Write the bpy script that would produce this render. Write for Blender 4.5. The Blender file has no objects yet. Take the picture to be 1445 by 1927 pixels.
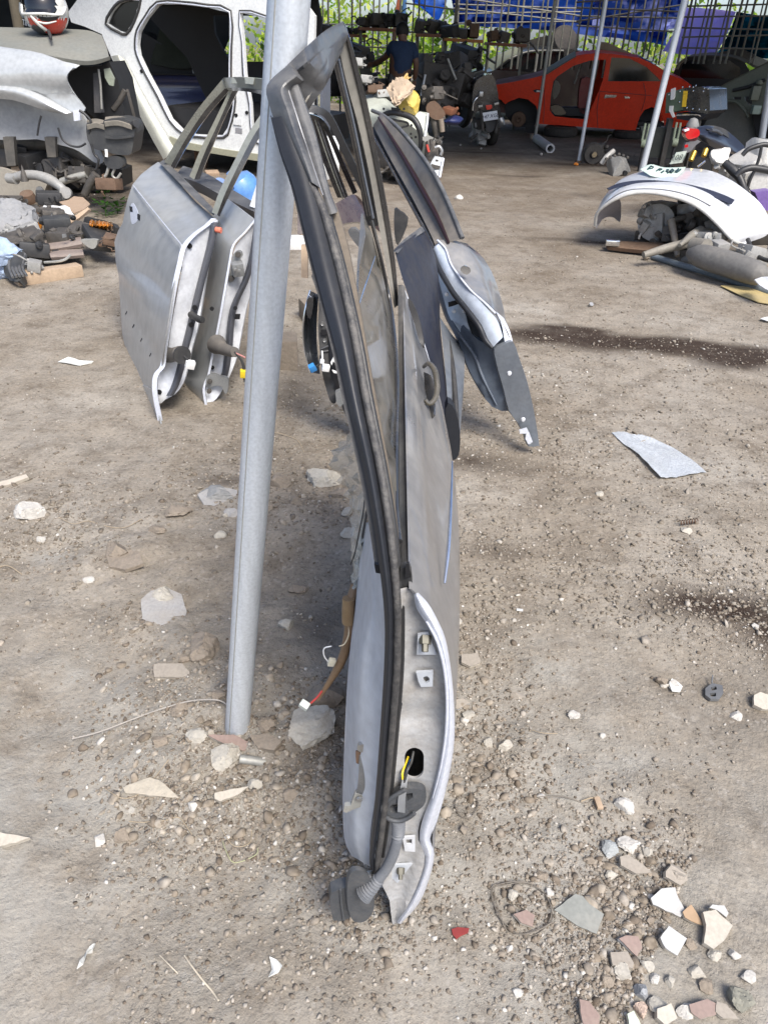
import bpy,math,random
import numpy as np
from mathutils import Vector,Matrix
from mathutils.geometry import delaunay_2d_cdt
random.seed(7)
RNG=np.random.default_rng(11)
SC=bpy.context.scene
COL=SC.collection
PW,PH,FOC=1445.0,1927.0,1400.0
CAMZ=1.30
PITCH=math.atan((PH/2-70.0)/FOC)
ROLL=math.radians(2.0)
_f=Vector((0,math.cos(PITCH),-math.sin(PITCH)))
_u0=Vector((0,math.sin(PITCH),math.cos(PITCH)))
_r0=Vector((1,0,0))
_r=_r0*math.cos(ROLL)+_u0*math.sin(ROLL)
_u=_u0*math.cos(ROLL)-_r0*math.sin(ROLL)
CAM=Vector((0,0,CAMZ))
cd=bpy.data.cameras.new('camera')
cd.sensor_fit='VERTICAL'
cd.sensor_height=36.0
cd.lens=FOC/PH*36.0
cd.clip_start=0.02
cd.clip_end=500
cam=bpy.data.objects.new('camera',cd)
COL.objects.link(cam)
m=Matrix(((_r.x,_u.x,-_f.x,0),(_r.y,_u.y,-_f.y,0),(_r.z,_u.z,-_f.z,CAMZ),(0,0,0,1)))
cam.matrix_world=m
SC.camera=cam
SUN_EL,SUN_AZ=math.radians(52),math.radians(152)
SKY_STRENGTH=0.09
SUN_STRENGTH=1.5
SUN_ANGLE=math.radians(24)
EXPOSURE=1.62
world=bpy.data.worlds.new('World')
SC.world=world
world.use_nodes=True
wn=world.node_tree
wn.nodes.clear()
wo=wn.nodes.new('ShaderNodeOutputWorld')
wb=wn.nodes.new('ShaderNodeBackground')
ws=wn.nodes.new('ShaderNodeTexSky')
ws.sky_type='NISHITA'
ws.sun_disc=False
ws.sun_elevation=SUN_EL
ws.sun_rotation=SUN_AZ
ws.air_density=0.7
ws.dust_density=2.2
ws.ozone_density=0.6
wb.inputs['Strength'].default_value=SKY_STRENGTH
wn.links.new(ws.outputs[0],wb.inputs[0])
wn.links.new(wb.outputs[0],wo.inputs[0])
sd=bpy.data.lights.new('sun','SUN')
sd.energy=SUN_STRENGTH
sd.angle=SUN_ANGLE
sd.color=(1.0,0.96,0.90)
so=bpy.data.objects.new('sun',sd)
COL.objects.link(so)
sdir=Vector((math.sin(SUN_AZ)*math.cos(SUN_EL),math.cos(SUN_AZ)*math.cos(SUN_EL),math.sin(SUN_EL)))
so.rotation_euler=sdir.to_track_quat('Z','Y').to_euler()
so.location=(0,-5,12)
SC.view_settings.view_transform='Standard'
SC.view_settings.look='None'
SC.view_settings.gamma=1
SC.view_settings.use_curve_mapping=False
SC.view_settings.exposure=EXPOSURE
SC.render.engine='CYCLES'
SC.cycles.max_bounces=6
SC.cycles.diffuse_bounces=3
SC.cycles.glossy_bounces=3
SC.cycles.transmission_bounces=4
SC.cycles.transparent_max_bounces=8
SC.cycles.caustics_reflective=False
SC.cycles.caustics_refractive=False
SC.cycles.use_denoising=True
SC.cycles.sample_clamp_indirect=6
def ray(px,py):
 return _f+_r*((px-PW/2)/FOC)+_u*(-(py-PH/2)/FOC)
def at(px,py,Y):
 d=ray(px,py)
 return CAM+d*(Y/d.y)
def gnd(px,py,z=0.0):
 d=ray(px,py)
 return CAM+d*((z-CAMZ)/d.z)
def plane(p0,p1):
 """upright plane through two ground points: returns f(px, py) -> point on it"""
 p0,p1=Vector(p0),Vector(p1)
 n=Vector((p1.y-p0.y,-(p1.x-p0.x),0)).normalized()
 def hit(px,py,*_):
  d=ray(px,py)
  return CAM+d*((p0-CAM).dot(n)/d.dot(n))
 hit.n=n if n.y>0 else-n
 hit.u=(p1-p0).normalized()
 return hit
def depth_plane(Y):
 f=lambda px,py,*_:at(px,py,Y)
 f.n=Vector((0,1,0))
 return f
_perm=RNG.integers(0,1<<16,size=(256,256))/65535.0
def vnoise(x,y):
 xi=np.floor(x).astype(int);yi=np.floor(y).astype(int)
 fx=x-xi;fy=y-yi
 fx=fx*fx*(3-2*fx);fy=fy*fy*(3-2*fy)
 a=_perm[xi&255,yi&255];b=_perm[(xi+1)&255,yi&255]
 c=_perm[xi&255,(yi+1)&255];d=_perm[(xi+1)&255,(yi+1)&255]
 return(a*(1-fx)+b*fx)*(1-fy)+(c*(1-fx)+d*fx)*fy
def fbm(x,y,o=4):
 s=0;a=0.5
 for k in range(o):
  s=s+a*(vnoise(x*2**k+17.3*k,y*2**k+5.1*k)-0.5)
  a*=0.5
 return s
def ground_h(x,y):
 x=np.asarray(x,float);y=np.asarray(y,float)
 near=np.clip((9-y)/6,0,1)
 h=0.05*fbm(x*0.9,y*0.9,3)+0.030*fbm(x*4+9,y*4,3)*(0.4+0.6*near)
 h=h+0.0075*fbm(x*17,y*17,3)*near
 d=np.hypot(x+0.28,y-1.22)
 h=h+0.030*np.exp(-(d/0.22)**2)*0.6-0.02*np.exp(-((d-0.4)/0.13)**2)
 for cx,cy,r_,a_ in((-.33,1.05,.30,1),(-.12,1.02,.22,1),(-.30,1.75,.45,.9),(-.9,1.7,.5,.6),(.28,.98,.22,.45),(.62,.88,.32,.5)):
  k=np.exp(-((x-cx)**2+(y-cy)**2)/r_**2)*a_
  h=h+k*(0.045*fbm(x*9+3,y*9,3)+0.022*fbm(x*31,y*31+7,2))
 return h*0.8
def gz(x,y):
 return float(ground_h(np.array([x]),np.array([y]))[0])
def on_ground(px,py,lift=0.0):
 p=gnd(px,py)
 for _ in range(3):
  p=gnd(px,py,gz(p.x,p.y))
 p.z+=lift
 return p
MATS={}
def mat(name,col,rough=0.6,metal=0.0,dust=0.0,dcol=(0.30,0.26,0.205),dscale=6.0,bump=0.0,bscale=40.0,var=0.12,spec=0.5,coat=0.0,trans=0.0,alpha=1.0,rusty=0.0,stretch=None,dup=0.5):
 """procedural paint / metal / plastic with uneven tone, dust (more on upward faces) and fine relief"""
 if name in MATS:return MATS[name]
 M=bpy.data.materials.new(name);M.use_nodes=True
 nt=M.node_tree;N=nt.nodes;L=nt.links
 b=N['Principled BSDF']
 tc=N.new('ShaderNodeTexCoord')
 n1=N.new('ShaderNodeTexNoise');n1.inputs['Scale'].default_value=dscale;n1.inputs['Detail'].default_value=6
 n1.inputs['Roughness'].default_value=0.72
 if stretch:
  mp_=N.new('ShaderNodeMapping');mp_.inputs['Scale'].default_value=stretch
 if stretch:L.new(tc.outputs['Object'],mp_.inputs['Vector'])
 vec=mp_.outputs[0]if stretch else tc.outputs['Object']
 L.new(vec,n1.inputs['Vector'])
 c0=N.new('ShaderNodeMix');c0.data_type='RGBA'
 lo=tuple(max(0,c*(1-var))for c in col)+(1,);hi=tuple(min(1,c*(1+var))for c in col)+(1,)
 c0.inputs[6].default_value=lo;c0.inputs[7].default_value=hi
 n0=N.new('ShaderNodeTexNoise');n0.inputs['Scale'].default_value=dscale*2.3;n0.inputs['Detail'].default_value=5
 L.new(vec,n0.inputs['Vector'])
 L.new(n0.outputs['Fac'],c0.inputs[0])
 cout=c0.outputs[2]
 if dust>0:
  r=N.new('ShaderNodeMapRange');r.inputs[1].default_value=0.62-dust*0.45;r.inputs[2].default_value=0.78-dust*0.2
  r.inputs[3].default_value=dust*0.25;r.inputs[4].default_value=min(1,dust*1.1)
  L.new(n1.outputs['Fac'],r.inputs[0])
  g=N.new('ShaderNodeNewGeometry');sx=N.new('ShaderNodeSeparateXYZ')
  L.new(g.outputs['Normal'],sx.inputs[0])
  r2=N.new('ShaderNodeMapRange');r2.inputs[1].default_value=-0.2;r2.inputs[2].default_value=0.8
  r2.inputs[3].default_value=1-dup;r2.inputs[4].default_value=1.0
  L.new(sx.outputs[2],r2.inputs[0])
  mu=N.new('ShaderNodeMath');mu.operation='MULTIPLY'
  L.new(r.outputs[0],mu.inputs[0]);L.new(r2.outputs[0],mu.inputs[1])
  c1=N.new('ShaderNodeMix');c1.data_type='RGBA'
  c1.inputs[7].default_value=tuple(dcol)+(1,)
  L.new(cout,c1.inputs[6]);L.new(mu.outputs[0],c1.inputs[0])
  cout=c1.outputs[2]
  rr=N.new('ShaderNodeMapRange');rr.inputs[3].default_value=rough;rr.inputs[4].default_value=0.92
  L.new(mu.outputs[0],rr.inputs[0]);L.new(rr.outputs[0],b.inputs['Roughness'])
  if metal>0:
   rm=N.new('ShaderNodeMapRange');rm.inputs[3].default_value=metal;rm.inputs[4].default_value=0.0
   L.new(mu.outputs[0],rm.inputs[0]);L.new(rm.outputs[0],b.inputs['Metallic'])
  if coat>0:
   rc=N.new('ShaderNodeMapRange');rc.inputs[3].default_value=coat;rc.inputs[4].default_value=0.0
   L.new(mu.outputs[0],rc.inputs[0]);L.new(rc.outputs[0],b.inputs['Coat Weight'])
 else:
  rr=N.new('ShaderNodeMapRange');rr.inputs[3].default_value=max(0.03,rough-0.1);rr.inputs[4].default_value=min(1,rough+0.1)
  L.new(n1.outputs['Fac'],rr.inputs[0]);L.new(rr.outputs[0],b.inputs['Roughness'])
  b.inputs['Metallic'].default_value=metal
  b.inputs['Coat Weight'].default_value=coat
 b.inputs['Coat Roughness'].default_value=0.08
 n5=N.new('ShaderNodeTexNoise');n5.inputs['Scale'].default_value=dscale*9;n5.inputs['Detail'].default_value=4
 L.new(tc.outputs['Object'],n5.inputs['Vector'])
 r5=N.new('ShaderNodeMapRange');r5.inputs[1].default_value=.33;r5.inputs[2].default_value=.62;r5.inputs[3].default_value=.90;r5.inputs[4].default_value=1.04
 L.new(n5.outputs['Fac'],r5.inputs[0])
 m5=N.new('ShaderNodeVectorMath');m5.operation='SCALE';L.new(cout,m5.inputs[0]);L.new(r5.outputs[0],m5.inputs['Scale']);cout=m5.outputs[0]
 if rusty>0:
  n6=N.new('ShaderNodeTexNoise');n6.inputs['Scale'].default_value=dscale*3.1;n6.inputs['Detail'].default_value=8;n6.inputs['Roughness'].default_value=.75
  L.new(tc.outputs['Object'],n6.inputs['Vector'])
  r6=N.new('ShaderNodeMapRange');r6.inputs[1].default_value=.74-rusty*.2;r6.inputs[2].default_value=.80-rusty*.2;r6.inputs[4].default_value=.8
  L.new(n6.outputs['Fac'],r6.inputs[0])
  c6=N.new('ShaderNodeMix');c6.data_type='RGBA';c6.inputs[7].default_value=(.10,.055,.03,1)
  L.new(cout,c6.inputs[6]);L.new(r6.outputs[0],c6.inputs[0]);cout=c6.outputs[2]
 L.new(cout,b.inputs['Base Color'])
 b.inputs['Specular IOR Level'].default_value=spec
 b.inputs['Transmission Weight'].default_value=trans
 b.inputs['Alpha'].default_value=alpha
 if bump>0:
  nb=N.new('ShaderNodeTexNoise');nb.inputs['Scale'].default_value=bscale;nb.inputs['Detail'].default_value=5
  L.new(tc.outputs['Object'],nb.inputs['Vector'])
  bp=N.new('ShaderNodeBump');bp.inputs['Strength'].default_value=bump;bp.inputs['Distance'].default_value=0.01
  L.new(nb.outputs['Fac'],bp.inputs['Height']);L.new(bp.outputs[0],b.inputs['Normal'])
 MATS[name]=M
 return M
ORG={}
def thing(name,label,cat,loc=(0,0,0),group=None):
 o=bpy.data.objects.new(name,None)
 o.empty_display_size=0.05
 o.location=loc
 COL.objects.link(o)
 o['label']=label;o['category']=cat;o['kind']='thing'
 if group:o['group']=group
 ORG[o.name]=Vector(loc)
 return o
def tag(o,label,cat,group=None):
 o['label']=label;o['category']=cat;o['kind']='thing'
 if group:o['group']=group
 return o
def mk(name,verts,faces,material,parent=None,smooth=True,angle=35,origin=None):
 """one mesh object from world-space vertices"""
 V=np.array([tuple(v)for v in verts],float)
 if parent is not None:
  org=ORG[parent.name];loc=Vector((0,0,0))
 else:
  org=Vector(origin)if origin is not None else Vector((V[:,0].mean(),V[:,1].mean(),V[:,2].min()))
  loc=org
 V=V-np.array(org)
 me=bpy.data.meshes.new(name)
 me.from_pydata(V.tolist(),[],[tuple(f)for f in faces])
 me.validate();me.update()
 if material is not None:me.materials.append(material)
 if smooth:
  me.shade_smooth()
  me.set_sharp_from_angle(angle=math.radians(angle))
 o=bpy.data.objects.new(name,me)
 o.location=loc
 COL.objects.link(o)
 if parent is not None:o.parent=parent
 ORG[o.name]=org
 return o
def structure(o):
 o['kind']='structure';return o
def stuff(o,label=None,cat=None):
 o['kind']='stuff'
 if label:o['label']=label
 if cat:o['category']=cat
 return o
def fix_normals(V,F):
 return V,F
def thicken(V,F,vec):
 """closed slab: front surface V,F and a copy shifted by vec (a Vector or per-vertex list), boundary walled"""
 n=len(V)
 vv=vec if isinstance(vec,list)else[vec]*n
 V2=[Vector(v)+Vector(d)for v,d in zip(V,vv)]
 cnt={}
 for f in F:
  for i in range(len(f)):
   a,b=f[i],f[(i+1)%len(f)]
   k=(min(a,b),max(a,b))
   cnt.setdefault(k,[]).append((a,b))
 out=[tuple(f)for f in F]+[tuple(i+n for i in reversed(f))for f in F]
 for k,e in cnt.items():
  if len(e)==1:
   a,b=e[0]
   out.append((b,a,a+n,b+n))
 return list(V)+V2,out
def orient(V,F,ref=None):
 """flip so that faces look at the camera"""
 s=0.0
 for f in F[:400]:
  a,b,c=Vector(V[f[0]]),Vector(V[f[1]]),Vector(V[f[2]])
  n=(b-a).cross(c-a)
  s+=n.dot((ref or CAM)-a)
 return[tuple(reversed(f))for f in F]if s<0 else F
def smooth_path(P,k):
 """Catmull-Rom through tuples"""
 if k<=1:return[tuple(p)for p in P]
 P=[np.array(p,float)for p in P]
 out=[]
 for i in range(len(P)-1):
  p0=P[i-1]if i>0 else 2*P[i]-P[i+1]
  p1,p2=P[i],P[i+1]
  p3=P[i+2]if i+2<len(P)else 2*P[i+1]-P[i]
  for j in range(k):
   t=j/k
   out.append(0.5*((2*p1)+(-p0+p2)*t+(2*p0-5*p1+4*p2-p3)*t*t+(-p0+3*p1-3*p2+p3)*t**3))
 out.append(P[-1])
 return[tuple(p)for p in out]
def smooth_loop(P,k):
 n=len(P);Q=[P[-1]]+list(P)+[P[0],P[1]]
 s=smooth_path(Q,k)
 return s[k:k+n*k]
def idw(outline):
 """depth field for an outline of (px, py, Y): plane fit in 1/Y plus the residual spread from the corners"""
 A=np.array([(p[0],p[1],1.0)for p in outline]);b=np.array([1.0/p[2]for p in outline])
 c,*_=np.linalg.lstsq(A,b,rcond=None)
 res=b-A@c
 def f(px,py,*_):
  d=(A[:,0]-px)**2+(A[:,1]-py)**2
  if d.min()<1e-6:
   r=res[d.argmin()]
  else:
   w=1.0/d**1.5
   r=float((w*res).sum()/w.sum())
  return at(px,py,1.0/max(1e-3,(c[0]*px+c[1]*py+c[2]+r)))
 f.n=None
 return f
def quad(outline):
 """smooth curved depth field through an outline of (px, py, Y)"""
 A=np.array([(p[0],p[1])for p in outline],float);m0=A.mean(0);s0=A.std(0)+1e-6
 q=(A-m0)/s0
 B=np.stack([np.ones(len(q)),q[:,0],q[:,1],q[:,0]**2,q[:,0]*q[:,1],q[:,1]**2],-1)
 c,*_=np.linalg.lstsq(B,np.array([1.0/p[2]for p in outline]),rcond=None)
 def f(px,py,*_):
  x,y=(px-m0[0])/s0[0],(py-m0[1])/s0[1]
  return at(px,py,1.0/float(c@np.array([1,x,y,x*x,x*y,y*y])))
 return f
def patch(name,outline,material,parent=None,surf=None,thick=0.012,holes=(),grid=0,k=1,back=None,relief=None,smooth=True,angle=35,jag=0):
 """a sheet with a given outline (photograph pixels), standing where surf puts it, with real thickness"""
 if surf is None:surf=idw(outline)
 pts=[tuple(p[:2])for p in(smooth_loop(outline,k)if k>1 else outline)]
 if jag:
  pts=[(x+random.uniform(-jag,jag),y+random.uniform(-jag,jag))for x,y in pts]
 verts=[Vector(p)for p in pts]
 n=len(verts)
 loops=[list(range(n))]
 for h in holes:
  i0=len(verts)
  verts+=[Vector(q[:2])for q in h]
  loops.append(list(range(i0,len(verts))))
 if grid:
  xs=[p[0]for p in pts];ys=[p[1]for p in pts]
  P=np.array(pts)
  for gx in np.arange(min(xs)+grid*.5,max(xs),grid):
   for gy in np.arange(min(ys)+grid*.5,max(ys),grid):
    inside=False;j=n-1
    for i in range(n):
     if (P[i,1]>gy)!=(P[j,1]>gy)and gx<(P[j,0]-P[i,0])*(gy-P[i,1])/(P[j,1]-P[i,1])+P[i,0]:
      inside=not inside
     j=i
    if inside and((P[:,0]-gx)**2+(P[:,1]-gy)**2).min()>(grid*.4)**2:
     verts.append(Vector((gx,gy)))
 if holes:
  def pin(poly,x,y):
   ins=False;j=len(poly)-1
   for i in range(len(poly)):
    if (poly[i][1]>y)!=(poly[j][1]>y)and x<(poly[j][0]-poly[i][0])*(y-poly[i][1])/(poly[j][1]-poly[i][1])+poly[i][0]:
     ins=not ins
    j=i
   return ins
  edges=[(l[i],l[(i+1)%len(l)])for l in loops for i in range(len(l))]
  verts=[v for i,v in enumerate(verts)if i<sum(len(l)for l in loops)or not any(pin(h,v.x,v.y)for h in holes)]
  r=delaunay_2d_cdt(verts,edges,[],0,1e-4)
  V2=r[0];F=[]
  for f in r[2]:
   cx=sum(V2[i].x for i in f)/len(f);cy=sum(V2[i].y for i in f)/len(f)
   if pin(pts,cx,cy)and not any(pin(h,cx,cy)for h in holes):F.append(tuple(f))
  used=sorted({i for f in F for i in f});mp={o_:i for i,o_ in enumerate(used)}
  V2=[V2[i]for i in used];F=[tuple(mp[i]for i in f)for f in F]
 else:
  r=delaunay_2d_cdt(verts,[],loops,1,1e-4)
  V2,F=r[0],[tuple(f)for f in r[2]]
 V=[]
 for p in V2:
  q=surf(p.x,p.y)
  if relief:
   q=q+ray(p.x,p.y).normalized()*relief(p.x,p.y)
  V.append(q)
 F=orient(V,F)
 if thick:
  if back is None:
   nn=Vector((0,0,0))
   for f in F:
    nn+=(V[f[1]]-V[f[0]]).cross(V[f[2]]-V[f[0]])
   back=-nn.normalized()
  V,F=thicken(V,F,Vector(back)*thick)
 return mk(name,V,F,material,parent,smooth,angle)
def sheet(name,rows,material,parent=None,ku=4,kv=4,thick=0.006,back=None,bulge=0.0,closed=False,smooth=True,world=False,angle=40,noise=0.0):
 """smooth sheet through rows of (px, py, Y) (or world points), given real thickness"""
 R=[smooth_path(r,ku)for r in rows]
 cols=list(zip(*R))
 C=[smooth_path(c,kv)for c in cols]
 nu,nv=len(C),len(C[0])
 V=[]
 for i in range(nu):
  for j in range(nv):
   q=C[i][j]
   p=Vector(q)if world else at(*q)
   V.append(p)
 F=[]
 for i in range(nu-1):
  for j in range(nv-1):
   F.append((i*nv+j,(i+1)*nv+j,(i+1)*nv+j+1,i*nv+j+1))
 F=orient(V,F)
 if bulge or noise:
  nrm=[Vector((0,0,0))for _ in V]
  for f in F:
   n=(V[f[1]]-V[f[0]]).cross(V[f[2]]-V[f[0]])
   for i in f:nrm[i]+=n
  for i in range(nu):
   t=i/(nu-1)
   for j in range(nv):
    d=bulge*4*t*(1-t)
    if noise:d+=noise*(random.random()-.5)
    V[i*nv+j]=V[i*nv+j]+nrm[i*nv+j].normalized()*d
 if thick:
  if back is None:
   nrm=[Vector((0,0,0))for _ in V]
   for f in F:
    n=(V[f[1]]-V[f[0]]).cross(V[f[2]]-V[f[0]])
    for i in f:nrm[i]+=n
   vec=[-n.normalized()*thick for n in nrm]
  else:
   vec=Vector(back).normalized()*thick
  V,F=thicken(V,F,vec)
 return mk(name,V,F,material,parent,smooth,angle)
def tube_geo(P,r,seg=10,k=1,cap=True,loop=False):
 P=[Vector(p)for p in P]
 rr=list(r)if hasattr(r,'__len__')else[r]*len(P)
 if k>1:
  if loop:
   Q=smooth_loop([tuple(p)+(q,)for p,q in zip(P,rr)],k)
  else:
   Q=smooth_path([tuple(p)+(q,)for p,q in zip(P,rr)],k)
  P=[Vector(q[:3])for q in Q];rr=[q[3]for q in Q]
 n=len(P);V=[];F=[]
 up=None
 for i in range(n):
  if loop:t=(P[(i+1)%n]-P[i-1])
  else:t=(P[min(i+1,n-1)]-P[max(i-1,0)])
  t=t.normalized()if t.length>1e-9 else Vector((0,0,1))
  if up is None:
   a=Vector((0,0,1))if abs(t.z)<0.9 else Vector((1,0,0))
   up=(a-t*a.dot(t)).normalized()
  else:
   up=up-t*up.dot(t)
   up=up.normalized()if up.length>1e-6 else Vector((1,0,0))
  s=t.cross(up)
  for j in range(seg):
   a=2*math.pi*j/seg
   V.append(P[i]+(up*math.cos(a)+s*math.sin(a))*rr[i])
 m=n if loop else n-1
 for i in range(m):
  for j in range(seg):
   a=i*seg+j;b=i*seg+(j+1)%seg
   c=((i+1)%n)*seg+(j+1)%seg;d=((i+1)%n)*seg+j
   F.append((a,b,c,d))
 if cap and not loop:
  F.append(tuple(reversed(range(seg))))
  F.append(tuple(range((n-1)*seg,n*seg)))
 return V,F
def tube(name,P,r,material,parent=None,seg=10,k=1,cap=True,loop=False,angle=50):
 V,F=tube_geo(P,r,seg,k,cap,loop)
 return mk(name,V,F,material,parent,True,angle)
def ptube(name,P,r,material,parent=None,seg=10,k=1,**kw):
 """tube through (px, py, Y)"""
 return tube(name,[at(*p)for p in P],r,material,parent,seg,k,**kw)
def box_geo(c,sx,sy,sz,ax=None,bev=0.0):
 """box centred at c with half sizes along axes ax"""
 c=Vector(c)
 ax=ax or(Vector((1,0,0)),Vector((0,1,0)),Vector((0,0,1)))
 if bev<=0:
  V=[c+ax[0]*(sx*i)+ax[1]*(sy*j)+ax[2]*(sz*k)for i in(-1,1)for j in(-1,1)for k in(-1,1)]
  F=[(0,1,3,2),(4,6,7,5),(0,4,5,1),(2,3,7,6),(0,2,6,4),(1,5,7,3)]
  return V,F
 import bmesh
 bm=bmesh.new()
 bmesh.ops.create_cube(bm,size=2)
 for v in bm.verts:
  v.co=Vector((v.co.x*sx,v.co.y*sy,v.co.z*sz))
 bmesh.ops.bevel(bm,geom=list(bm.edges),offset=min(bev,sx*.9,sy*.9,sz*.9),segments=2,affect='EDGES',profile=0.6)
 V=[c+ax[0]*v.co.x+ax[1]*v.co.y+ax[2]*v.co.z for v in bm.verts]
 bm.verts.index_update()
 F=[tuple(v.index for v in f.verts)for f in bm.faces]
 bm.free()
 return V,F
def axes(yaw=0.0,pitch=0.0,roll=0.0):
 R=Matrix.Rotation(yaw,3,'Z')@Matrix.Rotation(pitch,3,'X')@Matrix.Rotation(roll,3,'Y')
 return(R.col[0].copy(),R.col[1].copy(),R.col[2].copy())
def box(name,c,sx,sy,sz,material,parent=None,ax=None,bev=0.004):
 V,F=box_geo(c,sx,sy,sz,ax,bev)
 return mk(name,V,F,material,parent,True,35)
def join_geo(parts):
 V=[];F=[]
 for v,f in parts:
  n=len(V);V+=list(v);F+=[tuple(i+n for i in q)for q in f]
 return V,F
def lathe_geo(c,prof,axis=Vector((0,0,1)),seg=20):
 """prof: list of (radius, along)"""
 axis=Vector(axis).normalized()
 a=Vector((1,0,0))if abs(axis.x)<.8 else Vector((0,1,0))
 u=(a-axis*a.dot(axis)).normalized();w=axis.cross(u)
 V=[];F=[]
 for r,h in prof:
  for j in range(seg):
   t=2*math.pi*j/seg
   V.append(Vector(c)+axis*h+(u*math.cos(t)+w*math.sin(t))*r)
 for i in range(len(prof)-1):
  for j in range(seg):
   F.append((i*seg+j,i*seg+(j+1)%seg,(i+1)*seg+(j+1)%seg,(i+1)*seg+j))
 F.append(tuple(reversed(range(seg))));F.append(tuple(range((len(prof)-1)*seg,len(prof)*seg)))
 return V,F
def lathe(name,c,prof,material,parent=None,axis=(0,0,1),seg=20):
 V,F=lathe_geo(c,prof,Vector(axis),seg)
 return mk(name,V,F,material,parent,True,35)
import bmesh
def ico(sub):
 bm=bmesh.new()
 bmesh.ops.create_icosphere(bm,subdivisions=sub,radius=1)
 V=np.array([tuple(v.co)for v in bm.verts]);bm.verts.index_update()
 F=[tuple(v.index for v in f.verts)for f in bm.faces]
 bm.free();return V,F
ICO={s:ico(s)for s in(1,2,3,4)}
def stone_geo(c,size,seed,sub=3,cuts=9,yaw=None,rough=0.05):
 """broken stone: a ball cut by random planes, roughened"""
 g=np.random.default_rng(seed)
 V,F=ICO[sub];V=V.copy()
 for _ in range(cuts):
  n=g.normal(size=3);n/=np.linalg.norm(n);d=g.uniform(0.5,0.85)
  s=V@n
  V=V-np.outer(np.clip(s-d,0,None),n)
 V=V*(1+rough*g.normal(size=(len(V),1)))
 V=V*np.array(size)
 a=g.uniform(0,6.28)if yaw is None else yaw
 R=np.array([[math.cos(a),-math.sin(a),0],[math.sin(a),math.cos(a),0],[0,0,1]])
 V=V@R.T+np.array(c)
 return[Vector(v)for v in V],F
def blob(name,c,size,seed,material,parent=None,sub=3,cuts=9,rough=0.04,angle=30,yaw=None):
 V,F=stone_geo(c,size,seed,sub,cuts,yaw,rough)
 return mk(name,V,F,material,parent,True,angle)
def text_mesh(name,body,material,parent,o,ux,uy,height,lift=0.0015,ext=0.0006,bold=0.0):
 """flat lettering: o is the centre, ux/uy unit vectors along and up the line"""
 cu=bpy.data.curves.new(name+'_c','FONT')
 cu.body=body;cu.size=1;cu.align_x='CENTER';cu.align_y='CENTER';cu.extrude=0;cu.offset=bold;cu.resolution_u=2
 tmp=bpy.data.objects.new('tmp',cu)
 COL.objects.link(tmp)
 bpy.context.view_layer.update()
 me=tmp.to_mesh()
 ux,uy=Vector(ux).normalized(),Vector(uy).normalized()
 nz=ux.cross(uy).normalized()
 V=[Vector(o)+ux*(v.co.x*height)+uy*(v.co.y*height)+nz*lift for v in me.vertices]
 F=[tuple(p.vertices)for p in me.polygons]
 tmp.to_mesh_clear()
 bpy.data.objects.remove(tmp);bpy.data.curves.remove(cu)
 return mk(name,V,F,material,parent,False)
def machine_geo(c,size,seed,n=9):
 """greasy machine: a casting with bosses, fins, pulleys and pipes"""
 g=random.Random(seed)
 c=Vector(c);sx,sy,sz=size
 parts=[box_geo(c,sx*.62,sy*.6,sz*.62,axes(g.uniform(0,3),g.uniform(-.25,.25),g.uniform(-.25,.25)),min(size)*.14)]
 for k in range(n):
  p=c+Vector((g.uniform(-.8,.8)*sx,g.uniform(-.8,.5)*sy,g.uniform(-.75,.75)*sz))
  q=g.random();s=min(sx,sz)
  a=axes(g.uniform(0,3),g.uniform(-.6,.6),g.uniform(-.6,.6))
  if q<.38:parts.append(box_geo(p,s*g.uniform(.15,.4),s*g.uniform(.1,.3),s*g.uniform(.1,.3),a,s*.05))
  elif q<.70:
   r=s*g.uniform(.14,.38);w=s*g.uniform(.06,.25)
   parts.append(lathe_geo(p,[(.0001,-w),(r*.35,-w),(r*.4,-w*.6),(r*.85,-w*.6),(r,-w*.4),(r,w),(.0001,w)],a[1],14))
  else:
   pts=[p]
   for _ in range(3):pts.append(pts[-1]+Vector((g.uniform(-.5,.5)*sx,g.uniform(-.4,.3)*sy,g.uniform(-.5,.4)*sz)))
   parts.append(tube_geo(pts,s*g.uniform(.04,.10),7,3))
 return join_geo(parts)
def machine(name,c,size,seed,material,label=None,cat=None,group=None,parent=None,n=9):
 V,F=machine_geo(c,size,seed,n)
 o=mk(name,V,F,material,parent,True,35)
 if label:tag(o,label,cat,group)
 return o
galv=mat('galvanised',(0.60,0.64,0.68),0.38,0.4,dust=0.3,dcol=(0.36,0.36,0.35),dscale=22,bump=0.05,bscale=60,var=0.3,rusty=.12,stretch=(1,1,.06),dup=.1)
galv_dim=mat('galvanised_old',(0.36,0.36,0.33),0.5,0.4,dust=0.4,dscale=12,var=0.2)
silver=mat('silver_paint',(0.56,0.57,0.58),0.32,0.35,rusty=.3,dust=0.35,dcol=(0.36,0.34,0.30),dscale=5,coat=0.5)
silver_clean=mat('silver_paint_inner',(0.66,0.68,0.71),0.42,0.2,rusty=.12,dust=0.22,dcol=(0.40,0.37,0.32),dscale=7,var=0.06)
inner_grey=mat('inner_door_paint',(0.50,0.535,0.58),0.40,0.15,dust=0.36,dcol=(0.30,0.265,0.215),dscale=5,var=0.08,bump=0.02,bscale=60,rusty=.22,dup=.2)
hem_white=mat('hem_paint',(0.68,0.71,0.78),0.3,0.2,dust=0.12,dcol=(0.42,0.40,0.36),dscale=14,var=0.04,coat=0.3)
dusty_dark=mat('dusty_dark_paint',(0.15,0.16,0.18),0.16,0.2,dust=0.62,dcol=(0.30,0.28,0.245),dscale=5.5,coat=1.0,dup=0.2)
dusty_glass=mat('dusty_glass',(0.03,0.032,0.03),0.07,0.0,dust=0.55,dcol=(0.30,0.275,0.23),dscale=7,coat=1.0,dup=0.2)
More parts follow.
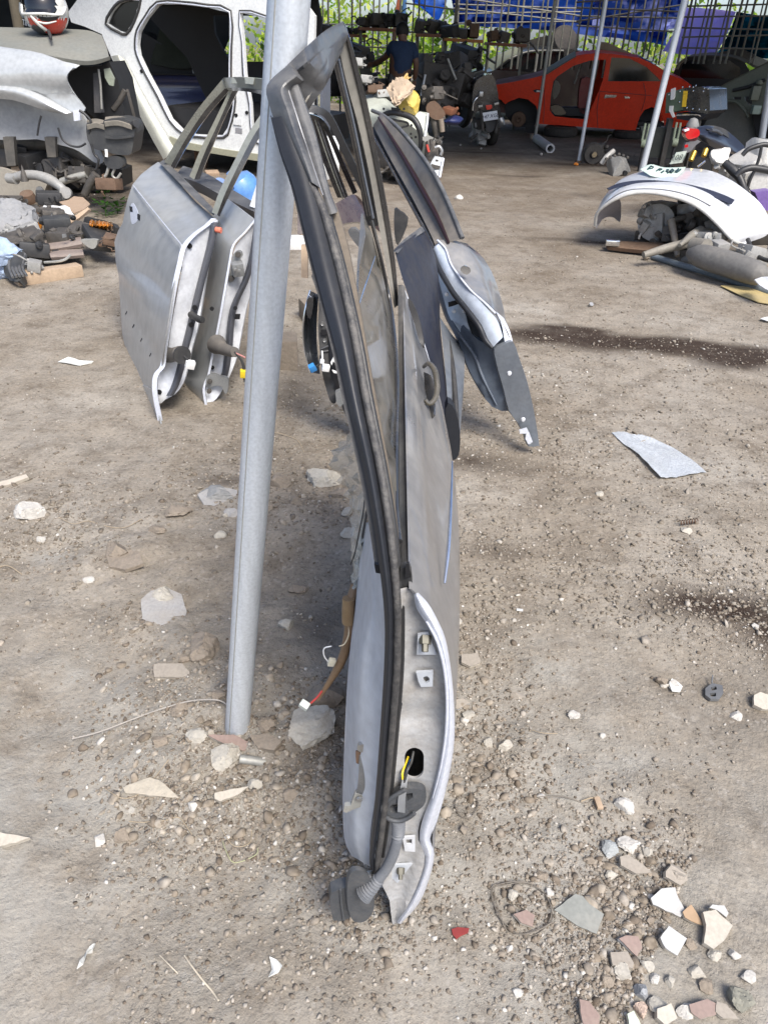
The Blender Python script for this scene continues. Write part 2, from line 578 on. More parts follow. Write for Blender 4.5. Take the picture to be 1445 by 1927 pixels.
rubber=mat('black_rubber',(0.018,0.019,0.021),0.42,0.0,dust=0.22,dcol=(0.20,0.18,0.15),dscale=30,bump=0.08,bscale=200)
seal_mat=mat('seal_rubber',(0.017,0.019,0.024),0.42,0.0,spec=.35,dust=0.10,dcol=(0.2,0.19,0.17),dscale=26)
bead_mat=mat('seal_bead_rubber',(0.028,0.028,0.03),0.5,0.0,dust=0.45,dcol=(0.26,0.24,0.21),dscale=60,bump=0.25,bscale=160)
black_gloss=mat('black_gloss',(0.012,0.013,0.016),0.14,0.0,dust=0.30,dcol=(0.24,0.22,0.19),dscale=8,coat=0.8,dup=0.3)
black_plastic=mat('black_plastic',(0.022,0.023,0.025),0.5,0.0,dust=0.30,dcol=(0.2,0.18,0.15),dscale=12)
frame_dust=mat('dusty_frame',(0.035,0.038,0.044),0.34,0.0,dust=0.62,dcol=(0.20,0.195,0.185),dscale=22,dup=0.3,coat=.3,stretch=(.6,.6,1.6))
beige_dust=mat('dusty_pillar_film',(0.14,0.135,0.12),0.32,0.0,dust=0.8,dcol=(0.33,0.31,0.265),dscale=8,dup=0.15)
steel=mat('bare_steel',(0.42,0.42,0.41),0.35,0.8,dust=0.2,dscale=20,var=0.2)
rust=mat('rusty_steel',(0.14,0.085,0.055),0.8,0.2,dust=0.4,dcol=(0.22,0.17,0.12),dscale=14,var=0.35,bump=0.2)
cast=mat('cast_aluminium',(0.34,0.34,0.325),0.55,0.4,dust=0.5,dcol=(0.27,0.24,0.20),dscale=11,var=0.25,bump=0.25,bscale=45)
cast_dark=mat('oily_casting',(0.075,0.070,0.063),0.55,0.25,dust=0.4,dcol=(0.18,0.15,0.12),dscale=12,var=0.35,bump=0.25,bscale=45)
white_plastic=mat('white_plastic',(0.80,0.80,0.78),0.4,dust=0.08,dscale=15,var=0.04)
blue_plastic=mat('blue_connector',(0.05,0.26,0.62),0.4,var=0.1)
yellow_plastic=mat('yellow_connector',(0.80,0.58,0.03),0.45,var=0.06)
tape=mat('brown_tape',(0.17,0.105,0.055),0.45,dust=0.25,dscale=20,var=0.2)
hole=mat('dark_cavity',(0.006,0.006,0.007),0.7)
chrome=mat('chrome',(0.78,0.80,0.83),0.12,1.0,var=0.03)
wood=mat('raw_timber',(0.42,0.31,0.21),0.75,dust=0.2,dscale=8,var=0.2,bump=0.15,bscale=30)
cardboard=mat('cardboard',(0.35,0.25,0.17),0.85,dust=0.2,dscale=9,var=0.15)
stone_pale=mat('pale_stone',(0.43,0.405,0.35),0.88,dust=0.5,dcol=(0.33,0.29,0.23),dscale=18,var=0.2,bump=0.4,bscale=50,dup=0.2)
stone_brown=mat('brown_stone',(0.24,0.20,0.155),0.88,dust=0.35,dcol=(0.32,0.27,0.21),dscale=18,var=0.28,bump=0.5,bscale=60,dup=0.3)
stone_white=mat('white_stone',(0.48,0.465,0.43),0.85,dust=0.45,dcol=(0.45,0.40,0.33),dscale=20,var=0.15,bump=0.4,bscale=60)
tile_face=mat('tile_grey_green',(0.21,0.22,0.20),0.45,dust=0.35,dcol=(0.36,0.33,0.28),dscale=14,var=0.12)
tile_cream=mat('tile_cream',(0.46,0.42,0.35),0.6,dust=0.3,dscale=18,var=0.12)
tile_white=mat('tile_white_glaze',(0.46,0.465,0.455),0.4,dust=0.4,dcol=(.42,.38,.32),dscale=18,var=0.05)
tile_brown=mat('tile_red_brown',(0.24,0.165,0.14),0.55,dust=0.35,dscale=16,var=0.15)
tile_taupe=mat('tile_taupe',(0.30,0.265,0.22),0.7,dust=0.35,dscale=18,var=0.15,bump=0.15)
def graded(lo,hi,s0,g):
 out=[0.0]
 while out[-1]<hi:
  out.append(out[-1]+max(s0,g*out[-1]))
 return np.array(out)+lo
ys=graded(0.15,80.0,0.012,0.011)
xr=graded(0.0,60.0,0.0135,0.022)
xs=np.concatenate([-xr[:0:-1],xr])
GX,GY=np.meshgrid(xs,ys)
GZ=ground_h(GX,GY)
nx,ny=len(xs),len(ys)
gm=bpy.data.meshes.new('ground')
gm.vertices.add(nx*ny)
gm.vertices.foreach_set('co',np.stack([GX,GY,GZ],-1).astype(np.float32).ravel())
ii=(np.arange(ny-1)[:,None]*nx+np.arange(nx-1)[None,:]).ravel()
quads=np.stack([ii,ii+1,ii+nx+1,ii+nx],-1)
gm.loops.add(quads.size);gm.polygons.add(len(quads))
gm.loops.foreach_set('vertex_index',quads.ravel().astype(np.int32))
gm.polygons.foreach_set('loop_start',(np.arange(len(quads))*4).astype(np.int32))
gm.polygons.foreach_set('loop_total',np.full(len(quads),4,np.int32))
gm.update();gm.validate();gm.shade_smooth()
def blot(px,py,rx,ry,ang=0.0,X=GX,Y=GY,soft=0.5):
 """soft-edged irregular patch round a ground point: rx, ry in metres"""
 p=gnd(px,py)
 wx=fbm(X*3.1+3,Y*3.1,3)*0.9*min(rx,.5);wy=fbm(X*3.1+40,Y*3.1+9,3)*0.9*min(ry,.5)
 dx,dy=X-p.x+wx,Y-p.y+wy
 c,s=math.cos(ang),math.sin(ang)
 d=np.hypot((dx*c+dy*s)/rx,(-dx*s+dy*c)/ry)
 return np.clip((1.0-d)/soft,0,1)
stain_and_shade=np.zeros_like(GX)
for a in[(1240,648,1.2,.19,-.16,.45),(1080,618,.34,.10,-.1,.5),(1420,676,.4,.22,-.1,.5),(900,880,.30,.13,0,.9),(1330,1140,.26,.12,-.2,.7),(1440,1180,.18,.20,0,.7),(1030,640,.35,.09,0,.9),(1120,455,.55,.10,0,.8),(930,1040,.16,.05,0,1.2),(985,330,.5,.12,0,.9),(1100,310,1.2,.22,0,.9),(900,288,1.2,.12,0,.9),(420,905,.25,.05,0,1.1),(590,1180,.12,.16,0,1.3),(590,1420,.10,.13,0,1.3),(560,740,.25,.3,0,1.3)]:  # real stains; blots left of the main door and far lane are painted shade
 stain_and_shade=np.maximum(stain_and_shade,blot(a[0],a[1],a[2],a[3],a[4],soft=a[5])*(1.0 if a[0]>1000 else 0.75))
pale=np.zeros_like(GX)
for a in[(310,1150,.10,.09),(190,1520,.09,.10),(90,1050,.14,.06),(420,940,.10,.04),(80,1300,.3,.25),(1000,1250,.25,.2),(90,1800,.3,.15),(350,1830,.3,.1),(1200,1450,.25,.12)]:
 pale=np.maximum(pale,blot(*a[:4],soft=1.1)*.8)
lane_shade=np.clip((GY-4.2)/4.5,0,1)*.55  # shade of the far lane put into the earth colour, growing with distance
nearf=np.clip((1.75-GY)/.7,0,1)*np.clip(.62+1.5*fbm(GX*2.1+5,GY*2.1,4),0,1)
pale=np.maximum(pale,nearf*.95)
for nm,arr in(('stain_and_shade',stain_and_shade),('pale',pale),('far_shade',lane_shade)):
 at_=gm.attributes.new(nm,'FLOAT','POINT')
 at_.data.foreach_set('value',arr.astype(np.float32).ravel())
GM=bpy.data.materials.new('packed_earth');GM.use_nodes=True
nt=GM.node_tree;N=nt.nodes;L=nt.links
b=N['Principled BSDF'];b.inputs['Roughness'].default_value=0.93;b.inputs['Specular IOR Level'].default_value=0.25
tc=N.new('ShaderNodeTexCoord')
def noise(sc,det=6,ro=0.6):
 n=N.new('ShaderNodeTexNoise');n.inputs['Scale'].default_value=sc;n.inputs['Detail'].default_value=det;n.inputs['Roughness'].default_value=ro
 L.new(tc.outputs['Object'],n.inputs['Vector']);return n.outputs['Fac']
def ramp(fac,stops):
 r=N.new('ShaderNodeValToRGB');e=r.color_ramp.elements
 while len(e)<len(stops):e.new(0.5)
 for q,(p,c)in zip(e,stops):q.position=p;q.color=tuple(c)+(1,)
 L.new(fac,r.inputs[0]);return r.outputs[0]
def mixc(f,a,bb,mode='MIX'):
 x=N.new('ShaderNodeMix');x.data_type='RGBA';x.blend_type=mode
 if isinstance(f,(int,float)):x.inputs[0].default_value=f
 else:L.new(f,x.inputs[0])
 for k,v in((6,a),(7,bb)):
  if isinstance(v,tuple):x.inputs[k].default_value=v+(1,)
  else:L.new(v,x.inputs[k])
 return x.outputs[2]
big=ramp(noise(1.3,5),[(0.30,(0.178,0.146,0.108)),(0.48,(0.256,0.222,0.176)),(0.66,(0.318,0.288,0.242))])
mid=ramp(noise(9,7,.7),[(0.33,(0.68,0.65,0.62)),(0.5,(1,1,1)),(0.7,(1.14,1.13,1.12))])
c=mixc(1.0,big,mid,'MULTIPLY')
fine=ramp(noise(95,5,.7),[(0.30,(0.50,0.47,0.44)),(0.45,(1,1,1)),(0.76,(1.22,1.21,1.2))])
c=mixc(1.0,c,fine,'MULTIPLY')
vo=N.new('ShaderNodeTexVoronoi');vo.inputs['Scale'].default_value=120;L.new(tc.outputs['Object'],vo.inputs['Vector'])
speck=ramp(vo.outputs['Color'],[(0.80,(0,0,0)),(0.86,(1,1,1))])
c=mixc(0.0,c,c)
sp=N.new('ShaderNodeMath');sp.operation='MULTIPLY';sp.inputs[1].default_value=0.35
L.new(speck,sp.inputs[0]);c=mixc(sp.outputs[0],c,(0.42,0.38,0.33))
def attr(nm):
 a=N.new('ShaderNodeAttribute');a.attribute_name=nm;return a.outputs['Fac']
def breakup(fac,sc,lo,hi):
 m1=N.new('ShaderNodeMath');m1.operation='MULTIPLY'
 r=N.new('ShaderNodeMapRange');r.inputs[1].default_value=lo;r.inputs[2].default_value=hi
 L.new(noise(sc,6,.7),r.inputs[0]);L.new(fac,m1.inputs[0]);L.new(r.outputs[0],m1.inputs[1]);return m1.outputs[0]
c=mixc(breakup(attr('pale'),7,.3,.6),c,(0.355,0.343,0.308))
c=mixc(breakup(attr('far_shade'),2.2,.2,.55),c,(0.085,0.060,0.043))
st=attr('stain_and_shade')
sb=N.new('ShaderNodeMath');sb.operation='MULTIPLY';L.new(st,sb.inputs[0])
r=N.new('ShaderNodeMapRange');r.inputs[1].default_value=.25;r.inputs[2].default_value=.5;r.inputs[3].default_value=.72;r.inputs[4].default_value=.97
L.new(noise(14,6,.7),r.inputs[0]);L.new(r.outputs[0],sb.inputs[1])
c=mixc(sb.outputs[0],c,(0.034,0.021,0.014))
L.new(c,b.inputs['Base Color'])
bp=N.new('ShaderNodeBump');bp.inputs['Strength'].default_value=0.85;bp.inputs['Distance'].default_value=0.008
ad=N.new('ShaderNodeMath');ad.operation='ADD';L.new(noise(46,9,.68),ad.inputs[0]);L.new(breakup(noise(150,4,.7),6,.42,.62),ad.inputs[1])
L.new(ad.outputs[0],bp.inputs['Height']);L.new(bp.outputs[0],b.inputs['Normal'])
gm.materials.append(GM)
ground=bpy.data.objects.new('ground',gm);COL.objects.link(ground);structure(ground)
def scatter(name,N_,dens,smin,smax,mats,label,seed,box_=(-2.4,3.4,0.35,9.0),flat=0.7,power=2.6,ic=1,sink=.18):
 g=np.random.default_rng(seed)
 yy=box_[2]*(box_[3]/box_[2])**g.random(N_*6)
 half=np.maximum(0.35,yy*0.72)
 xx=(g.random(N_*6)*2-1)*half
 keep=g.random(N_*6)<dens(xx,yy)
 xx,yy=xx[keep][:N_],yy[keep][:N_]
 n=len(xx)
 s=smin+(smax-smin)*g.random(n)**power
 V0,F0=ICO[ic];V0=np.array(V0);nv=len(V0)
 sc=s[:,None,None]*np.stack([g.uniform(.7,1.3,n),g.uniform(.7,1.3,n),g.uniform(.4,.9,n)*flat/.7],-1)[:,None,:]
 jit=1+g.normal(0,.27 if ic==1 else.13,(n,nv,1))
 a=g.uniform(0,6.28,n);ca,sa=np.cos(a),np.sin(a)
 P=V0[None]*jit*sc
 tilt=g.normal(0,.35,n)
 P[:,:,2]+=P[:,:,0]*tilt[:,None]
 Q=np.empty_like(P)
 Q[:,:,0]=P[:,:,0]*ca[:,None]-P[:,:,1]*sa[:,None]+xx[:,None]
 Q[:,:,1]=P[:,:,0]*sa[:,None]+P[:,:,1]*ca[:,None]+yy[:,None]
 Q[:,:,2]=P[:,:,2]+(ground_h(xx,yy)+s*sink)[:,None]
 f=np.array(F0)
 FF=(f[None]+(np.arange(n)*nv)[:,None,None]).reshape(-1,3)
 me=bpy.data.meshes.new(name)
 me.vertices.add(n*nv);me.vertices.foreach_set('co',Q.astype(np.float32).ravel())
 me.loops.add(FF.size);me.polygons.add(len(FF))
 me.loops.foreach_set('vertex_index',FF.ravel().astype(np.int32))
 me.polygons.foreach_set('loop_start',(np.arange(len(FF))*3).astype(np.int32))
 me.polygons.foreach_set('loop_total',np.full(len(FF),3,np.int32))
 tone=np.repeat(g.random(n),nv)
 A=me.attributes.new('tone','FLOAT','POINT');A.data.foreach_set('value',tone.astype(np.float32))
 me.update();me.materials.append(mats)
 o=bpy.data.objects.new(name,me);COL.objects.link(o)
 return stuff(o)
def tone_mat(name,stops):
 M=bpy.data.materials.new(name);M.use_nodes=True
 N_,L_=M.node_tree.nodes,M.node_tree.links
 a=N_.new('ShaderNodeAttribute');a.attribute_name='tone'
 r=N_.new('ShaderNodeValToRGB');e=r.color_ramp.elements
 while len(e)<len(stops):e.new(.5)
 for q,(p,c_)in zip(e,stops):q.position=p;q.color=tuple(c_)+(1,)
 L_.new(a.outputs['Fac'],r.inputs[0])
 t=N_.new('ShaderNodeTexCoord');n=N_.new('ShaderNodeTexNoise');n.inputs['Scale'].default_value=80;n.inputs['Detail'].default_value=4
 L_.new(t.outputs['Object'],n.inputs['Vector'])
 x=N_.new('ShaderNodeMix');x.data_type='RGBA';x.blend_type='MULTIPLY';x.inputs[0].default_value=1
 r2=N_.new('ShaderNodeValToRGB');r2.color_ramp.elements[0].position=.3;r2.color_ramp.elements[0].color=(.62,.6,.57,1);r2.color_ramp.elements[1].position=.7;r2.color_ramp.elements[1].color=(1.15,1.13,1.1,1)
 L_.new(n.outputs['Fac'],r2.inputs[0]);L_.new(r.outputs[0],x.inputs[6]);L_.new(r2.outputs[0],x.inputs[7])
 L_.new(x.outputs[2],N_['Principled BSDF'].inputs['Base Color'])
 N_['Principled BSDF'].inputs['Roughness'].default_value=.9
 return M
gravel_mat=tone_mat('gravel',[(0,(.15,.12,.09)),(.4,(.24,.205,.165)),(.75,(.32,.285,.24)),(.93,(.42,.39,.345)),(1,(.58,.565,.53))])
CL=[(905,1240,.14,1),(890,1330,.10,1),(900,1430,.13,.9),(890,1180,.10,.8),(950,1480,.10,.6),(250,1180,.12,.7),(330,1330,.16,1),(470,1400,.14,1.1),(420,1490,.15,1.1),(580,1330,.10,1),(620,1440,.08,1),(330,1520,.1,.6),(530,920,.20,1),(640,950,.12,1),(380,915,.16,.8),(80,930,.22,.8),(150,1020,.14,.7),(60,1000,.14,.6),(1180,1650,.12,.9),(1300,1700,.13,1),(1280,1850,.16,1),(1400,1800,.12,.8),(1000,1680,.10,.7),(1160,1880,.1,.7),(1330,1130,.22,.9),(1430,1200,.15,.8),(960,780,.45,.6),(1040,700,.5,.35),(1180,860,.4,.3),(1000,870,.3,.5),(940,1040,.2,.6),(1250,650,.7,.35),(1240,520,.8,.35),(80,420,.8,.9),(200,380,.6,.9),(640,760,.25,.7),(560,820,.25,.4),(700,1680,.12,.7),(660,1570,.12,.8)]
CLP=[(gnd(a,b_).x,gnd(a,b_).y,r_,w_)for a,b_,r_,w_ in CL]
def dens_small(x,y):
 d=0.06+0.30*np.clip(fbm(x*2.2,y*2.2,3)*2.2,0,1)*np.clip(y-.5,.2,1)
 for cx,cy,r_,w_ in CLP:
  d=d+0.75*w_*np.exp(-((x-cx)**2+(y-cy)**2)/(r_*r_))
 return np.clip(d,0,1)
def dens_clump(x,y):
 d=0.015+0.0*x
 for cx,cy,r_,w_ in CLP:
  d=d+0.8*w_*np.exp(-((x-cx)**2+(y-cy)**2)/(r_*r_*.8))
 return np.clip(d,0,1)
scatter('gravel_crumbs',42000,dens_small,0.0008,0.0048,gravel_mat,'',3,power=2.2)
scatter('gravel_pebbles',1400,dens_clump,0.0035,0.0105,gravel_mat,'',4,flat=.75,power=2.4)
clod_mat=tone_mat('clods',[(0,(.20,.165,.125)),(.5,(.29,.25,.20)),(.85,(.36,.32,.265)),(1,(.44,.41,.36))])
CK=[(gnd(a,b_).x,gnd(a,b_).y,r_)for a,b_,r_ in[(450,1360,.13),(350,1340,.12),(330,1480,.12),(520,1440,.12),(600,1330,.10),(590,1440,.08),(520,925,.26),(400,930,.16),(640,1000,.12),(260,1180,.10),(380,1260,.12),(890,1300,.08),(900,1430,.08),(1250,1760,.13),(1330,1860,.10),(1180,1620,.08)]]
def dens_clod(x,y):
 d=0.004+0.0*x
 for cx,cy,r_ in CK:d=d+np.exp(-((x-cx)**2+(y-cy)**2)/(r_*r_))
 return np.clip(d,0,1)
scatter('earth_clods',1000,dens_clod,0.004,0.0125,clod_mat,'',8,flat=.7,power=2.2,ic=2,sink=.0)
def dens_mid(x,y):return np.clip(.10+.9*np.clip(fbm(x*1.7+8,y*1.7,4)*2.6+.25,0,1)+dens_clump(x,y),0,1)
grit_mat=tone_mat('grit',[(0,(.16,.133,.102)),(.5,(.235,.205,.165)),(.85,(.29,.26,.215)),(.97,(.36,.33,.285)),(1,(.52,.50,.46))])
scatter('yard_grit',15000,dens_mid,0.0016,0.0085,grit_mat,'',12,box_=(-2.4,3.4,1.5,8.5),power=2.4)
pb=on_ground(447,1368);PY=pb.y
ptop=at(547,-40,PY)
pdir=(ptop-pb).normalized()
post=thing('steel_post','thick galvanised steel pipe post standing in broken earth, a tall door leaning on it','post',pb)
def ring(p,r,n=28):pass
V,F=tube_geo([pb-pdir*.06,pb+pdir*.3,pb+pdir*.7,pb+pdir*2.6],[.0268,.0268,.0270,.0272],32)
mk('pipe',V,F,galv,post,True,40)
sd_=(Vector((-.5,-.85,0))).normalized()
V,F=tube_geo([pb+pdir*t+sd_*.0266 for t in(.0,.6,1.2,2.5)],.0012,6)
mk('weld_seam',V,F,galv_dim,post)
tip=at(745,1737,.70)
md=thing('car_door_shell','tall dusty car door on edge against the thick post, rubber boot hanging at its foot','car door',(tip.x,tip.y,gz(tip.x,tip.y)))
def DY(y):
 return float(np.interp(y,[165,266,400,520,650,820,1000,1110,1300,1740],[1.08,1.04,.98,.92,.86,.80,.745,.72,.70,.70]))
slot=[]
for a in range(0,181,20):slot.append((779.5+18*math.cos(math.radians(180+a)),1424+17*math.sin(math.radians(180+a))))
for a in range(0,181,20):slot.append((779+18*math.cos(math.radians(a)),1447+18*math.sin(math.radians(a))))
slot=slot[::-1]
hf=[(753,1112),(756,1160),(757,1220),(756,1265),(750,1300),(757,1325),(748,1370),(738,1430),(730,1490),(724,1550),(718,1600),(714,1640),(720,1668),(733,1695),(738,1738),(749,1737),(772,1696),(792,1648),(799,1612),(787,1580),(790,1548),(808,1508),(825,1450),(836,1380),(838,1310),(832,1250),(818,1200),(798,1160),(785,1135),(778,1114)]
def hf_surf(px,py,*_):
 mid=float(np.interp(py,[1112,1300,1500,1738],[766,795,775,744]));w=float(np.interp(py,[1112,1300,1500,1738],[18,50,50,8]))
 q=(px-mid)/w
 Y=.705+.012*math.cos(max(-1,min(1,q))*1.4)
 Y+=.010*math.sin((py-1112)/90.0)*.35
 if 1560<py:Y-=.006*min(1,(py-1560)/40)
 Y+=.006*math.exp(-((py-1345)/22)**2)
 return at(px,py,Y)
hinge_paint=mat('grimy_hinge_paint',(.44,.455,.47),.45,.1,dust=.62,dcol=(.27,.235,.19),dscale=15,var=.14,bump=.22,bscale=70,rusty=.42,dup=.1)
patch('hinge_face',hf,hinge_paint,md,hf_surf,.004,holes=[slot],grid=9,back=(0,1,0),k=2)
patch('inner_skin',[(748,1150),(760,1560),(735,1690),(790,1600),(830,1400),(812,1200)],cast_dark,md,depth_plane(.80),.004,back=(0,1,0))
L_=[(776,1117),(792,1122),(797,1140),(783,1146),(800,1168),(820,1208),(833,1258),(838,1315),(836,1380),(826,1445),(811,1502),(795,1545),(789,1580),(800,1612),(792,1648),(772,1696),(748,1737)]
hem_l=[(779,1122),(784,1146),(800,1170),(820,1208),(833,1258),(838,1315),(836,1380),(826,1445),(811,1502),(795,1545),(789,1580),(799,1612),(792,1648),(772,1696),(748,1737)]
hem_r=[(787,1119),(806,1140),(822,1168),(838,1205),(848,1258),(854,1320),(855,1390),(847,1450),(834,1505),(821,1548),(809,1580),(817,1608),(808,1652),(788,1700),(754,1739)]
sheet('front_flange',[[(x,y,.703)for x,y in hem_l],[((a[0]+c_[0])/2,(a[1]+c_[1])/2,.695)for a,c_ in zip(hem_l,hem_r)],[(x,y,.708)for x,y in hem_r]],hem_white,md,ku=3,kv=3,thick=.004,back=(0,1,0))
ptube('folded_edge',[(x+3,y,.697)for x,y in hem_l[2:9]],[.0014,.0022,.0024,.0022,.002,.0016,.0008],hem_white,md,8,3)
fr=[(774,1108),(806,1140),(822,1168),(838,1205),(848,1258),(854,1320),(855,1390),(847,1450),(834,1505),(818,1565),(817,1608),(808,1652),(788,1700),(754,1739)]
front=[at(x,y,.709)for x,y in fr]
rearpx=[(760,540),(772,572),(784,606),(796,640),(807,676),(817,716),(825,756),(831,800),(836,850),(839,900),(840,950),(840,990),(838,1020),(834,1040)]
rear=[at(x,y,1.76)for x,y in rearpx]
rows=[]
for t in(0,.06,.2,.4,.6,.8,.94,1):
 row=[]
 for i,(a,c_)in enumerate(zip(front,rear)):
  p=a.lerp(c_,t)
  s=i/13
  p=p+Vector((.020*math.sin(math.pi*t)*math.sin(math.pi*min(1,s*1.1))+(.012*math.exp(-((s-.36)/.07)**2)-.010*math.exp(-((s-.2)/.1)**2))*math.sin(math.pi*t)**.5,0,0))
  row.append(tuple(p))
 rows.append(row)
sheet('outer_skin',rows,dusty_dark,md,ku=3,kv=3,thick=.003,back=(-1,.1,0),world=True)
tube('rear_flange',[rear[i]+Vector((-.002,-.004,.0))for i in range(0,7)],[.0022,.003,.003,.003,.003,.0028,.002],hem_white,md,8,3)
ptube('side_moulding',[(851,868,1.02),(849,930,.95),(846,1000,.885),(842,1050,.845),(836,1098,.81)],[.001,.0022,.0028,.0030,.0022],chrome,md,8,3)
ptube('pull_handle',[(797,690,1.45),(806,684,1.43),(816,694,1.41),(821,712,1.39),(822,735,1.37),(817,752,1.35),(807,760,1.34),(800,752,1.34)],[.004,.005,.006,.006,.006,.005,.005,.004],mat('yellowed_clear_plastic',(.055,.05,.036),.2,coat=.8,dust=.3),md,12,3)
sheet('handle_cup',[[(797,700,1.46),(799,730,1.43),(804,770,1.37),(808,790,1.35)],[(808,705,1.44),(809,735,1.41),(811,770,1.36),(813,786,1.34)],[(815,715,1.43),(817,745,1.39),(817,770,1.35),(816,780,1.33)]],mat('handle_cup_gloss',(.05,.05,.05),.12,.3,dust=.3,coat=1),md,3,3,.003)
patch('mirror_bracket',[(770,560,1.68),(784,586,1.65),(793,622,1.62),(797,650,1.6),(790,645,1.6),(780,610,1.63),(768,575,1.67)],black_plastic,md,thick=.012,k=2)
sheet('belt_moulding',[[(749,536,1.74),(750,700,1.34),(751,860,1.04),(752,1000,.85),(754,1095,.738)],[(757,536,1.73),(760,700,1.325),(763,860,1.03),(764,1000,.838),(765,1090,.728)],[(762,540,1.74),(767,700,1.34),(770,860,1.04),(772,1000,.845),(773,1092,.732)]],mat('dusty_belt_rubber',(.035,.035,.035),.55,dust=.75,dcol=(.17,.16,.145),dscale=22,dup=.2),md,4,3,.01,back=(0,.2,-1))
patch('belt_end_cap',[(752,1088),(754,1070),(771,1070),(775,1090),(777,1114),(766,1118),(753,1110)],black_plastic,md,depth_plane(.722),.012,back=(0,1,0),k=2)
patch('belt_end_clip',[(762,1072),(764,1062),(770,1060),(773,1086),(763,1088)],black_gloss,md,depth_plane(.716),.004,back=(0,1,0))
gl=patch('window_glass',[(683,401,1.58),(700,440,1.60),(722,520,1.62),(735,572,1.63),(745,661,1.42),(747,724,1.28),(745,823,1.08),(748,945,.90),(753,1030,.79),(740,985,.80),(722,880,.86),(702,770,.95),(688,655,1.08),(674,560,1.25),(676,500,1.38)],dusty_glass,md,thick=.004,grid=28)
ptube('glass_edge',[(676,573,1.22),(690,530,1.3),(706,482,1.42)],[.0006,.0012,.0007],chrome,md,6,3)
ptube('glass_seal',[(699,415,1.56),(718,492,1.56),(734,569,1.56),(743,640,1.40),(748,720,1.25),(746,823,1.07),(746,945,.885),(752,1019,.79)],.0038,black_gloss,md,8,3)
def strip(nm,pts_l,pts_r,mtl,off=0.0,th=.01,bul=0.0,mid=0.0):
 rows=[[(x,y,DY(y)+off)for x,y in pts_l]]
 if mid:
  rows.append([((a[0]+b_[0])/2,(a[1]+b_[1])/2,DY((a[1]+b_[1])/2)+off-mid)for a,b_ in zip(pts_l,pts_r)])
 rows.append([(x,y,DY(y)+off)for x,y in pts_r])
 return sheet(nm,rows,mtl,md,3,4,th,back=(0,1,0))
pil_l=[(510,222),(530,290),(552,350),(571,425),(594,515),(614,590),(634,665),(652,745),(668,815),(685,890),(701,975),(713,1060),(721,1130),(724,1190),(722,1270),(716,1370),(709,1470),(702,1550),(695,1615),(697,1632)]
pil_m=[(556,215),(572,265),(590,330),(607,400),(626,485),(646,570),(662,650),(677,735),(692,810),(707,885),(721,975),(733,1060),(740,1130),(741,1190),(739,1270),(731,1370),(722,1470),(712,1550),(704,1615),(705,1640)]
strip('pillar_seal',pil_l,pil_m,seal_mat,-.012,.014,mid=.006)
bead=[(583,345),(606,390),(632,480),(654,570),(671,650),(686,735),(701,810),(716,885),(731,975),(741,1060),(747,1130),(748,1190),(746,1270),(738,1370),(729,1470),(720,1550),(712,1610),(708,1648)]
ptube('seal_bead',[(x,y,DY(y)-.012)for x,y in bead],[.004]+[.0052]*16+[.004],bead_mat,md,10,3)
ptube('seal_lip',[(x+8,y,DY(y)+.001)for x,y in bead[1:-1]],.0042,rubber,md,8,3)
flap_l=[(509,218),(526,285),(547,348),(566,425),(588,515),(607,590),(626,665),(643,745),(659,815),(676,890),(692,975),(704,1056)]
flap_r=[(515,240),(534,290),(556,350),(575,425),(598,515),(618,590),(638,665),(656,745),(672,815),(689,890),(705,975),(717,1060)]
strip('rubber_flap',flap_l,flap_r,rubber,-.004,.008)
patch('flap_end',[(704,1062),(716,1064),(718,1080),(707,1078)],rubber,md,depth_plane(.735),.01,back=(0,1,0))
fr_l=[(541,165),(556,215),(573,266),(590,315),(606,366),(617,405)]
fr_r=[(560,158),(577,205),(592,250),(606,305),(619,360),(634,400)]
strip('frame_channel',fr_l,fr_r,frame_dust,-.004,.012,mid=.003)
run_l=[(608,368),(618,405),(636,465),(655,540),(672,620),(688,700),(703,775),(719,855),(734,940),(744,1010)]
run_r=[(619,362),(638,405),(655,465),(670,540),(684,620),(698,700),(712,775),(727,855),(741,940),(750,1012)]
strip('glass_run',run_l,run_r,mat('dusty_run_rubber',(.06,.05,.04),.5,dust=.8,dcol=(.20,.165,.125),dscale=16,dup=.2),.012,.01)
ptube('frame_lip',[(541,165,1.07),(557,215,1.05),(573,265,1.035),(590,317,1.01),(608,368,.985)],[.0012,.0015,.0016,.0015,.001],mat('worn_frame_lip',(.26,.27,.29),.3,.4,dust=.4),md,8,3)
pr=[(505,163,1.085),(512,225,1.06),(524,262,1.045),(543,290,1.03),(549,275,1.035)]
sheet('corner_plate',[[(545,119,1.088),(503,160,1.082),(509,204,1.062),(525,244,1.046),(550,290,1.024),(580,342,.998)],[(556,140,1.066),(529,167,1.054),(541,208,1.036),(554,248,1.022),(570,292,1.004),(588,344,.984)],[(568,152,1.078),(546,171,1.070),(559,214,1.052),(573,262,1.036),(587,306,1.014),(602,353,.990)]],frame_dust,md,5,5,.016,back=(.2,1,0))
sheet('head_rail',[[(503,162,1.09),(545,118,1.095),(581,84,1.11),(614,56,1.30),(646,40,1.50)],[(522,164,1.08),(553,137,1.085),(586,109,1.10),(616,80,1.29),(642,54,1.49)]],frame_dust,md,4,3,.022,back=(.3,.4,-.6))
sheet('head_rail_inner',[[(522,166,1.078),(553,139,1.083),(586,111,1.098),(616,82,1.285),(642,56,1.488)],[(548,178,1.09),(572,160,1.095),(602,130,1.12),(622,104,1.30),(640,84,1.47)],[(569,203,1.10),(586,172,1.105),(606,138,1.15),(621,112,1.30),(633,92,1.46)]],frame_dust,md,4,3,.014,back=(.2,.6,-.4),bulge=.004)
ptube('head_rail_lip',[(569,202,1.098),(586,172,1.103),(606,138,1.148),(623,108,1.31)],.0016,beige_dust,md,6,3)
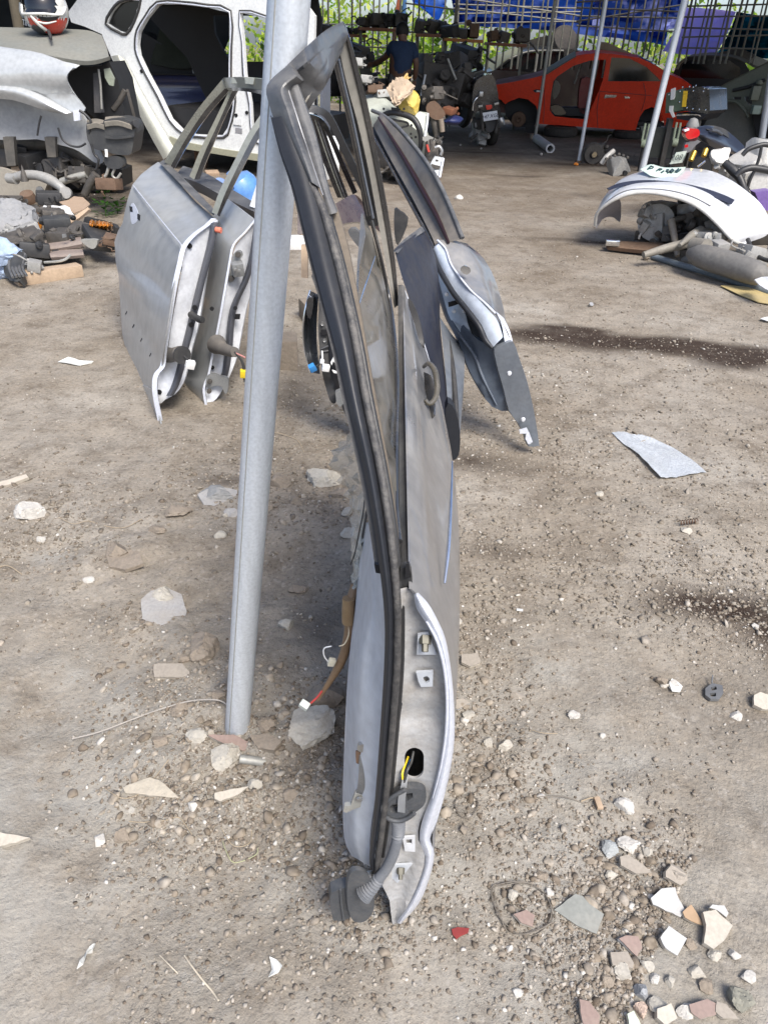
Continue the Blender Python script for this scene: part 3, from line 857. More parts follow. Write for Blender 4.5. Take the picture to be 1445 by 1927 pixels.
sheet('rear_pillar',[[(646,42,1.501),(655,70,1.515),(667,110,1.534),(683,173,1.565),(698,244,1.599),(712,318,1.635),(727,400,1.675),(740,490,1.719),(748,575,1.760)],[(634,70,1.495),(640,100,1.509),(648,138,1.528),(660,185,1.550),(674,235,1.575),(693,318,1.615),(711,415,1.662),(727,500,1.704),(742,580,1.740)]],beige_dust,md,4,2,.02,back=(0,1,0))
sheet('rear_pillar_edge',[[(648,44,1.497),(657,70,1.510),(669,110,1.529),(686,175,1.561),(701,246,1.595),(715,320,1.631),(730,402,1.671),(743,490,1.714),(750,575,1.755)],[(645,44,1.492),(653,74,1.507),(662,112,1.525),(677,176,1.556),(692,246,1.590),(707,320,1.626),(722,404,1.667),(736,492,1.710),(745,576,1.750)]],black_gloss,md,4,2,.02,back=(0,1,0))
sheet('rear_glass_run',[[(634,84,1.496),(640,108,1.508),(648,142,1.525),(660,190,1.548),(674,240,1.572),(692,320,1.611),(706,400,1.650),(712,425,1.662)],[(627,98,1.508),(632,125,1.521),(638,155,1.536),(649,200,1.558),(660,250,1.582),(673,325,1.619),(684,390,1.650),(690,425,1.667)]],black_plastic,md,4,2,.03,back=(0,1,0))
ptube('run_groove',[(629,108,1.493),(641,158,1.517),(655,215,1.545),(669,280,1.577),(682,345,1.608),(694,405,1.637)],.0042,black_gloss,md,8,3)
ptube('run_groove',[(637,112,1.500),(647,158,1.522),(661,215,1.550),(675,280,1.582),(688,345,1.613),(702,410,1.645)],.003,mat('grey_run_lip',(.13,.15,.18),.3,dust=.2),md,8,3)
ip_rows=[[(688,985,.98),(676,1060,.94),(668,1150,.90),(659,1240,.86),(654,1310,.84),(650,1400,.82),(647,1500,.81),(650,1578,.79),(664,1612,.765)],[(700,985,.87),(695,1060,.83),(694,1150,.79),(680,1240,.77),(671,1310,.765),(668,1400,.755),(664,1500,.745),(664,1578,.735),(675,1618,.725)],[(708,985,.83),(706,1060,.80),(709,1150,.765),(700,1240,.755),(692,1310,.74),(688,1400,.73),(684,1500,.725),(680,1578,.72),(686,1625,.715)],[(716,985,.775),(726,1060,.75),(731,1150,.722),(732,1240,.712),(729,1310,.71),(718,1400,.71),(706,1500,.71),(696,1578,.71),(699,1632,.71)]]
sheet('inner_panel',ip_rows,inner_grey,md,4,4,.006,back=(.6,.8,0))
sheet('inner_edge',[[(x-2,y,Y+.02)for x,y,Y in ip_rows[0]],[(x+3,y,Y-.005)for x,y,Y in ip_rows[0]]],hem_white,md,3,2,.004,back=(.6,.8,0))
film=mat('clear_film',(.62,.62,.56),.22,alpha=.34,dust=.15,dscale=14,coat=.5)
sheet('sealing_film',[[(632,842,1.42),(622,868,1.36),(640,905,1.28),(662,950,1.18),(668,1020,1.08),(664,1100,.99)],[(660,815,1.30),(655,850,1.24),(664,900,1.16),(676,960,1.06),(676,1030,.98),(669,1105,.93)],[(676,800,1.15),(684,850,1.08),(690,900,1.02),(693,960,.98),(684,1040,.93),(673,1110,.91)]],film,md,5,5,.0008,noise=.02)
patch('strap_screw',[(672,1406),(679,1401),(688,1403),(691,1410),(683,1416),(674,1413)],steel,md,depth_plane(.733),.006,back=(0,1,0),k=2)
patch('strap_slot',[(669,1416),(695,1414),(697,1434),(691,1440),(688,1420),(676,1420),(675,1438),(670,1436)],rust,md,depth_plane(.736),.004,back=(0,1,0))
sheet('check_strap',[[(676,1420,.737),(675,1450,.730),(673,1480,.727),(669,1500,.73)],[(692,1420,.734),(692,1450,.727),(689,1480,.724),(686,1500,.727)]],mat('strap_steel',(.20,.21,.22),.4,.6,dust=.4,dscale=40),md,4,3,.004,back=(0,1,0))
patch('strap_bracket',[(668,1494),(688,1496),(688,1516),(668,1522),(651,1530),(646,1527),(648,1518),(660,1516)],galv_dim,md,depth_plane(.727),.008,back=(0,1,0))
lathe('strap_rivet',at(676,1504,.722),[(.0001,-.003),(.0045,-.002),(.0048,.001),(.002,.004)],steel,md,axis=(0,1,0),seg=14)
def bolt(px,py,Y,s=1.0):
 c_=at(px,py,Y)
 bb=lathe('hinge_bolt',c_,[(.0001,-.012*s),(.0035*s,-.012*s),(.0038*s,-.004*s),(.0062*s,-.004*s),(.0065*s,.003),(.0065*s,.006)],mat('plated_bolt',(.13,.125,.10),.5,.4,dust=.2),md,axis=(0,.75,.65),seg=6)
bolt(800,1205,.706,1.2);bolt(754,1640,.700)
patch('hinge_pad',[(786,1194),(806,1190),(822,1232),(784,1232)],inner_grey,md,depth_plane(.7075),.003,back=(0,1,0))
patch('hinge_pad',[(736,1628),(776,1626),(766,1638),(748,1662),(732,1648)],inner_grey,md,depth_plane(.7035),.003,back=(0,1,0))
patch('hinge_boss',[(783,1266),(815,1264),(814,1292),(792,1293),(787,1282)],inner_grey,md,depth_plane(.708),.004,back=(0,1,0),holes=[[(796,1280),(797,1274),(803,1272),(808,1276),(808,1283),(801,1287)]])
patch('clip_plate',[(757,1576),(781,1574),(781,1603),(762,1602)],silver_clean,md,depth_plane(.7015),.003,back=(0,1,0),holes=[[(764,1580),(775,1579),(775,1589),(765,1589)]])
collar_mat=mat('boot_rubber',(.050,.056,.064),.5,dust=.35,dcol=(.24,.22,.19),dscale=30,bump=.1,bscale=120)
co=[(762,1486),(780,1484),(796,1488),(802,1500),(797,1516),(780,1530),(766,1540),(748,1545),(730,1540),(720,1526),(722,1512),(740,1498)]
patch('boot_collar',co,collar_mat,md,idw([(p[0],p[1],.690+(.006 if p[0]>770 else 0))for p in co]),.012,back=(0,1,0),k=3,holes=[[(731,1521),(735,1527),(745,1531),(756,1527),(762,1518),(750,1512),(738,1514)],[(764,1494),(776,1492),(777,1500),(766,1508),(761,1502)]])
ptube('collar_rim',[(p[0],p[1],.688)for p in co[5:]+co[:1]],.0035,collar_mat,md,8,3)
pts=[(750,1545,.690),(750,1556,.688),(749,1570,.686),(745,1590,.684),(738,1612,.682),(727,1634,.680),(714,1652,.676),(702,1666,.672),(690,1678,.668),(683,1684,.666)]
P_=[at(*p)for p in pts]
Q=smooth_path([tuple(p)for p in P_],12)
nq=len(Q);rad=[]
for i in range(nq):
 t=i/(nq-1)
 base=.0085+(.006*max(0,t-.72)/.28)
 if t<.26 or t>.68:base+=.0018*math.sin(i*1.55)
 rad.append(base)
V,F=tube_geo([Vector(q)for q in Q],rad,16)
mk('boot_bellows',V,F,mat('boot_rubber_grey',(.135,.145,.16),.55,dust=.3,dcol=(.26,.24,.21),dscale=30),md)
pl=[(656,1652),(664,1640),(678,1638),(692,1645),(700,1662),(704,1690),(703,1712),(694,1728),(680,1736),(664,1732),(655,1710),(653,1680)]
patch('boot_end_plate',pl,collar_mat,md,idw([(p[0],p[1],.672)for p in pl]),.008,back=(-.4,.9,0),k=3,grid=10)
patch('boot_end_plug',[(621,1690),(624,1680),(640,1673),(655,1670),(658,1680),(660,1712),(658,1728),(640,1733),(627,1732),(623,1715)],collar_mat,md,depth_plane(.682),.02,back=(-.2,.9,0))
ptube('plug_rib',[(641,1674,.680),(643,1702,.679),(647,1731,.680)],.0022,collar_mat,md,6,2)
sheet('cable_sleeve',[[(748,1528,.684),(749,1500,.69),(755,1474,.698),(760,1452,.708)],[(762,1530,.684),(763,1500,.69),(766,1474,.698),(767,1454,.708)]],mat('grey_tape',(.17,.18,.19),.5,dust=.3),md,4,3,.006,back=(0,1,0),bulge=.003)
ptube('cable_wire',[(758,1470,.700),(757,1455,.704),(762,1440,.715),(768,1424,.73)],.0016,yellow_plastic,md,6,3)
ptube('cable_wire',[(763,1472,.699),(763,1458,.703),(767,1444,.714),(772,1430,.73)],.0016,blue_plastic,md,6,3)
ptube('cable_wire',[(760,1474,.698),(766,1450,.704),(773,1436,.715),(778,1414,.73)],.0022,black_plastic,md,6,3)
ptube('wire_harness',[(668,1100,.93),(660,1135,.92),(658,1180,.91),(652,1215,.905),(640,1250,.90),(622,1280,.895),(606,1305,.89),(598,1318,.885)],[.006,.0085,.0085,.008,.0075,.0055,.0035,.002],tape,md,12,3)
ptube('harness_sleeve',[(656,1126,.915),(655,1150,.912),(655,1172,.91)],[.0098,.010,.0098],mat('kraft_sleeve',(.25,.16,.075),.5,dust=.2),md,12,1)
ptube('harness_wire',[(606,1300,.886),(597,1312,.882),(584,1324,.878)],.0018,mat('red_wire',(.5,.06,.05),.45),md,6,3)
ptube('harness_wire',[(656,1175,.905),(656,1195,.90),(648,1212,.895),(638,1216,.893)],.0011,mat('cream_wire',(.62,.54,.38),.5),md,6,3)
ptube('harness_wire',[(624,1216,.90),(610,1220,.90),(610,1234,.90),(618,1246,.90)],.0011,white_plastic,md,6,3)
ca=axes(-.5,.3,.4)
box('connector',at(573,1327,.872),.008,.006,.0075,mat('ivory_connector',(.62,.66,.60),.4,dust=.15),md,ca,.0015)
box('connector',at(624,1246,.895),.0055,.004,.007,mat('cream_connector',(.62,.58,.45),.4),md,axes(.2,.1,.3),.001)
ptube('dangling_wire',[(690,900,1.0),(684,960,.97),(676,1000,.96),(668,1040,.96),(660,1062,.97)],.0012,black_plastic,md,6,3)
ptube('dangling_wire',[(691,960,.96),(682,1010,.95),(676,1060,.94),(668,1110,.93)],.0018,black_plastic,md,6,3)
def hole_disc(name,px,py,Y,r,parent,material=None,ax=(0,-1,0)):
 return lathe(name,at(px,py,Y),[(.0001,.002),(r,.002),(r,-.004),(.0001,-.004)],material or hole,parent,axis=ax,seg=12)
da=on_ground(303,797)
sa=thing('car_door_shell','silver car door with its outer panel and khaki window frame showing, left of the post','car door',da)
op=[(402,411,2.98),(388,424,2.96),(366,440,2.90),(345,464,2.84),(337,495,2.80),(329,530,2.78),(322,570,2.75),(316,610,2.73),(309,655,2.71),(305,688,2.70),(294,702,2.69),(290,718,2.68),(291,745,2.67),(303,798,2.66),(290,776,2.78),(270,738,3.0),(250,700,3.22),(238,665,3.42),(231,630,3.56),(228,590,3.64),(226,555,3.68),(224,520,3.70),(218,490,3.72),(216,455,3.74),(222,436,3.74),(231,420,3.74),(235,400,3.76),(241,374,3.78),(250,347,3.82),(266,328,3.88),(284,314,3.92),(297,305,3.95),(306,308,3.90),(330,338,3.62),(365,378,3.28)]
def crease(px,py):
 t=(px-250)/(343-250);yl=348+t*(463-348)
 d=0.0
 if py<yl:d+=.13*min(1,(yl-py)/70)
 t2=(px-240)/(305-240);y2=575+t2*(690-575)
 d+=.035*math.exp(-((py-y2)/16)**2)-.02*math.exp(-((py-y2+55)/40)**2)
 d-=.012*math.sin(max(0,min(1,(py-yl)/220))*math.pi)
 return d
silver_dirty=mat('dirty_silver_panel',(0.36,0.372,0.375),0.32,0.2,dust=0.42,dcol=(0.33,0.315,0.27),dscale=2.2,coat=.4,dup=.3,rusty=.08)
patch('outer_panel',[(a,b_,c_)for a,b_,c_ in op],silver_dirty,sa,quad(op),thick=.006,grid=9,back=(.6,.8,0),relief=crease,angle=50)
ptube('body_crease',[(252,350,3.80),(275,379,3.52),(300,410,3.25),(322,437,3.03),(342,461,2.85)],.003,hem_white,sa,8,3)  # pale tube draws the highlight along the crease as colour
hemA=[(402,411),(388,424),(366,440),(346,464),(338,495),(330,530),(323,570),(317,610),(310,655),(306,688),(295,702),(291,718),(292,745),(302,795)]
hy=[2.97,2.95,2.89,2.83,2.79,2.77,2.74,2.72,2.70,2.69,2.68,2.67,2.66,2.65]
sheet('folded_edge',[[(x-4,y,Y)for(x,y),Y in zip(hemA,hy)],[(x+5,y+1,Y-.005)for(x,y),Y in zip(hemA,hy)]],hem_white,sa,3,3,.006,back=(0,1,0))
fa=[(404,416,2.99),(385,432,2.95),(362,450,2.90),(350,470,2.86),(342,510,2.83),(333,560,2.80),(322,620,2.77),(313,680,2.75),(300,704,2.74),(297,730,2.72),(300,760,2.72),(311,752,2.72),(330,742,2.72),(346,720,2.75),(354,690,2.78),(362,655,2.80),(372,620,2.83),(381,570,2.88),(390,510,2.92),(400,460,2.97),(408,425,2.99)]
patch('hinge_face',fa,silver_clean,sa,thick=.03,grid=12,k=2,back=(0,1,0))
for(x,y)in((357,463),(343,507),(304,693),(300,738),(367,579),(360,611)):
 hole_disc('bolt_hole',x,y,float(np.interp(y,[460,740],[2.87,2.715])),.010,sa)
sealA=[(402,420),(396,455),(388,488),(377,530),(366,575),(353,630),(344,665),(336,700),(327,728),(318,745)]
sheet('door_seal',[[(x-5,y,float(np.interp(y,[420,745],[2.95,2.70])))for x,y in sealA],[(x+1,y,float(np.interp(y,[420,745],[2.935,2.685])))for x,y in sealA],[(x+8,y,float(np.interp(y,[420,745],[2.95,2.70])))for x,y in sealA]],mat('worn_seal',(.07,.075,.09),.5,dust=.3,dcol=(.2,.19,.18),dscale=20),sa,3,3,.02,back=(0,1,0))
ptube('check_arm',[(360,592,2.80),(368,597,2.77),(376,601,2.75),(382,602,2.74)],[.014,.012,.014,.012],black_plastic,sa,10,2)
ptube('wire_boot',[(318,668,2.75),(328,667,2.70),(338,664,2.66)],[.030,.026,.026],mat('boot_dusty',(.09,.085,.08),.6,dust=.5),sa,14,3)
lathe('boot_flange',at(343,668,2.64),[(.0001,-.004),(.034,-.004),(.034,.004),(.0001,.004)],black_plastic,sa,axis=(.6,-.8,.1),seg=18)
box('connector',at(358,686,2.64),.017,.012,.015,white_plastic,sa,axes(.4,.2,.3),.003)
ptube('harness_wire',[(346,670,2.64),(352,676,2.64),(356,683,2.64)],.005,black_plastic,sa,6,2)
QA=quad(op)
def onA(px,py):return QA(px,py)+ray(px,py).normalized()*(crease(px,py)-.004)
patch('handle_recess',[(246,388),(251,382),(258,394),(261,408),(257,418),(249,422),(246,408)],hem_white,sa,lambda x,y:onA(x,y),.006,back=(.6,.8,0),k=2)
patch('lock_hole',[(244,388),(249,389),(250,399),(245,398)],hole,sa,lambda x,y:onA(x,y)-ray(x,y)*.004,.004,back=(.6,.8,0))
patch('lock_hole',[(259,402),(264,405),(263,415),(259,412)],hole,sa,lambda x,y:onA(x,y)-ray(x,y)*.004,.004,back=(.6,.8,0))
for(x,y)in((238,588),(251,613),(266,639),(283,667)):
 patch('clip_hole',[(x-2,y+3),(x+1,y-3),(x+2,y-2),(x-1,y+4)],hole,sa,lambda a,b_:onA(a,b_)-ray(a,b_)*.003,.003,back=(.6,.8,0))
sheet('belt_strip',[[(300,306,3.95),(330,336,3.65),(365,372,3.34),(400,404,3.02)],[(309,300,4.02),(340,330,3.72),(375,365,3.40),(406,398,3.05)]],frame_dust,sa,4,2,.02,back=(0,1,-.3))
def bar(nm,l,r,mtl,par,th=.02,mid=None):
 rows=[l,r]if mid is None else[l,mid,r]
 return sheet(nm,rows,mtl,par,4,3,th,back=(0,1,0))
olive=mat('khaki_silver_frame',(.30,.305,.26),.25,.3,dust=.25,dcol=(.17,.165,.135),dscale=9,coat=.6)
bar('rear_pillar',[(309,305,3.92),(338,256,3.86),(375,202,3.80),(418,150,3.74)],[(322,312,3.92),(350,262,3.86),(386,208,3.80),(424,166,3.74)],olive,sa)
bar('pillar_seal',[(322,312,3.90),(350,262,3.84),(386,208,3.78),(424,166,3.72)],[(328,318,3.90),(356,268,3.84),(392,216,3.78),(432,170,3.72)],black_gloss,sa)
bar('division_bar',[(357,332,3.66),(378,280,3.66),(405,225,3.66),(432,170,3.66)],[(366,338,3.66),(386,286,3.66),(411,232,3.66),(438,170,3.66)],olive,sa)
bar('division_seal',[(366,338,3.64),(386,286,3.64),(411,232,3.64),(438,170,3.64)],[(375,338,3.64),(396,285,3.64),(420,228,3.64),(448,170,3.64)],black_gloss,sa)
bar('front_pillar',[(399,400,3.03),(414,358,3.03),(440,305,3.04),(468,250,3.06),(498,205,3.08)],[(409,404,3.02),(425,362,3.02),(450,309,3.03),(478,255,3.05),(503,220,3.07)],olive,sa)
bar('front_seal',[(409,404,3.01),(425,362,3.01),(450,309,3.02),(478,255,3.04),(503,220,3.06)],[(413,408,3.01),(432,366,3.01),(458,314,3.02),(486,262,3.04),(506,235,3.06)],black_gloss,sa)
bar('head_rail',[(419,147,3.74),(450,145,3.50),(480,147,3.30),(508,150,3.10)],[(424,168,3.72),(450,166,3.48),(480,170,3.28),(508,176,3.08)],olive,sa,.03)
bar('tape_patch',[(434,146,3.62),(456,145,3.46),(479,147,3.30)],[(433,157,3.61),(456,157,3.45),(477,159,3.29)],mat('masking_tape',(.55,.55,.45),.6),sa,.01)
bar('rear_seal_line',[(424,166,3.70),(450,165,3.46),(480,168,3.26),(508,174,3.06)],[(426,172,3.70),(450,171,3.46),(480,175,3.26),(508,182,3.06)],black_gloss,sa,.02)
dbp=on_ground(390,777)
sb_=thing('car_door_shell','silver car door with two grey hinges, squeezed between its neighbour and the post','car door',dbp)
hemB=[(480,414),(462,436),(440,460),(433,490),(427,525),(420,565),(413,605),(405,645),(397,685),(392,708),(386,722),(384,740),(391,778)]
hyB=[2.98,2.97,2.94,2.92,2.90,2.88,2.87,2.86,2.85,2.84,2.83,2.82,2.80]
skB=[(x-w,y+dy,Y+.25)for(x,y),Y,w,dy in zip(hemB,hyB,[60,58,50,44,40,40,40,42,44,44,44,42,30],[-46,-40,-30,-15,0,0,0,0,0,0,-6,-14,-40])]
sheet('outer_panel',[skB,[((x+a)/2,(y+b_)/2,Y+.10)for(x,y),Y,(a,b_,_c)in zip(hemB,hyB,skB)],[(x,y,Y)for(x,y),Y in zip(hemB,hyB)]],silver_dirty,sb_,4,3,.004,back=(.6,.8,0))
sheet('folded_edge',[[(x-2,y,Y-.002)for(x,y),Y in zip(hemB,hyB)],[(x+2,y,Y-.004)for(x,y),Y in zip(hemB,hyB)]],hem_white,sb_,3,2,.006,back=(0,1,0))
fb=[(481,418,3.0),(463,440,2.98),(444,462,2.96),(436,495,2.94),(429,530,2.92),(421,570,2.90),(414,610,2.89),(406,650,2.88),(398,690,2.87),(389,716,2.86),(387,745,2.84),(392,760,2.83),(408,750,2.84),(424,725,2.87),(436,700,2.89),(448,665,2.92),(456,620,2.95),(464,580,2.98),(474,540,3.0),(482,480,3.02),(486,440,3.02)]
patch('hinge_face',fb,silver_clean,sb_,thick=.03,grid=12,k=2,back=(0,1,0))
sealB=[(483,424),(478,460),(470,500),(458,535),(446,560),(437,585),(432,620),(430,650),(425,690),(420,712)]
sheet('door_seal',[[(x-5,y,2.95-(y-420)*.0003)for x,y in sealB],[(x+1,y,2.93-(y-420)*.0003)for x,y in sealB],[(x+7,y,2.95-(y-420)*.0003)for x,y in sealB]],mat('worn_seal',(0,0,0)),sb_,3,3,.02,back=(0,1,0))
hin=mat('grey_hinge',(.30,.31,.31),.45,.5,dust=.3,dscale=18)
def hinge(px,py,Y,flip):
 h=patch('upper_hinge' if not flip else 'lower_hinge',[(437,487),(440,478),(447,472),(454,474),(456,482),(452,489),(453,499),(448,508),(443,522),(438,531),(431,530),(429,523),(434,512),(435,498)]if not flip else[(390,708),(402,704),(412,708),(425,710),(430,718),(428,738),(423,740),(418,728),(404,726),(394,731),(388,724)],hin,sb_,depth_plane(Y),.016,back=(0,1,0),k=2)
 return h
hu=hinge(0,0,2.915,False);hl=hinge(0,0,2.82,True)
for(x,y)in((448,479),(436,524)):lathe('hinge_bolt',at(x,y,2.91),[(.0001,-.008),(.010,-.007),(.011,.004)],cast_dark,sb_,axis=(0,1,0),seg=10)
box('hinge_knuckle',at(448,506,2.90),.022,.016,.026,hin,sb_,axes(.3,.2,-.1),.005)
for(x,y)in((443,507),(451,509)):lathe('hinge_pin',at(x,y,2.87),[(.0001,-.004),(.006,-.003),(.006,.004)],steel,sb_,axis=(0,1,0),seg=10)
for(x,y)in((394,736),(395,718)):lathe('hinge_bolt',at(x,y,2.81),[(.0001,-.008),(.009,-.007),(.010,.004)],cast_dark,sb_,axis=(0,1,0),seg=10)
for(x,y)in((400,692),(399,581),(443,580)):hole_disc('bolt_hole',x,y,2.86,.008,sb_)
patch('latch_slot',[(442,592),(452,592),(451,601),(441,601)],hole,sb_,depth_plane(2.90),.01,back=(0,1,0))
ptube('wire_boot',[(408,648,2.85),(418,655,2.80),(430,660,2.76),(443,663,2.72)],[.040,.026,.022,.019],mat('boot_dusty',(0,0,0)),sb_,14,4)
ptube('harness_wire',[(441,662,2.72),(450,672,2.72),(458,686,2.72),(462,718,2.72)],[.004,.004,.006,.007],black_plastic,sb_,8,3)
ptube('harness_wire',[(443,664,2.72),(452,668,2.72),(462,673,2.72)],.003,mat('pink_wire',(.5,.22,.2),.5),sb_,6,3)
box('connector',at(458,703,2.715),.012,.010,.016,yellow_plastic,sb_,axes(.2,.2,.1),.003)
lathe('door_bump_stop',at(412,433,2.93),[(.0001,-.012),(.010,-.012),(.011,.01),(.0001,.01)],mat('orange_plug',(.75,.20,.12),.5),sb_,axis=(1,-.2,-.1),seg=14)
sheet('belt_top',[[(330,330,3.9),(375,345,3.7),(430,375,3.4),(478,398,3.1)],[(345,312,4.1),(392,328,3.9),(440,358,3.6),(484,384,3.25)]],frame_dust,sb_,4,2,.05,back=(0,.4,-1))
sheet('window_frame_base',[[(470,388,3.16),(478,362,3.2),(486,336,3.25),(492,312,3.28)],[(482,392,3.15),(487,362,3.2),(492,336,3.25),(496,312,3.28)]],silver_clean,sb_,3,2,.03,back=(0,1,0))
dc=on_ground(648,772)
bd=thing('car_door_shell','black car door with blue and white plugs dangling from its edge, behind the main door','car door',(dc.x,dc.y,dc.z))
sheet('outer_panel',[[(583,548,2.62),(574,590,2.60),(571,630,2.59),(574,665,2.58),(583,700,2.57)],[(590,550,2.60),(581,592,2.64),(579,632,2.66),(583,668,2.64),(592,702,2.58)],[(600,555,2.55),(597,594,2.60),(596,634,2.62),(598,668,2.60),(602,704,2.55)]],mat('dark_blue_gloss',(.075,.085,.10),.12,.3,dust=.25,dcol=(.26,.26,.25),dscale=6,coat=1),bd,4,4,.006,back=(0,1,0))
ptube('outer_edge',[(584,546,2.61),(574,585,2.59),(570,625,2.58),(574,665,2.57),(584,702,2.56)],.0035,chrome,bd,8,3)
patch('handle_end',[(577,566),(582,560),(590,562),(588,585),(584,600),(577,592)],black_gloss,bd,depth_plane(2.57),.03,back=(0,1,0),k=2)
fc=[(586,520,2.62),(600,560,2.56),(598,610,2.54),(602,660,2.52),(606,700,2.50),(612,725,2.52),(620,752,2.50),(628,760,2.5),(634,752,2.5),(640,720,2.5),(632,690,2.52),(628,650,2.54),(622,600,2.56),(612,550,2.6),(600,515,2.62)]
patch('latch_face',fc,black_plastic,bd,thick=.03,grid=14,k=2,back=(0,1,0))
for(x,y)in((607,609),(611,640)):lathe('latch_screw',at(x,y,2.53),[(.0001,-.002),(.0045,-.002),(.0062,-.004),(.0062,.004)],steel,bd,axis=(0,1,0),seg=14)
patch('latch_opening',[(604,622),(616,621),(617,630),(605,631)],hole,bd,depth_plane(2.525),.01,back=(0,1,0))
ptube('latch_rib',[(604,657,2.52),(611,654,2.52),(618,651,2.52)],.003,frame_dust,bd,8,2);ptube('latch_rib',[(605,662,2.52),(612,661,2.52),(618,660,2.52)],.003,frame_dust,bd,8,2)
sheet('door_seal',[[(598,500,2.60),(612,560,2.57),(620,620,2.54),(622,665,2.52),(628,710,2.5),(634,740,2.5)],[(612,500,2.58),(624,560,2.55),(632,620,2.52),(632,665,2.50),(638,710,2.48),(640,738,2.48)]],seal_mat,bd,4,3,.02,back=(0,1,0),bulge=.006)
patch('hook',[(622,682),(627,673),(636,682),(633,686),(627,680),(624,688)],white_plastic,bd,depth_plane(2.46),.008,back=(0,1,0));patch('hook',[(625,697),(633,700),(639,694),(642,690),(643,697),(636,703),(628,702)],white_plastic,bd,depth_plane(2.46),.008,back=(0,1,0))
patch('lower_hinge',[(631,738),(640,734),(658,736),(660,756),(648,758),(640,766),(633,758)],hin,bd,depth_plane(2.46),.02,back=(0,1,0))
patch('lower_panel',[(628,690),(650,700),(664,740),(672,790),(660,802),(652,786),(640,756),(634,730)],frame_dust,bd,depth_plane(2.52),.03,back=(0,1,0),k=2)
ptube('harness_wire',[(604,668,2.50),(602,680,2.48),(600,686,2.47),(596,690,2.46)],.004,black_plastic,bd,8,3)
ptube('harness_wire',[(606,660,2.48),(607,672,2.47),(606,680,2.46)],.003,white_plastic,bd,8,3)
box('connector',at(588,692,2.44),.011,.010,.013,blue_plastic,bd,axes(.3,.3,-.5),.003)
box('connector',at(613,692,2.44),.013,.010,.011,white_plastic,bd,axes(.2,.1,.2),.003)
box('connector',at(606,680,2.45),.007,.006,.007,white_plastic,bd,axes(.2,.1,.2),.002)
sheet('head_rail',[[(560,205,2.66),(580,198,2.68),(606,204,2.70),(622,216,2.72),(640,250,2.76),(662,296,2.82),(690,350,2.90),(720,405,2.98)],[(560,217,2.65),(580,212,2.67),(600,216,2.69),(612,224,2.71),(630,258,2.75),(651,304,2.81),(678,358,2.89),(706,412,2.97)]],rubber,bd,4,3,.02,back=(0,1,0),bulge=.005)
sheet('head_rail_inner',[[(572,213,2.69),(592,217,2.71),(610,228,2.73),(628,262,2.77),(648,308,2.83),(672,362,2.91)],[(572,219,2.69),(590,224,2.71),(604,233,2.73),(620,264,2.77),(640,312,2.83),(664,366,2.91)]],black_gloss,bd,4,2,.015,back=(0,1,0))
sheet('division_bar',[[(580,215,2.74),(592,260,2.76),(610,310,2.80),(635,372,2.86)],[(602,222,2.74),(616,262,2.76),(632,310,2.80),(655,372,2.86)]],black_gloss,bd,4,2,.02,back=(0,1,0))
ptube('division_line',[(592,222,2.72),(606,266,2.74),(624,318,2.78),(645,374,2.84)],.0022,olive,bd,6,3)
ptube('division_line',[(597,222,2.72),(611,266,2.74),(629,318,2.78),(650,374,2.84)],.0022,frame_dust,bd,6,3)
sheet('belt',[[(560,395,2.65),(600,400,2.68),(640,378,2.75),(668,366,2.85),(690,390,2.9)],[(560,440,2.62),(606,440,2.65),(650,420,2.72),(690,420,2.8),(720,440,2.85)]],mat('dark_maroon_gloss',(.035,.018,.018),.2,dust=.3,coat=.6),bd,4,3,.05,back=(0,1,-.3))
patch('mirror_mount',[(655,436),(668,430),(684,448),(692,470),(680,470),(664,452)],frame_dust,bd,depth_plane(2.66),.03,back=(0,1,0),k=2)
sheet('wooden_prop',[[(567,462,2.9),(567,490,2.88),(567,522,2.86)],[(579,462,2.9),(579,490,2.88),(579,524,2.86)]],wood,bd,2,2,.02,back=(0,1,0))
dd=on_ground(856,862)
nb=thing('car_door_shell','dusty dark blue car door wedged between the main door and the blue-grey door','car door',dd)
navy=mat('navy_paint',(0.012,0.016,0.034),0.36,0.0,spec=.3,dust=0.5,dcol=(0.075,0.07,0.062),dscale=9,dup=.4)
sheet('outer_panel',[[(742,470,2.30),(756,520,2.26),(772,570,2.2),(790,640,2.15),(805,720,2.1),(815,800,2.06),(820,870,2.04)],[(770,450,2.48),(790,496,2.46),(806,560,2.40),(815,640,2.34),(822,720,2.26),(830,800,2.18),(835,870,2.10)],[(796,432,2.72),(816,474,2.72),(827,540,2.66),(828,610,2.60),(836,690,2.48),(846,780,2.34),(852,866,2.22)]],navy,nb,4,4,.01,back=(0,1,0))
sheet('belt_strip',[[(741,474,2.29),(757,456,2.43),(775,442,2.56),(794,428,2.70)],[(749,476,2.28),(762,461,2.42),(780,448,2.55),(799,435,2.69)]],frame_dust,nb,4,2,.02,back=(0,1,0))
sheet('sill_moulding',[[(828,600,2.62),(836,680,2.48),(842,760,2.34),(846,860,2.20)],[(850,632,2.66),(858,690,2.52),(860,760,2.38),(858,850,2.24)],[(868,652,2.70),(874,680,2.58),(870,760,2.42),(864,838,2.28),]],mat('blue_grey_paint',(.12,.14,.17),.35,.2,dust=.5,dcol=(.25,.245,.23),dscale=6,coat=.4),nb,4,3,.02,back=(0,1,0))
ptube('moulding_seal',[(842,640,2.62),(852,700,2.48),(858,780,2.32),(858,856,2.2)],.010,black_plastic,nb,8,3)
patch('bottom_corner',[(838,770),(850,762),(862,790),(866,830),(862,858),(852,866),(842,858)],seal_mat,nb,depth_plane(2.12),.05,back=(0,1,0),k=2)
patch('front_bracket',[(742,395,2.9),(752,398,2.9),(768,412,2.9),(760,440,2.9),(748,462,2.9),(742,440,2.9)],black_plastic,nb,thick=.03,k=2)
de=on_ground(1006,838)
ed=thing('car_door_shell','blue-grey car door with glossy black pillar and silver edge, right of the main door','car door',de)
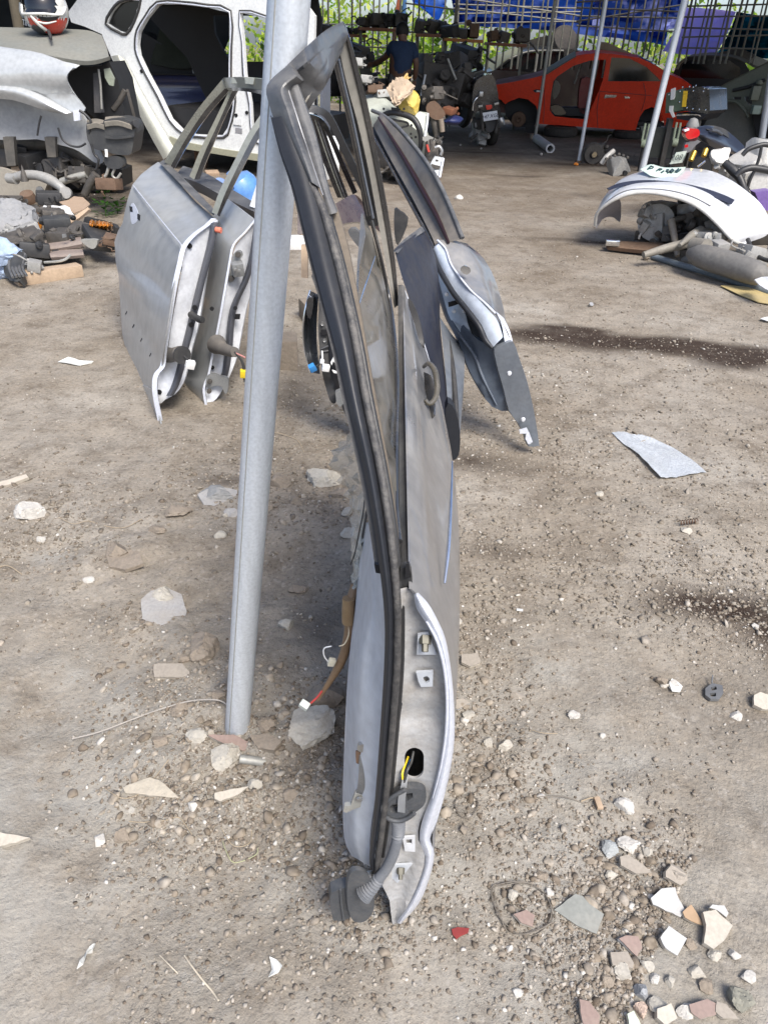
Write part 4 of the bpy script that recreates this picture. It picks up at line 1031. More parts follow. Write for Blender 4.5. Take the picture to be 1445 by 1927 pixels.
ice=mat('ice_blue_paint',(.40,.46,.54),.30,.35,dust=.25,dcol=(.30,.30,.29),dscale=7,coat=.5)
grille_dust=mat('dusty_pillar_gloss',(.026,.025,.025),.16,0,dust=.85,dcol=(.19,.17,.145),dscale=5,coat=1,dup=.1)
sheet('pillar_panel',[[(702,236,3.62),(735,300,3.40),(770,362,3.18),(800,420,2.98),(820,462,2.84)],[(712,222,3.60),(752,288,3.38),(788,350,3.16),(820,408,2.97),(842,458,2.83)]],grille_dust,ed,4,3,.02,back=(0,1,0))
sheet('pillar_panel',[[(712,220,3.60),(753,284,3.38),(790,346,3.16),(822,404,2.97),(846,456,2.83)],[(716,213,3.61),(760,258,3.40),(798,304,3.20),(834,366,3.0),(868,450,2.82)]],grille_dust,ed,4,3,.02,back=(0,1,0),bulge=.006)
ptube('pillar_gap',[(712,221,3.58),(753,286,3.36),(789,348,3.14),(821,406,2.95),(844,457,2.81)],[.004,.008,.010,.009,.005],mat('maroon_gap',(.02,.007,.008),.4),ed,8,3)
ptube('frame_edge',[(700,208,3.66),(722,218,3.60),(752,243,3.46),(798,299,3.2),(834,360,3.0),(870,448,2.82)],.008,frame_dust,ed,8,4)
sheet('door_seal',[[(698,246,3.64),(733,316,3.40),(770,384,3.16),(800,440,2.98),(812,470,2.86),(830,508,2.80),(846,536,2.74),(872,568,2.68),(888,600,2.63),(900,625,2.60)],[(703,238,3.63),(740,308,3.39),(777,374,3.15),(808,432,2.97),(820,462,2.85),(838,498,2.79),(855,526,2.73),(882,558,2.67),(897,592,2.62),(908,622,2.59)]],seal_mat,ed,4,3,.02,back=(0,1,0),bulge=.004)
ptube('seal_gloss_line',[(700,250,3.60),(737,318,3.36),(773,384,3.12),(803,438,2.94),(818,470,2.82)],.005,black_gloss,ed,8,3)
lf_r=[(826,458,2.82),(842,480,2.77),(852,506,2.72),(866,524,2.68),(892,555,2.60),(917,582,2.55),(936,604,2.53),(946,634,2.51)]
lf_l=[(812,472,2.83),(823,500,2.78),(838,527,2.72),(854,553,2.67),(878,583,2.60),(901,614,2.55),(913,640,2.53),(926,655,2.51)]
sheet('latch_face',[lf_r,[((a[0]+c_[0])/2,(a[1]+c_[1])/2,a[2]-.006)for a,c_ in zip(lf_r,lf_l)],lf_l],mat('ice_blue_face',(.56,.62,.70),.32,.2,dust=.12,dcol=(.36,.36,.35),dscale=7,coat=.3),ed,4,4,.02,back=(0,1,0))
ptube('face_seal',[(x,y,Y-.015)for x,y,Y in lf_l],[.010]*7+[.006],seal_mat,ed,10,4)
patch('latch_plate',[(806,458,2.90),(818,470,2.88),(832,512,2.82),(850,545,2.76),(872,580,2.70),(880,610,2.68),(890,640,2.65),(870,630,2.68),(850,606,2.72),(838,575,2.77),(826,530,2.82),(814,490,2.88)],ice,ed,thick=.02,k=2,back=(0,1,0),grid=12)
patch('latch_opening',[(843,570),(863,565),(865,571),(852,576),(844,578)],hole,ed,depth_plane(2.70),.01,back=(0,1,0))
for(x,y)in((840,554),(854,586),(873,586)):lathe('latch_rivet',at(x,y,2.70),[(.0001,-.004),(.006,-.003),(.008,.003)],silver_clean,ed,axis=(0,1,0),seg=12)
ptube('bright_edge',[(823,452,2.83),(838,468,2.79),(847,494,2.74),(858,512,2.70),(884,545,2.62),(912,570,2.57),(932,590,2.54)],.0038,hem_white,ed,8,4)
sheet('outer_skin',[[(824,452,2.83),(840,470,2.79),(849,496,2.74),(862,514,2.70),(888,546,2.62),(914,570,2.57),(934,592,2.54),(952,620,2.53),(962,644,2.52)],[(852,452,2.86),(872,464,2.82),(888,490,2.78),(902,518,2.74),(918,546,2.68),(930,572,2.62),(940,594,2.58),(955,622,2.54),(964,645,2.53)],[(878,458,2.95),(904,480,2.92),(922,506,2.88),(934,534,2.84),(942,560,2.78),(948,584,2.72),(952,604,2.66),(960,624,2.6),(966,646,2.56)]],dusty_dark,ed,4,4,.01,back=(-1,.5,0))
sheet('corner_strip',[[(934,588,2.545),(944,612,2.53),(950,646,2.52)],[(948,600,2.55),(957,618,2.54),(964,642,2.52)]],hem_white,ed,3,2,.01,back=(0,1,0))
patch('grommet',[(866,505),(874,500),(884,505),(885,512),(878,517),(869,513)],chrome,ed,depth_plane(2.66),.006,back=(0,1,0),k=2)
patch('handle_shadow_strip',[(862,464,2.86),(884,464,2.88),(900,482,2.88),(916,510,2.86),(926,538,2.8),(914,532,2.8),(900,508,2.82),(882,484,2.84)],black_gloss,ed,thick=.01,k=2)
navy_in=mat('blue_grey_inner',(.085,.105,.135),.45,.1,dust=.2,dcol=(.2,.2,.2),dscale=8)
patch('inner_panel',[(806,470,2.92),(812,500,2.90),(822,540,2.86),(836,585,2.80),(846,612,2.75),(862,640,2.68),(880,690,2.60),(900,730,2.56),(925,765,2.53),(958,773,2.52),(952,735,2.52),(940,690,2.54),(925,655,2.57),(900,640,2.62),(875,615,2.68),(852,580,2.76),(834,530,2.82),(820,480,2.9)],navy_in,ed,thick=.05,grid=14,k=2,back=(-.2,1,0))
ptube('inner_crease',[(850,604,2.71),(868,634,2.65),(892,668,2.60),(908,710,2.56),(934,762,2.52)],[.003,.006,.007,.006,.003],navy_in,ed,8,4)
clad=mat('grey_cladding',(.17,.19,.215),.38,.1,dust=.3,dcol=(.26,.26,.25),dscale=9,coat=.2)
patch('lower_cladding',[(930,657,2.52),(946,650,2.51),(965,643,2.50),(976,672,2.49),(988,706,2.48),(998,744,2.47),(1007,788,2.46),(1014,836,2.45),(1012,839,2.45),(994,840,2.46),(988,822,2.47),(974,796,2.48),(957,772,2.50),(948,735,2.51),(938,700,2.52),(932,675,2.52)],clad,ed,thick=.02,grid=12,k=2,back=(-.3,1,0))
patch('foot_clip',[(977,810),(991,806),(997,818),(1002,832),(994,836),(988,826),(990,816),(978,816)],hem_white,ed,depth_plane(2.44),.008,back=(0,1,0))
for(x,y)in((958,703),(984,790),(995,833)):lathe('clip_stud',at(x,y,2.455),[(.0001,-.005),(.006,-.004),(.009,.003)],silver_clean,ed,axis=(0,1,0),seg=12)
patch('inner_skin',[(808,474,3.0),(850,500,2.92),(900,560,2.80),(940,610,2.68),(962,648,2.62),(976,700,2.58),(985,760,2.56),(965,770,2.58),(930,750,2.62),(890,700,2.70),(850,620,2.82),(825,545,2.94)],navy_in,ed,thick=.03,k=2,back=(0,1,0))
patch('panel_tip',[(291,735,2.70),(292,748,2.68),(303,797,2.66),(296,788,2.70),(276,752,2.92),(262,722,3.08)],silver_dirty,sa,thick=.006,back=(.6,.8,0))
patch('panel_tip',[(385,735,2.84),(391,777,2.80),(378,756,2.90),(358,736,3.02),(350,714,3.06)],silver_dirty,sb_,thick=.006,back=(.6,.8,0))
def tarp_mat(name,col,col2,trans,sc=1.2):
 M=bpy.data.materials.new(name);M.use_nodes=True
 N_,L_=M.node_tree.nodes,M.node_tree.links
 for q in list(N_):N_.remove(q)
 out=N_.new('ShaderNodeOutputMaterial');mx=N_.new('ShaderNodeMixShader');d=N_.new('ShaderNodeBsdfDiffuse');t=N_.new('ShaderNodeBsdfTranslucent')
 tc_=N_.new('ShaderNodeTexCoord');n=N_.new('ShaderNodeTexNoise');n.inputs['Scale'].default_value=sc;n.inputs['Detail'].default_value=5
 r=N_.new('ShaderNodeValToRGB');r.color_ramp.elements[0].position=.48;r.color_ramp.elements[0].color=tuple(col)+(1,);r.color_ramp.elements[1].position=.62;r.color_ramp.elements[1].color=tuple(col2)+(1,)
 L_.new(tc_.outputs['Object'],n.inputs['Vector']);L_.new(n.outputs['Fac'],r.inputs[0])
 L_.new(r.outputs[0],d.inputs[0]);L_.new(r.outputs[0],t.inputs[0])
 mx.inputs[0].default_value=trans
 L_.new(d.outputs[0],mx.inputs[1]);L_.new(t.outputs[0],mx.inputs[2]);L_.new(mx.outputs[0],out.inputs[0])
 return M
tarp_blue=tarp_mat('blue_tarpaulin',(.016,.07,.34),(.16,.26,.66),.72,2.4)  # lighter second tone puts sun patches into the blue
tarp_sunpatch=tarp_mat('sunpatch_blue_tarpaulin',(.03,.08,.34),(.55,.60,.92),.76,2.8)  # pale blotches are sun patches put into the colour
tarp_lilac=tarp_mat('sunlight_lilac_tarpaulin',(.50,.48,.88),(.82,.66,.92),.85,.8)  # lilac stands for sun on the sheet, put into its colour
tarp_teal=tarp_mat('teal_tarpaulin',(.006,.06,.09),(.02,.42,.60),.7,1.6)
tarp_roof=tarp_mat('dark_roof_tarpaulin',(.06,.07,.075),(.12,.13,.135),.42)
dark_backdrop=tarp_mat('dark_backdrop_sheet',(.03,.035,.04),(.05,.055,.06),.1)
rows=[]
for y_ in(8.2,9.4,10.6,11.9,13.1,14.4):
 rows.append([(x_,y_,2.75+.10*math.sin(x_*1.1+y_)+.05*(y_-7)*.3)for x_ in(-13,-9,-6,-3,0,3,6,9,13)])
roof=sheet('tarpaulin_roof',rows,tarp_roof,None,4,4,.004,back=(0,0,1),world=True)
tag(roof,'dark tarpaulin roof stretched over the far half of the yard','tarpaulin')
lw=sheet('dark_backdrop_wall',[[(-13,7.4,3.0),(-10,9.5,3.0),(-8.2,12.6,3.0),(-4.2,13.4,3.0),(-2.4,13.6,3.0)],[(-13,7.4,1.5),(-10,9.5,1.5),(-8.2,12.6,1.5),(-4.2,13.4,1.55),(-2.4,13.6,1.75)],[(-13,7.4,-.1),(-10,9.5,-.1),(-8.2,12.6,-.1),(-4.2,13.4,-.1),(-3.4,13.6,-.1)]],dark_backdrop,None,4,3,.004,back=(0,1,0),world=True)  # dark sheet added to stand for the deep shade at the back
tag(lw,'added dark backdrop standing for the deep shade behind the silver car shell','tarpaulin')
def tarp(nm,rows,mtl,label,n=.10,ku=5,kv=5):
 o=sheet(nm,rows,mtl,None,ku,kv,.003,back=(0,1,0),noise=n)
 return tag(o,label,'tarpaulin')
tarp('blue_tarpaulin',[[(846,-40,17.6),(950,-40,17.4),(1050,-40,17.2),(1150,-40,17.0),(1262,-40,16.8)],[(850,5,17.5),(950,8,17.3),(1050,14,17.1),(1150,20,16.9),(1258,30,16.7)],[(856,44,17.6),(900,50,17.4),(1010,55,17.2),(1110,66,17.0),(1252,84,16.8)]],tarp_blue,'long deep blue tarpaulin hanging behind the black car roof',.16)
tarp('blue_tarpaulin',[[(856,-40,16.9),(880,-40,16.9),(915,-40,16.9),(960,-40,16.9)],[(860,-5,16.9),(884,0,16.9),(915,6,16.9),(955,0,16.9)],[(866,18,16.9),(886,22,16.9),(912,26,16.9),(948,22,16.9)]],tarp_sunpatch,'short frayed blue tarpaulin flap over the parts rack',.10)
tarp('sunpatch_tarpaulin',[[(1120,-40,16.2),(1180,-40,16.1),(1250,-40,16.0),(1300,-40,15.9)],[(1118,10,16.2),(1176,12,16.1),(1240,16,16.0),(1292,18,15.9)],[(1112,56,16.2),(1170,58,16.1),(1222,60,16.0),(1276,52,15.9)]],tarp_sunpatch,'sunlit blotchy tarpaulin hanging above the red car',.10)
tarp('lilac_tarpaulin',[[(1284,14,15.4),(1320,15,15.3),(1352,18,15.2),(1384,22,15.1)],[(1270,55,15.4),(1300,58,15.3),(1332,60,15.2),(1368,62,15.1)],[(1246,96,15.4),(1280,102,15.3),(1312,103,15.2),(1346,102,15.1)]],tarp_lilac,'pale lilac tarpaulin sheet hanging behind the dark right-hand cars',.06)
tarp('teal_tarpaulin',[[(1386,22,14.9),(1410,26,14.8),(1440,30,14.7),(1500,32,14.6)],[(1372,60,14.9),(1402,62,14.8),(1440,66,14.7),(1500,68,14.6)],[(1350,100,14.9),(1392,108,14.8),(1440,110,14.7),(1500,112,14.6)]],tarp_teal,'dark teal tarpaulin with bright folds at the top right corner',.12)
tarp('light_blue_tarpaulin',[[(772,-30,16.4),(800,-30,16.4),(825,-30,16.4),(846,-30,16.4)],[(776,2,16.4),(800,8,16.4),(825,8,16.4),(841,0,16.4)],[(780,5,16.4),(802,22,16.4),(824,38,16.4),(838,10,16.4)]],tarp_mat('sky_blue_tarpaulin',(.05,.22,.75),(.45,.66,.95),.75,2),'small bright blue tarpaulin corner hanging over the man',.04)
def leaves(name,n,xr_,yr_,zr_,size,seed,mtl,clump=40):
 g=np.random.default_rng(seed)
 cs=np.stack([g.uniform(*xr_,clump),g.uniform(*yr_,clump),g.uniform(*zr_,clump)],-1)
 k=g.integers(0,clump,n)
 c_=cs[k]+g.normal(0,1,(n,3))*np.array([.55,.45,.42])
 s=size*g.uniform(.5,1.4,n)
 a=g.normal(size=(n,3));a/=np.linalg.norm(a,axis=1)[:,None]
 b_=np.cross(a,g.normal(size=(n,3)));b_/=np.linalg.norm(b_,axis=1)[:,None]
 P=np.stack([c_-a*s[:,None],c_-b_*s[:,None]*.5,c_+a*s[:,None],c_+b_*s[:,None]*.5],1)
 me=bpy.data.meshes.new(name)
 me.vertices.add(4*n);me.vertices.foreach_set('co',P.astype(np.float32).ravel())
 me.loops.add(4*n);me.polygons.add(n)
 me.loops.foreach_set('vertex_index',np.arange(4*n,dtype=np.int32))
 me.polygons.foreach_set('loop_start',(np.arange(n)*4).astype(np.int32));me.polygons.foreach_set('loop_total',np.full(n,4,np.int32))
 A=me.attributes.new('tone','FLOAT','POINT');A.data.foreach_set('value',np.repeat(g.random(n),4).astype(np.float32))
 me.update();me.materials.append(mtl)
 o=bpy.data.objects.new(name,me);COL.objects.link(o)
 return o
def leaf_mat(name,stops,tr=.5):
 M=bpy.data.materials.new(name);M.use_nodes=True
 N_,L_=M.node_tree.nodes,M.node_tree.links
 for q in list(N_):N_.remove(q)
 out=N_.new('ShaderNodeOutputMaterial');mx=N_.new('ShaderNodeMixShader');d=N_.new('ShaderNodeBsdfDiffuse');t=N_.new('ShaderNodeBsdfTranslucent')
 a=N_.new('ShaderNodeAttribute');a.attribute_name='tone'
 r=N_.new('ShaderNodeValToRGB');e=r.color_ramp.elements
 while len(e)<len(stops):e.new(.5)
 for q,(p,c_)in zip(e,stops):q.position=p;q.color=tuple(c_)+(1,)
 L_.new(a.outputs['Fac'],r.inputs[0]);L_.new(r.outputs[0],d.inputs[0]);L_.new(r.outputs[0],t.inputs[0])
 mx.inputs[0].default_value=tr;L_.new(d.outputs[0],mx.inputs[1]);L_.new(t.outputs[0],mx.inputs[2]);L_.new(mx.outputs[0],out.inputs[0])
 return M
lm=leaf_mat('sunlit_leaves',[(0,(.07,.15,.02)),(.3,(.24,.40,.04)),(.65,(.46,.58,.07)),(1,(.72,.74,.22))])
stuff(leaves('foliage',10000,(-6,9.5),(19.5,23),(-.3,2.0),.075,5,lm,58))
stuff(leaves('undergrowth',3600,(-4,9),(18.6,20),(-.1,1.1),.09,6,leaf_mat('undergrowth_leaves',[(0,(.04,.08,.015)),(.6,(.18,.30,.04)),(1,(.42,.50,.10))]),46))
def prop(px0,py0,px1,py1,w,label,mtl=galv_dim,cap=False,group=None):
 """pipe standing at (px1, py1), seen up to (px0, py0); w = width in photograph pixels at its foot"""
 p=on_ground(px1,py1)
 q=at(px0,py0,p.y)
 d=(q-p).normalized()
 r=w/FOC*(p-CAM).dot(_f)/2
 L_=(2.75-p.z)/d.z
 t=thing('pipe_prop',label,'pipe',p,group)
 V,F=tube_geo([p-d*.05,p+d*L_*.5,p+d*L_],r,14)
 mk('pipe',V,F,mtl,t)
 if cap:
  V,F=box_geo(p+d*.03,r*3,r*3,.04,None,.008);mk('foot_block',V,F,stone_brown,t)
 else:
  lathe('base_collar',p+d*.0,[(.0001,-.01),(r*1.8,-.01),(r*1.8,.012),(r*1.1,.02)],rust,t,seg=14)
 return t
prop(1044,0,1006,262,6.0,'thin pipe prop before the red car front wheel, short white pipe at its foot',galv_dim,True)
prop(1140,0,1088,305,7.0,'thin pipe prop standing across the red car door opening',galv)
prop(1288,0,1203,338,11.5,'thicker pipe prop standing behind the white bumper',galv)
prop(1447,165,1424,318,12,'pipe prop rising behind the pale gearbox at the right edge',galv)
rk_bar=mat('rack_pipe',(.17,.17,.145),.55,.3,dust=.3,dscale=12)
def lattice(name,label,x0,x1,Y,ytop,ybot,nv_,hs,seed,tilt=0.0):
 g=random.Random(seed)
 t=thing(name,label,'rack',on_ground((x0+x1)/2,262))
 for i in range(nv_):
  x=x0+(x1-x0)*(i+g.uniform(-.28,.28))/max(1,nv_-1)
  yy=Y+g.uniform(-.5,.5)
  p1=at(x-(x-722)*.03,ybot,yy);p0=Vector((p1.x+g.uniform(-.05,.05),yy,at(x,ytop,yy).z))
  p1.z=min(p1.z,.05)if ybot>200 else p1.z
  V,F=tube_geo([p1,p0],g.uniform(.011,.020),8);mk('upright',V,F,rk_bar,t)
 for(ya,yb,dy)in hs:
  p0=at(x0-8,ya,Y+dy);p1=at(x1+8,yb,Y+dy)
  V,F=tube_geo([p0,p1],.012,8);mk('rail',V,F,rk_bar,t)
 return t
lattice('scaffold_rack','pipe scaffold rack in front of the blue tarpaulin, above the black car',862,1085,15.8,-30,130,16,[(8,16,0),(26,22,.4),(-6,30,-.3),(44,40,.2),(15,42,.3)],3)
lattice('scaffold_rack','pipe scaffold rack in front of the sunlit blotchy tarpaulin',1092,1270,14.9,-30,130,14,[(14,22,0),(30,34,.2),(48,60,.3),(4,-8,-.3),(40,10,.1)],4)
lattice('scaffold_rack','pipe scaffold rack in front of the lilac and teal tarpaulins',1290,1440,14.2,-30,120,12,[(12,8,0),(32,30,.2),(52,56,.2),(70,66,-.2),(90,92,0)],5)
lattice('scaffold_rack','slim pipe rack against the bright leaves, left of the man',604,745,15.2,-30,240,9,[(45,48,.2),(86,90,.2)],6)
lattice('scaffold_rack','slim pipe rack against the leaves, right of the man',770,866,15.0,-30,240,8,[(60,66,.1),(100,104,.2),(6,20,0)],7)
ta=thing('painted_post','leaning orange post among the leaves above the man','post',at(744,200,15.6))
V,F=tube_geo([at(744,46,15.6),at(757,-30,15.6)],.045,10);mk('post_body',V,F,mat('orange_paint',(.55,.16,.07),.6,dust=.2),ta)
V,F=tube_geo([at(744,46,15.6),Vector((at(744,46,15.6).x-.1,15.6,.0))],.04,10);mk('post_foot',V,F,rust,ta)
tb_=thing('painted_post','blue painted post among the leaves beside the orange one','post',at(758,200,15.4))
V,F=tube_geo([Vector((at(757,60,15.4).x,15.4,0)),at(757,60,15.4),at(764,-30,15.4)],.035,10);mk('post_body',V,F,mat('blue_paint',(.08,.22,.48),.6,dust=.2),tb_)
def shelf(px0,px1,py0,py1,Y,label,n,seed,col=None):
 g=random.Random(seed)
 t=thing('rack_shelf',label,'shelf',on_ground((px0+px1)/2,255))
 a,b_=at(px0,py0,Y),at(px1,py1,Y)
 c_=(a+b_)/2;ux=(b_-a).normalized()
 ax_=(ux,Vector((0,1,0)),ux.cross(Vector((0,1,0))))
 box('shelf_board',c_,(b_-a).length/2,.35,.022,col or mat('red_brown_board',(.25,.11,.065),.8,dust=.3,dscale=6),t,ax_,.004)
 for k in(0.04,.96):
  p=a.lerp(b_,k)
  box('shelf_leg',(p.x,Y,p.z/2-.01),.018,.018,p.z/2-.01,rk_bar,t,None,.003)
 for k in range(n):
  p=a.lerp(b_,(k+.5+g.uniform(-.2,.2))/n)
  h=g.uniform(.07,.17);w=g.uniform(.12,.24)
  machine('spare_part',(p.x,Y-.1,p.z+h*.75+.02),(w,.12,h),seed*31+k,g.choice([cast_dark,black_plastic,rust,cast_dark]),(['first','second','third','fourth'][k]+' greasy part from the left on the '+' '.join(label.split(',')[0].split()[:8])),'spare part','spare parts on the rack shelves',None,6)
shelf(676,762,54,58,14.4,'board shelf above the man, loaded with dark parts',4,41)
shelf(586,690,64,68,14.8,'board shelf behind the door frame, left of the man',4,42)
shelf(782,842,66,68,14.2,'board shelf right of the man at head height',3,43)
shelf(834,905,74,78,13.9,'orange board shelf beside the black motorcycle wheel',3,44,mat('orange_board',(.42,.17,.05),.8,dust=.3))
shelf(915,985,82,86,14.6,'low board shelf behind the black car windscreen',3,45)
def lump_pile(base,pts,label,cat='spare part',group=None,mats_=None,seed=1):
 """one thing per lump"""
 g=random.Random(seed)
 for k,(x,y,Y,sx,sz,lab)in enumerate(pts):
  p=at(x,y,Y)
  o=machine(base,p,(sx,sx*.7,sz),seed*77+k,g.choice(mats_ or[cast_dark,black_plastic,cast_dark]),None,None,None,None,16)
  tag(o,lab,cat,group)
lump_pile('engine_part',[(640,108,12.6,.34,.20,'dark engine block left of the man at elbow height'),(672,128,12.2,.30,.22,'greasy gearbox on the heap under the man\'s forearm'),(618,150,12.0,.4,.3,'dark engine block half hidden behind the main door frame'),(700,175,11.5,.38,.26,'greasy casting on the floor before the man\'s legs'),(815,150,12.4,.38,.3,'black engine block on the heap right of the man'),(850,128,12.8,.34,.26,'black gearbox heaped left of the black motorcycle'),(862,165,12.2,.30,.32,'tall dark machine part leaning beside the black motorcycle'),(822,188,12.0,.34,.28,'black casting beside the yellow bag'),(875,105,13.2,.34,.2,'dark radiator lump under the orange board shelf'),(670,95,13.0,.30,.14,'dark starter motor heap under the left board shelf')],'',seed=9)
for k,(x0,y0,x1,y1,Y,lab,mt_)in enumerate([(842,110,858,150,11.9,'slanting pale lever sticking from the dark heap',galv_dim),(800,140,792,180,11.8,'upright grey bar beside the yellow bag',galv),(830,100,880,118,12.9,'yellowish bar lying across the dark heap',mat('ochre_bar',(.36,.27,.07),.7)),(783,128,815,104,12.9,'thin pale strip leaning on the heap right of the man',wood)]):
 o=ptube('metal_bar',[(x0,y0,Y),((x0+x1)/2,(y0+y1)/2+1,Y),(x1,y1,Y)],.016,mt_,None,8)
 tag(o,lab,'bar')
def skin_mesh(name,joints,edges,material,parent,sub=2,root=0):
 me=bpy.data.meshes.new(name+'_s')
 me.from_pydata([tuple(p)for p,r_ in joints],edges,[])
 o=bpy.data.objects.new(name+'_s',me);COL.objects.link(o)
 sk=o.modifiers.new('skin','SKIN');sk.use_smooth_shade=True
 sd_m=o.modifiers.new('sub','SUBSURF');sd_m.levels=sub;sd_m.render_levels=sub
 for i,(p,r_)in enumerate(joints):
  v=me.skin_vertices[0].data[i]
  v.radius=(r_,r_)if not isinstance(r_,tuple)else r_
  v.use_root=i==root
 dg=bpy.context.evaluated_depsgraph_get()
 ev=o.evaluated_get(dg);m2=ev.to_mesh()
 V=[v.co.copy()for v in m2.vertices];F=[tuple(p.vertices)for p in m2.polygons]
 ev.to_mesh_clear();bpy.data.objects.remove(o)
 return mk(name,V,F,material,parent,True,80)
YM=11.6
def pm(x,y,d=0.0):return at(x,y,YM+d)
skin_m=mat('skin',(.12,.062,.038),.55,var=.08)
man=thing('person','person in a dark blue t-shirt seen from behind, reaching left among the racks','person',(pm(752,240).x,YM,0))
g0=pm(752,240);g0.z=0.02
J=[(pm(751,146),.115),(pm(754,120,-.02),.125),(pm(757,92,-.03),.135),(pm(758,80,-.02),.06),(pm(757,71,.0),.062),(pm(757,60,.02),.085),(pm(757,51,.02),.062),(pm(738,88),.055),(pm(727,106,.10),.045),(pm(713,115,.22),.038),(pm(702,120,.30),.032),(pm(776,90),.055),(pm(783,116,-.04),.045),(pm(782,138,.0),.036),(pm(779,150,.04),.032),(pm(743,152),.10),(pm(741,190),.075),(Vector((pm(741,190).x,YM,.06)),.05),(Vector((pm(741,190).x,YM+.14,.03)),.035),(pm(760,152),.10),(pm(763,190),.075),(Vector((pm(763,190).x,YM,.06)),.05),(Vector((pm(763,190).x,YM+.14,.03)),.035)]
E=[(0,1),(1,2),(2,3),(3,4),(4,5),(5,6),(2,7),(7,8),(8,9),(9,10),(2,11),(11,12),(12,13),(13,14),(0,15),(15,16),(16,17),(17,18),(0,19),(19,20),(20,21),(21,22)]
skin_mesh('body',J,E,skin_m,man)
def grow(idx,k,extra=()):return[(J[i][0],J[i][1]*k)for i in idx]+list(extra)
skin_mesh('t_shirt',[(J[0][0]+Vector((0,0,-.03)),.15)]+grow([1,2],1.18)+[(J[3][0],.075)]+[(J[7][0],.078),(J[8][0].lerp(J[7][0],.15),.066),(J[11][0],.078),(J[12][0].lerp(J[11][0],.1),.066)],[(0,1),(1,2),(2,3),(2,4),(4,5),(2,6),(6,7)],mat('navy_shirt',(.014,.032,.075),.85,var=.2,dscale=5),man)
skin_mesh('trousers',grow([0,15,16,19,20],1.15)+[(J[17][0],.065),(J[21][0],.065)],[(0,1),(1,2),(2,5),(0,3),(3,4),(4,6)],mat('olive_trousers',(.055,.055,.038),.85),man)
V,F=stone_geo(pm(757,57.5,.03),(.088,.095,.10),5,3,0,0,.01);mk('hair',V,F,mat('black_hair',(.008,.007,.006),.7),man)
for k in range(5):
 a=J[10][0]+Vector((-.008,.004*k,.014-.010*k));tube('finger',[a,a+Vector((-.04,.02,-.004)),a+Vector((-.066,.03,-.022))],[.011,.010,.007],skin_m,man,7,2)
for k in range(5):
 a=J[14][0]+Vector((-.02+.010*k,.004,-.012));tube('finger',[a,a+Vector((0,.006,-.04)),a+Vector((0,.02,-.07))],[.011,.010,.007],skin_m,man,7,2)
for sx in(-1,1):
 V,F=stone_geo(pm(757+sx*9.2,60,.02),(.016,.02,.03),6,2,0,0,.0);mk('ear',V,F,skin_m,man)
red=mat('red_paint',(.70,.040,.008),.4,.0,spec=.15,dust=.03,dcol=(.26,.15,.10),dscale=4,coat=.12)
red_in=mat('red_inner',(.20,.012,.008),.5,dust=.3)
dusty_ws=mat('dusty_windscreen',(.10,.105,.075),.35,0,dust=.8,dcol=(.20,.19,.13),dscale=5)
tint=mat('tinted_window',(.008,.009,.010),.06,0,coat=.5)
trim_dark=mat('dark_trim',(.012,.012,.013),.6)
tyre_m=mat('tyre_rubber',(.022,.021,.020),.8,dust=.5,dcol=(.12,.10,.08),dscale=18,bump=.2)
def shell(t,pl,outline,holes,width,mtl,tops,k=1,inset=0.0,thick=.035,jit=None):
 n=pl.n
 patch('body_side',outline,mtl,t,pl,thick,holes=holes,back=n,k=k)
 patch('far_side',outline,mtl,t,lambda x,y,*_:pl(x,y)+n*width,thick,holes=holes,back=-n,k=k)
 for nm,pts,mm,crown in tops:
  a=[pl(*p)+n*inset for p in pts];b_=[q+n*(width-2*inset)for q in a]
  mid=[(p+q)/2+Vector((0,0,crown))for p,q in zip(a,b_)]
  sheet(nm,[[tuple(q)for q in r_]for r_ in(a,mid,b_)],mm,t,4,3,.02,back=(0,0,-1),world=True)
def wheel(t,c,r,w,ax_,tyre=True,rimmat=None,name='wheel'):
 o=lathe(name,c,[(r*.62,-w*.5),(r*.86,-w*.5),(r*.97,-w*.38),(r,-w*.2),(r,w*.2),(r*.97,w*.38),(r*.86,w*.5),(r*.62,w*.5)],tyre_m,t,ax_,26)
 lathe('rim',c,[(.0001,-w*.25),(r*.2,-w*.3),(r*.3,-w*.2),(r*.58,-w*.3),(r*.64,-w*.45),(r*.64,w*.45)],rimmat or galv_dim,o if t is not None else None,ax_,22)
 return o
pr_=plane(gnd(975,252),gnd(1215,264))
rc=thing('car_wreck','stripped red saloon car with its front door missing, on the ground','car',gnd(1095,256))
ro=[(931,160),(960,155),(1000,147),(1030,140),(1055,124),(1080,109),(1100,102),(1130,100),(1164,103),(1204,109),(1236,124),(1259,140),(1285,150),(1300,160),(1303,200),(1298,235),(1252,246),(1248,225),(1240,208),(1226,201),(1212,207),(1203,220),(1195,246),(1100,239),(1013,233),(1013,215),(1008,199),(993,187),(976,184),(960,190),(950,196),(942,188),(936,186)]
rh=[[(1041,153),(1048,144),(1078,124),(1109,114),(1140,112),(1140,118),(1134,149),(1126,172),(1109,210),(1104,225),(1043,219),(1034,208),(1036,178)],[(1150,108),(1184,110),(1216,126),(1244,153),(1143,153)]]
shell(rc,pr_,ro,rh,1.38,red,[('hood',[(931,160),(960,155),(1000,147),(1026,140)],mat('dusty_red_hood',(.20,.02,.012),.4,dust=.7,dcol=(.13,.09,.07),dscale=5,dup=.6),.05),('windscreen',[(1026,140),(1055,122),(1084,105)],dusty_ws,.06),('roof',[(1084,105),(1100,102),(1130,100),(1164,103),(1204,109)],red,.04),('rear_window',[(1204,109),(1236,124),(1262,141)],tint,.05),('boot_lid',[(1262,141),(1285,150),(1300,160)],red,.04)],inset=.06)
n_=pr_.n
patch('window_glass',rh[1],tint,rc,lambda x,y,*_:pr_(x,y)+n_*.03,.006,back=n_)
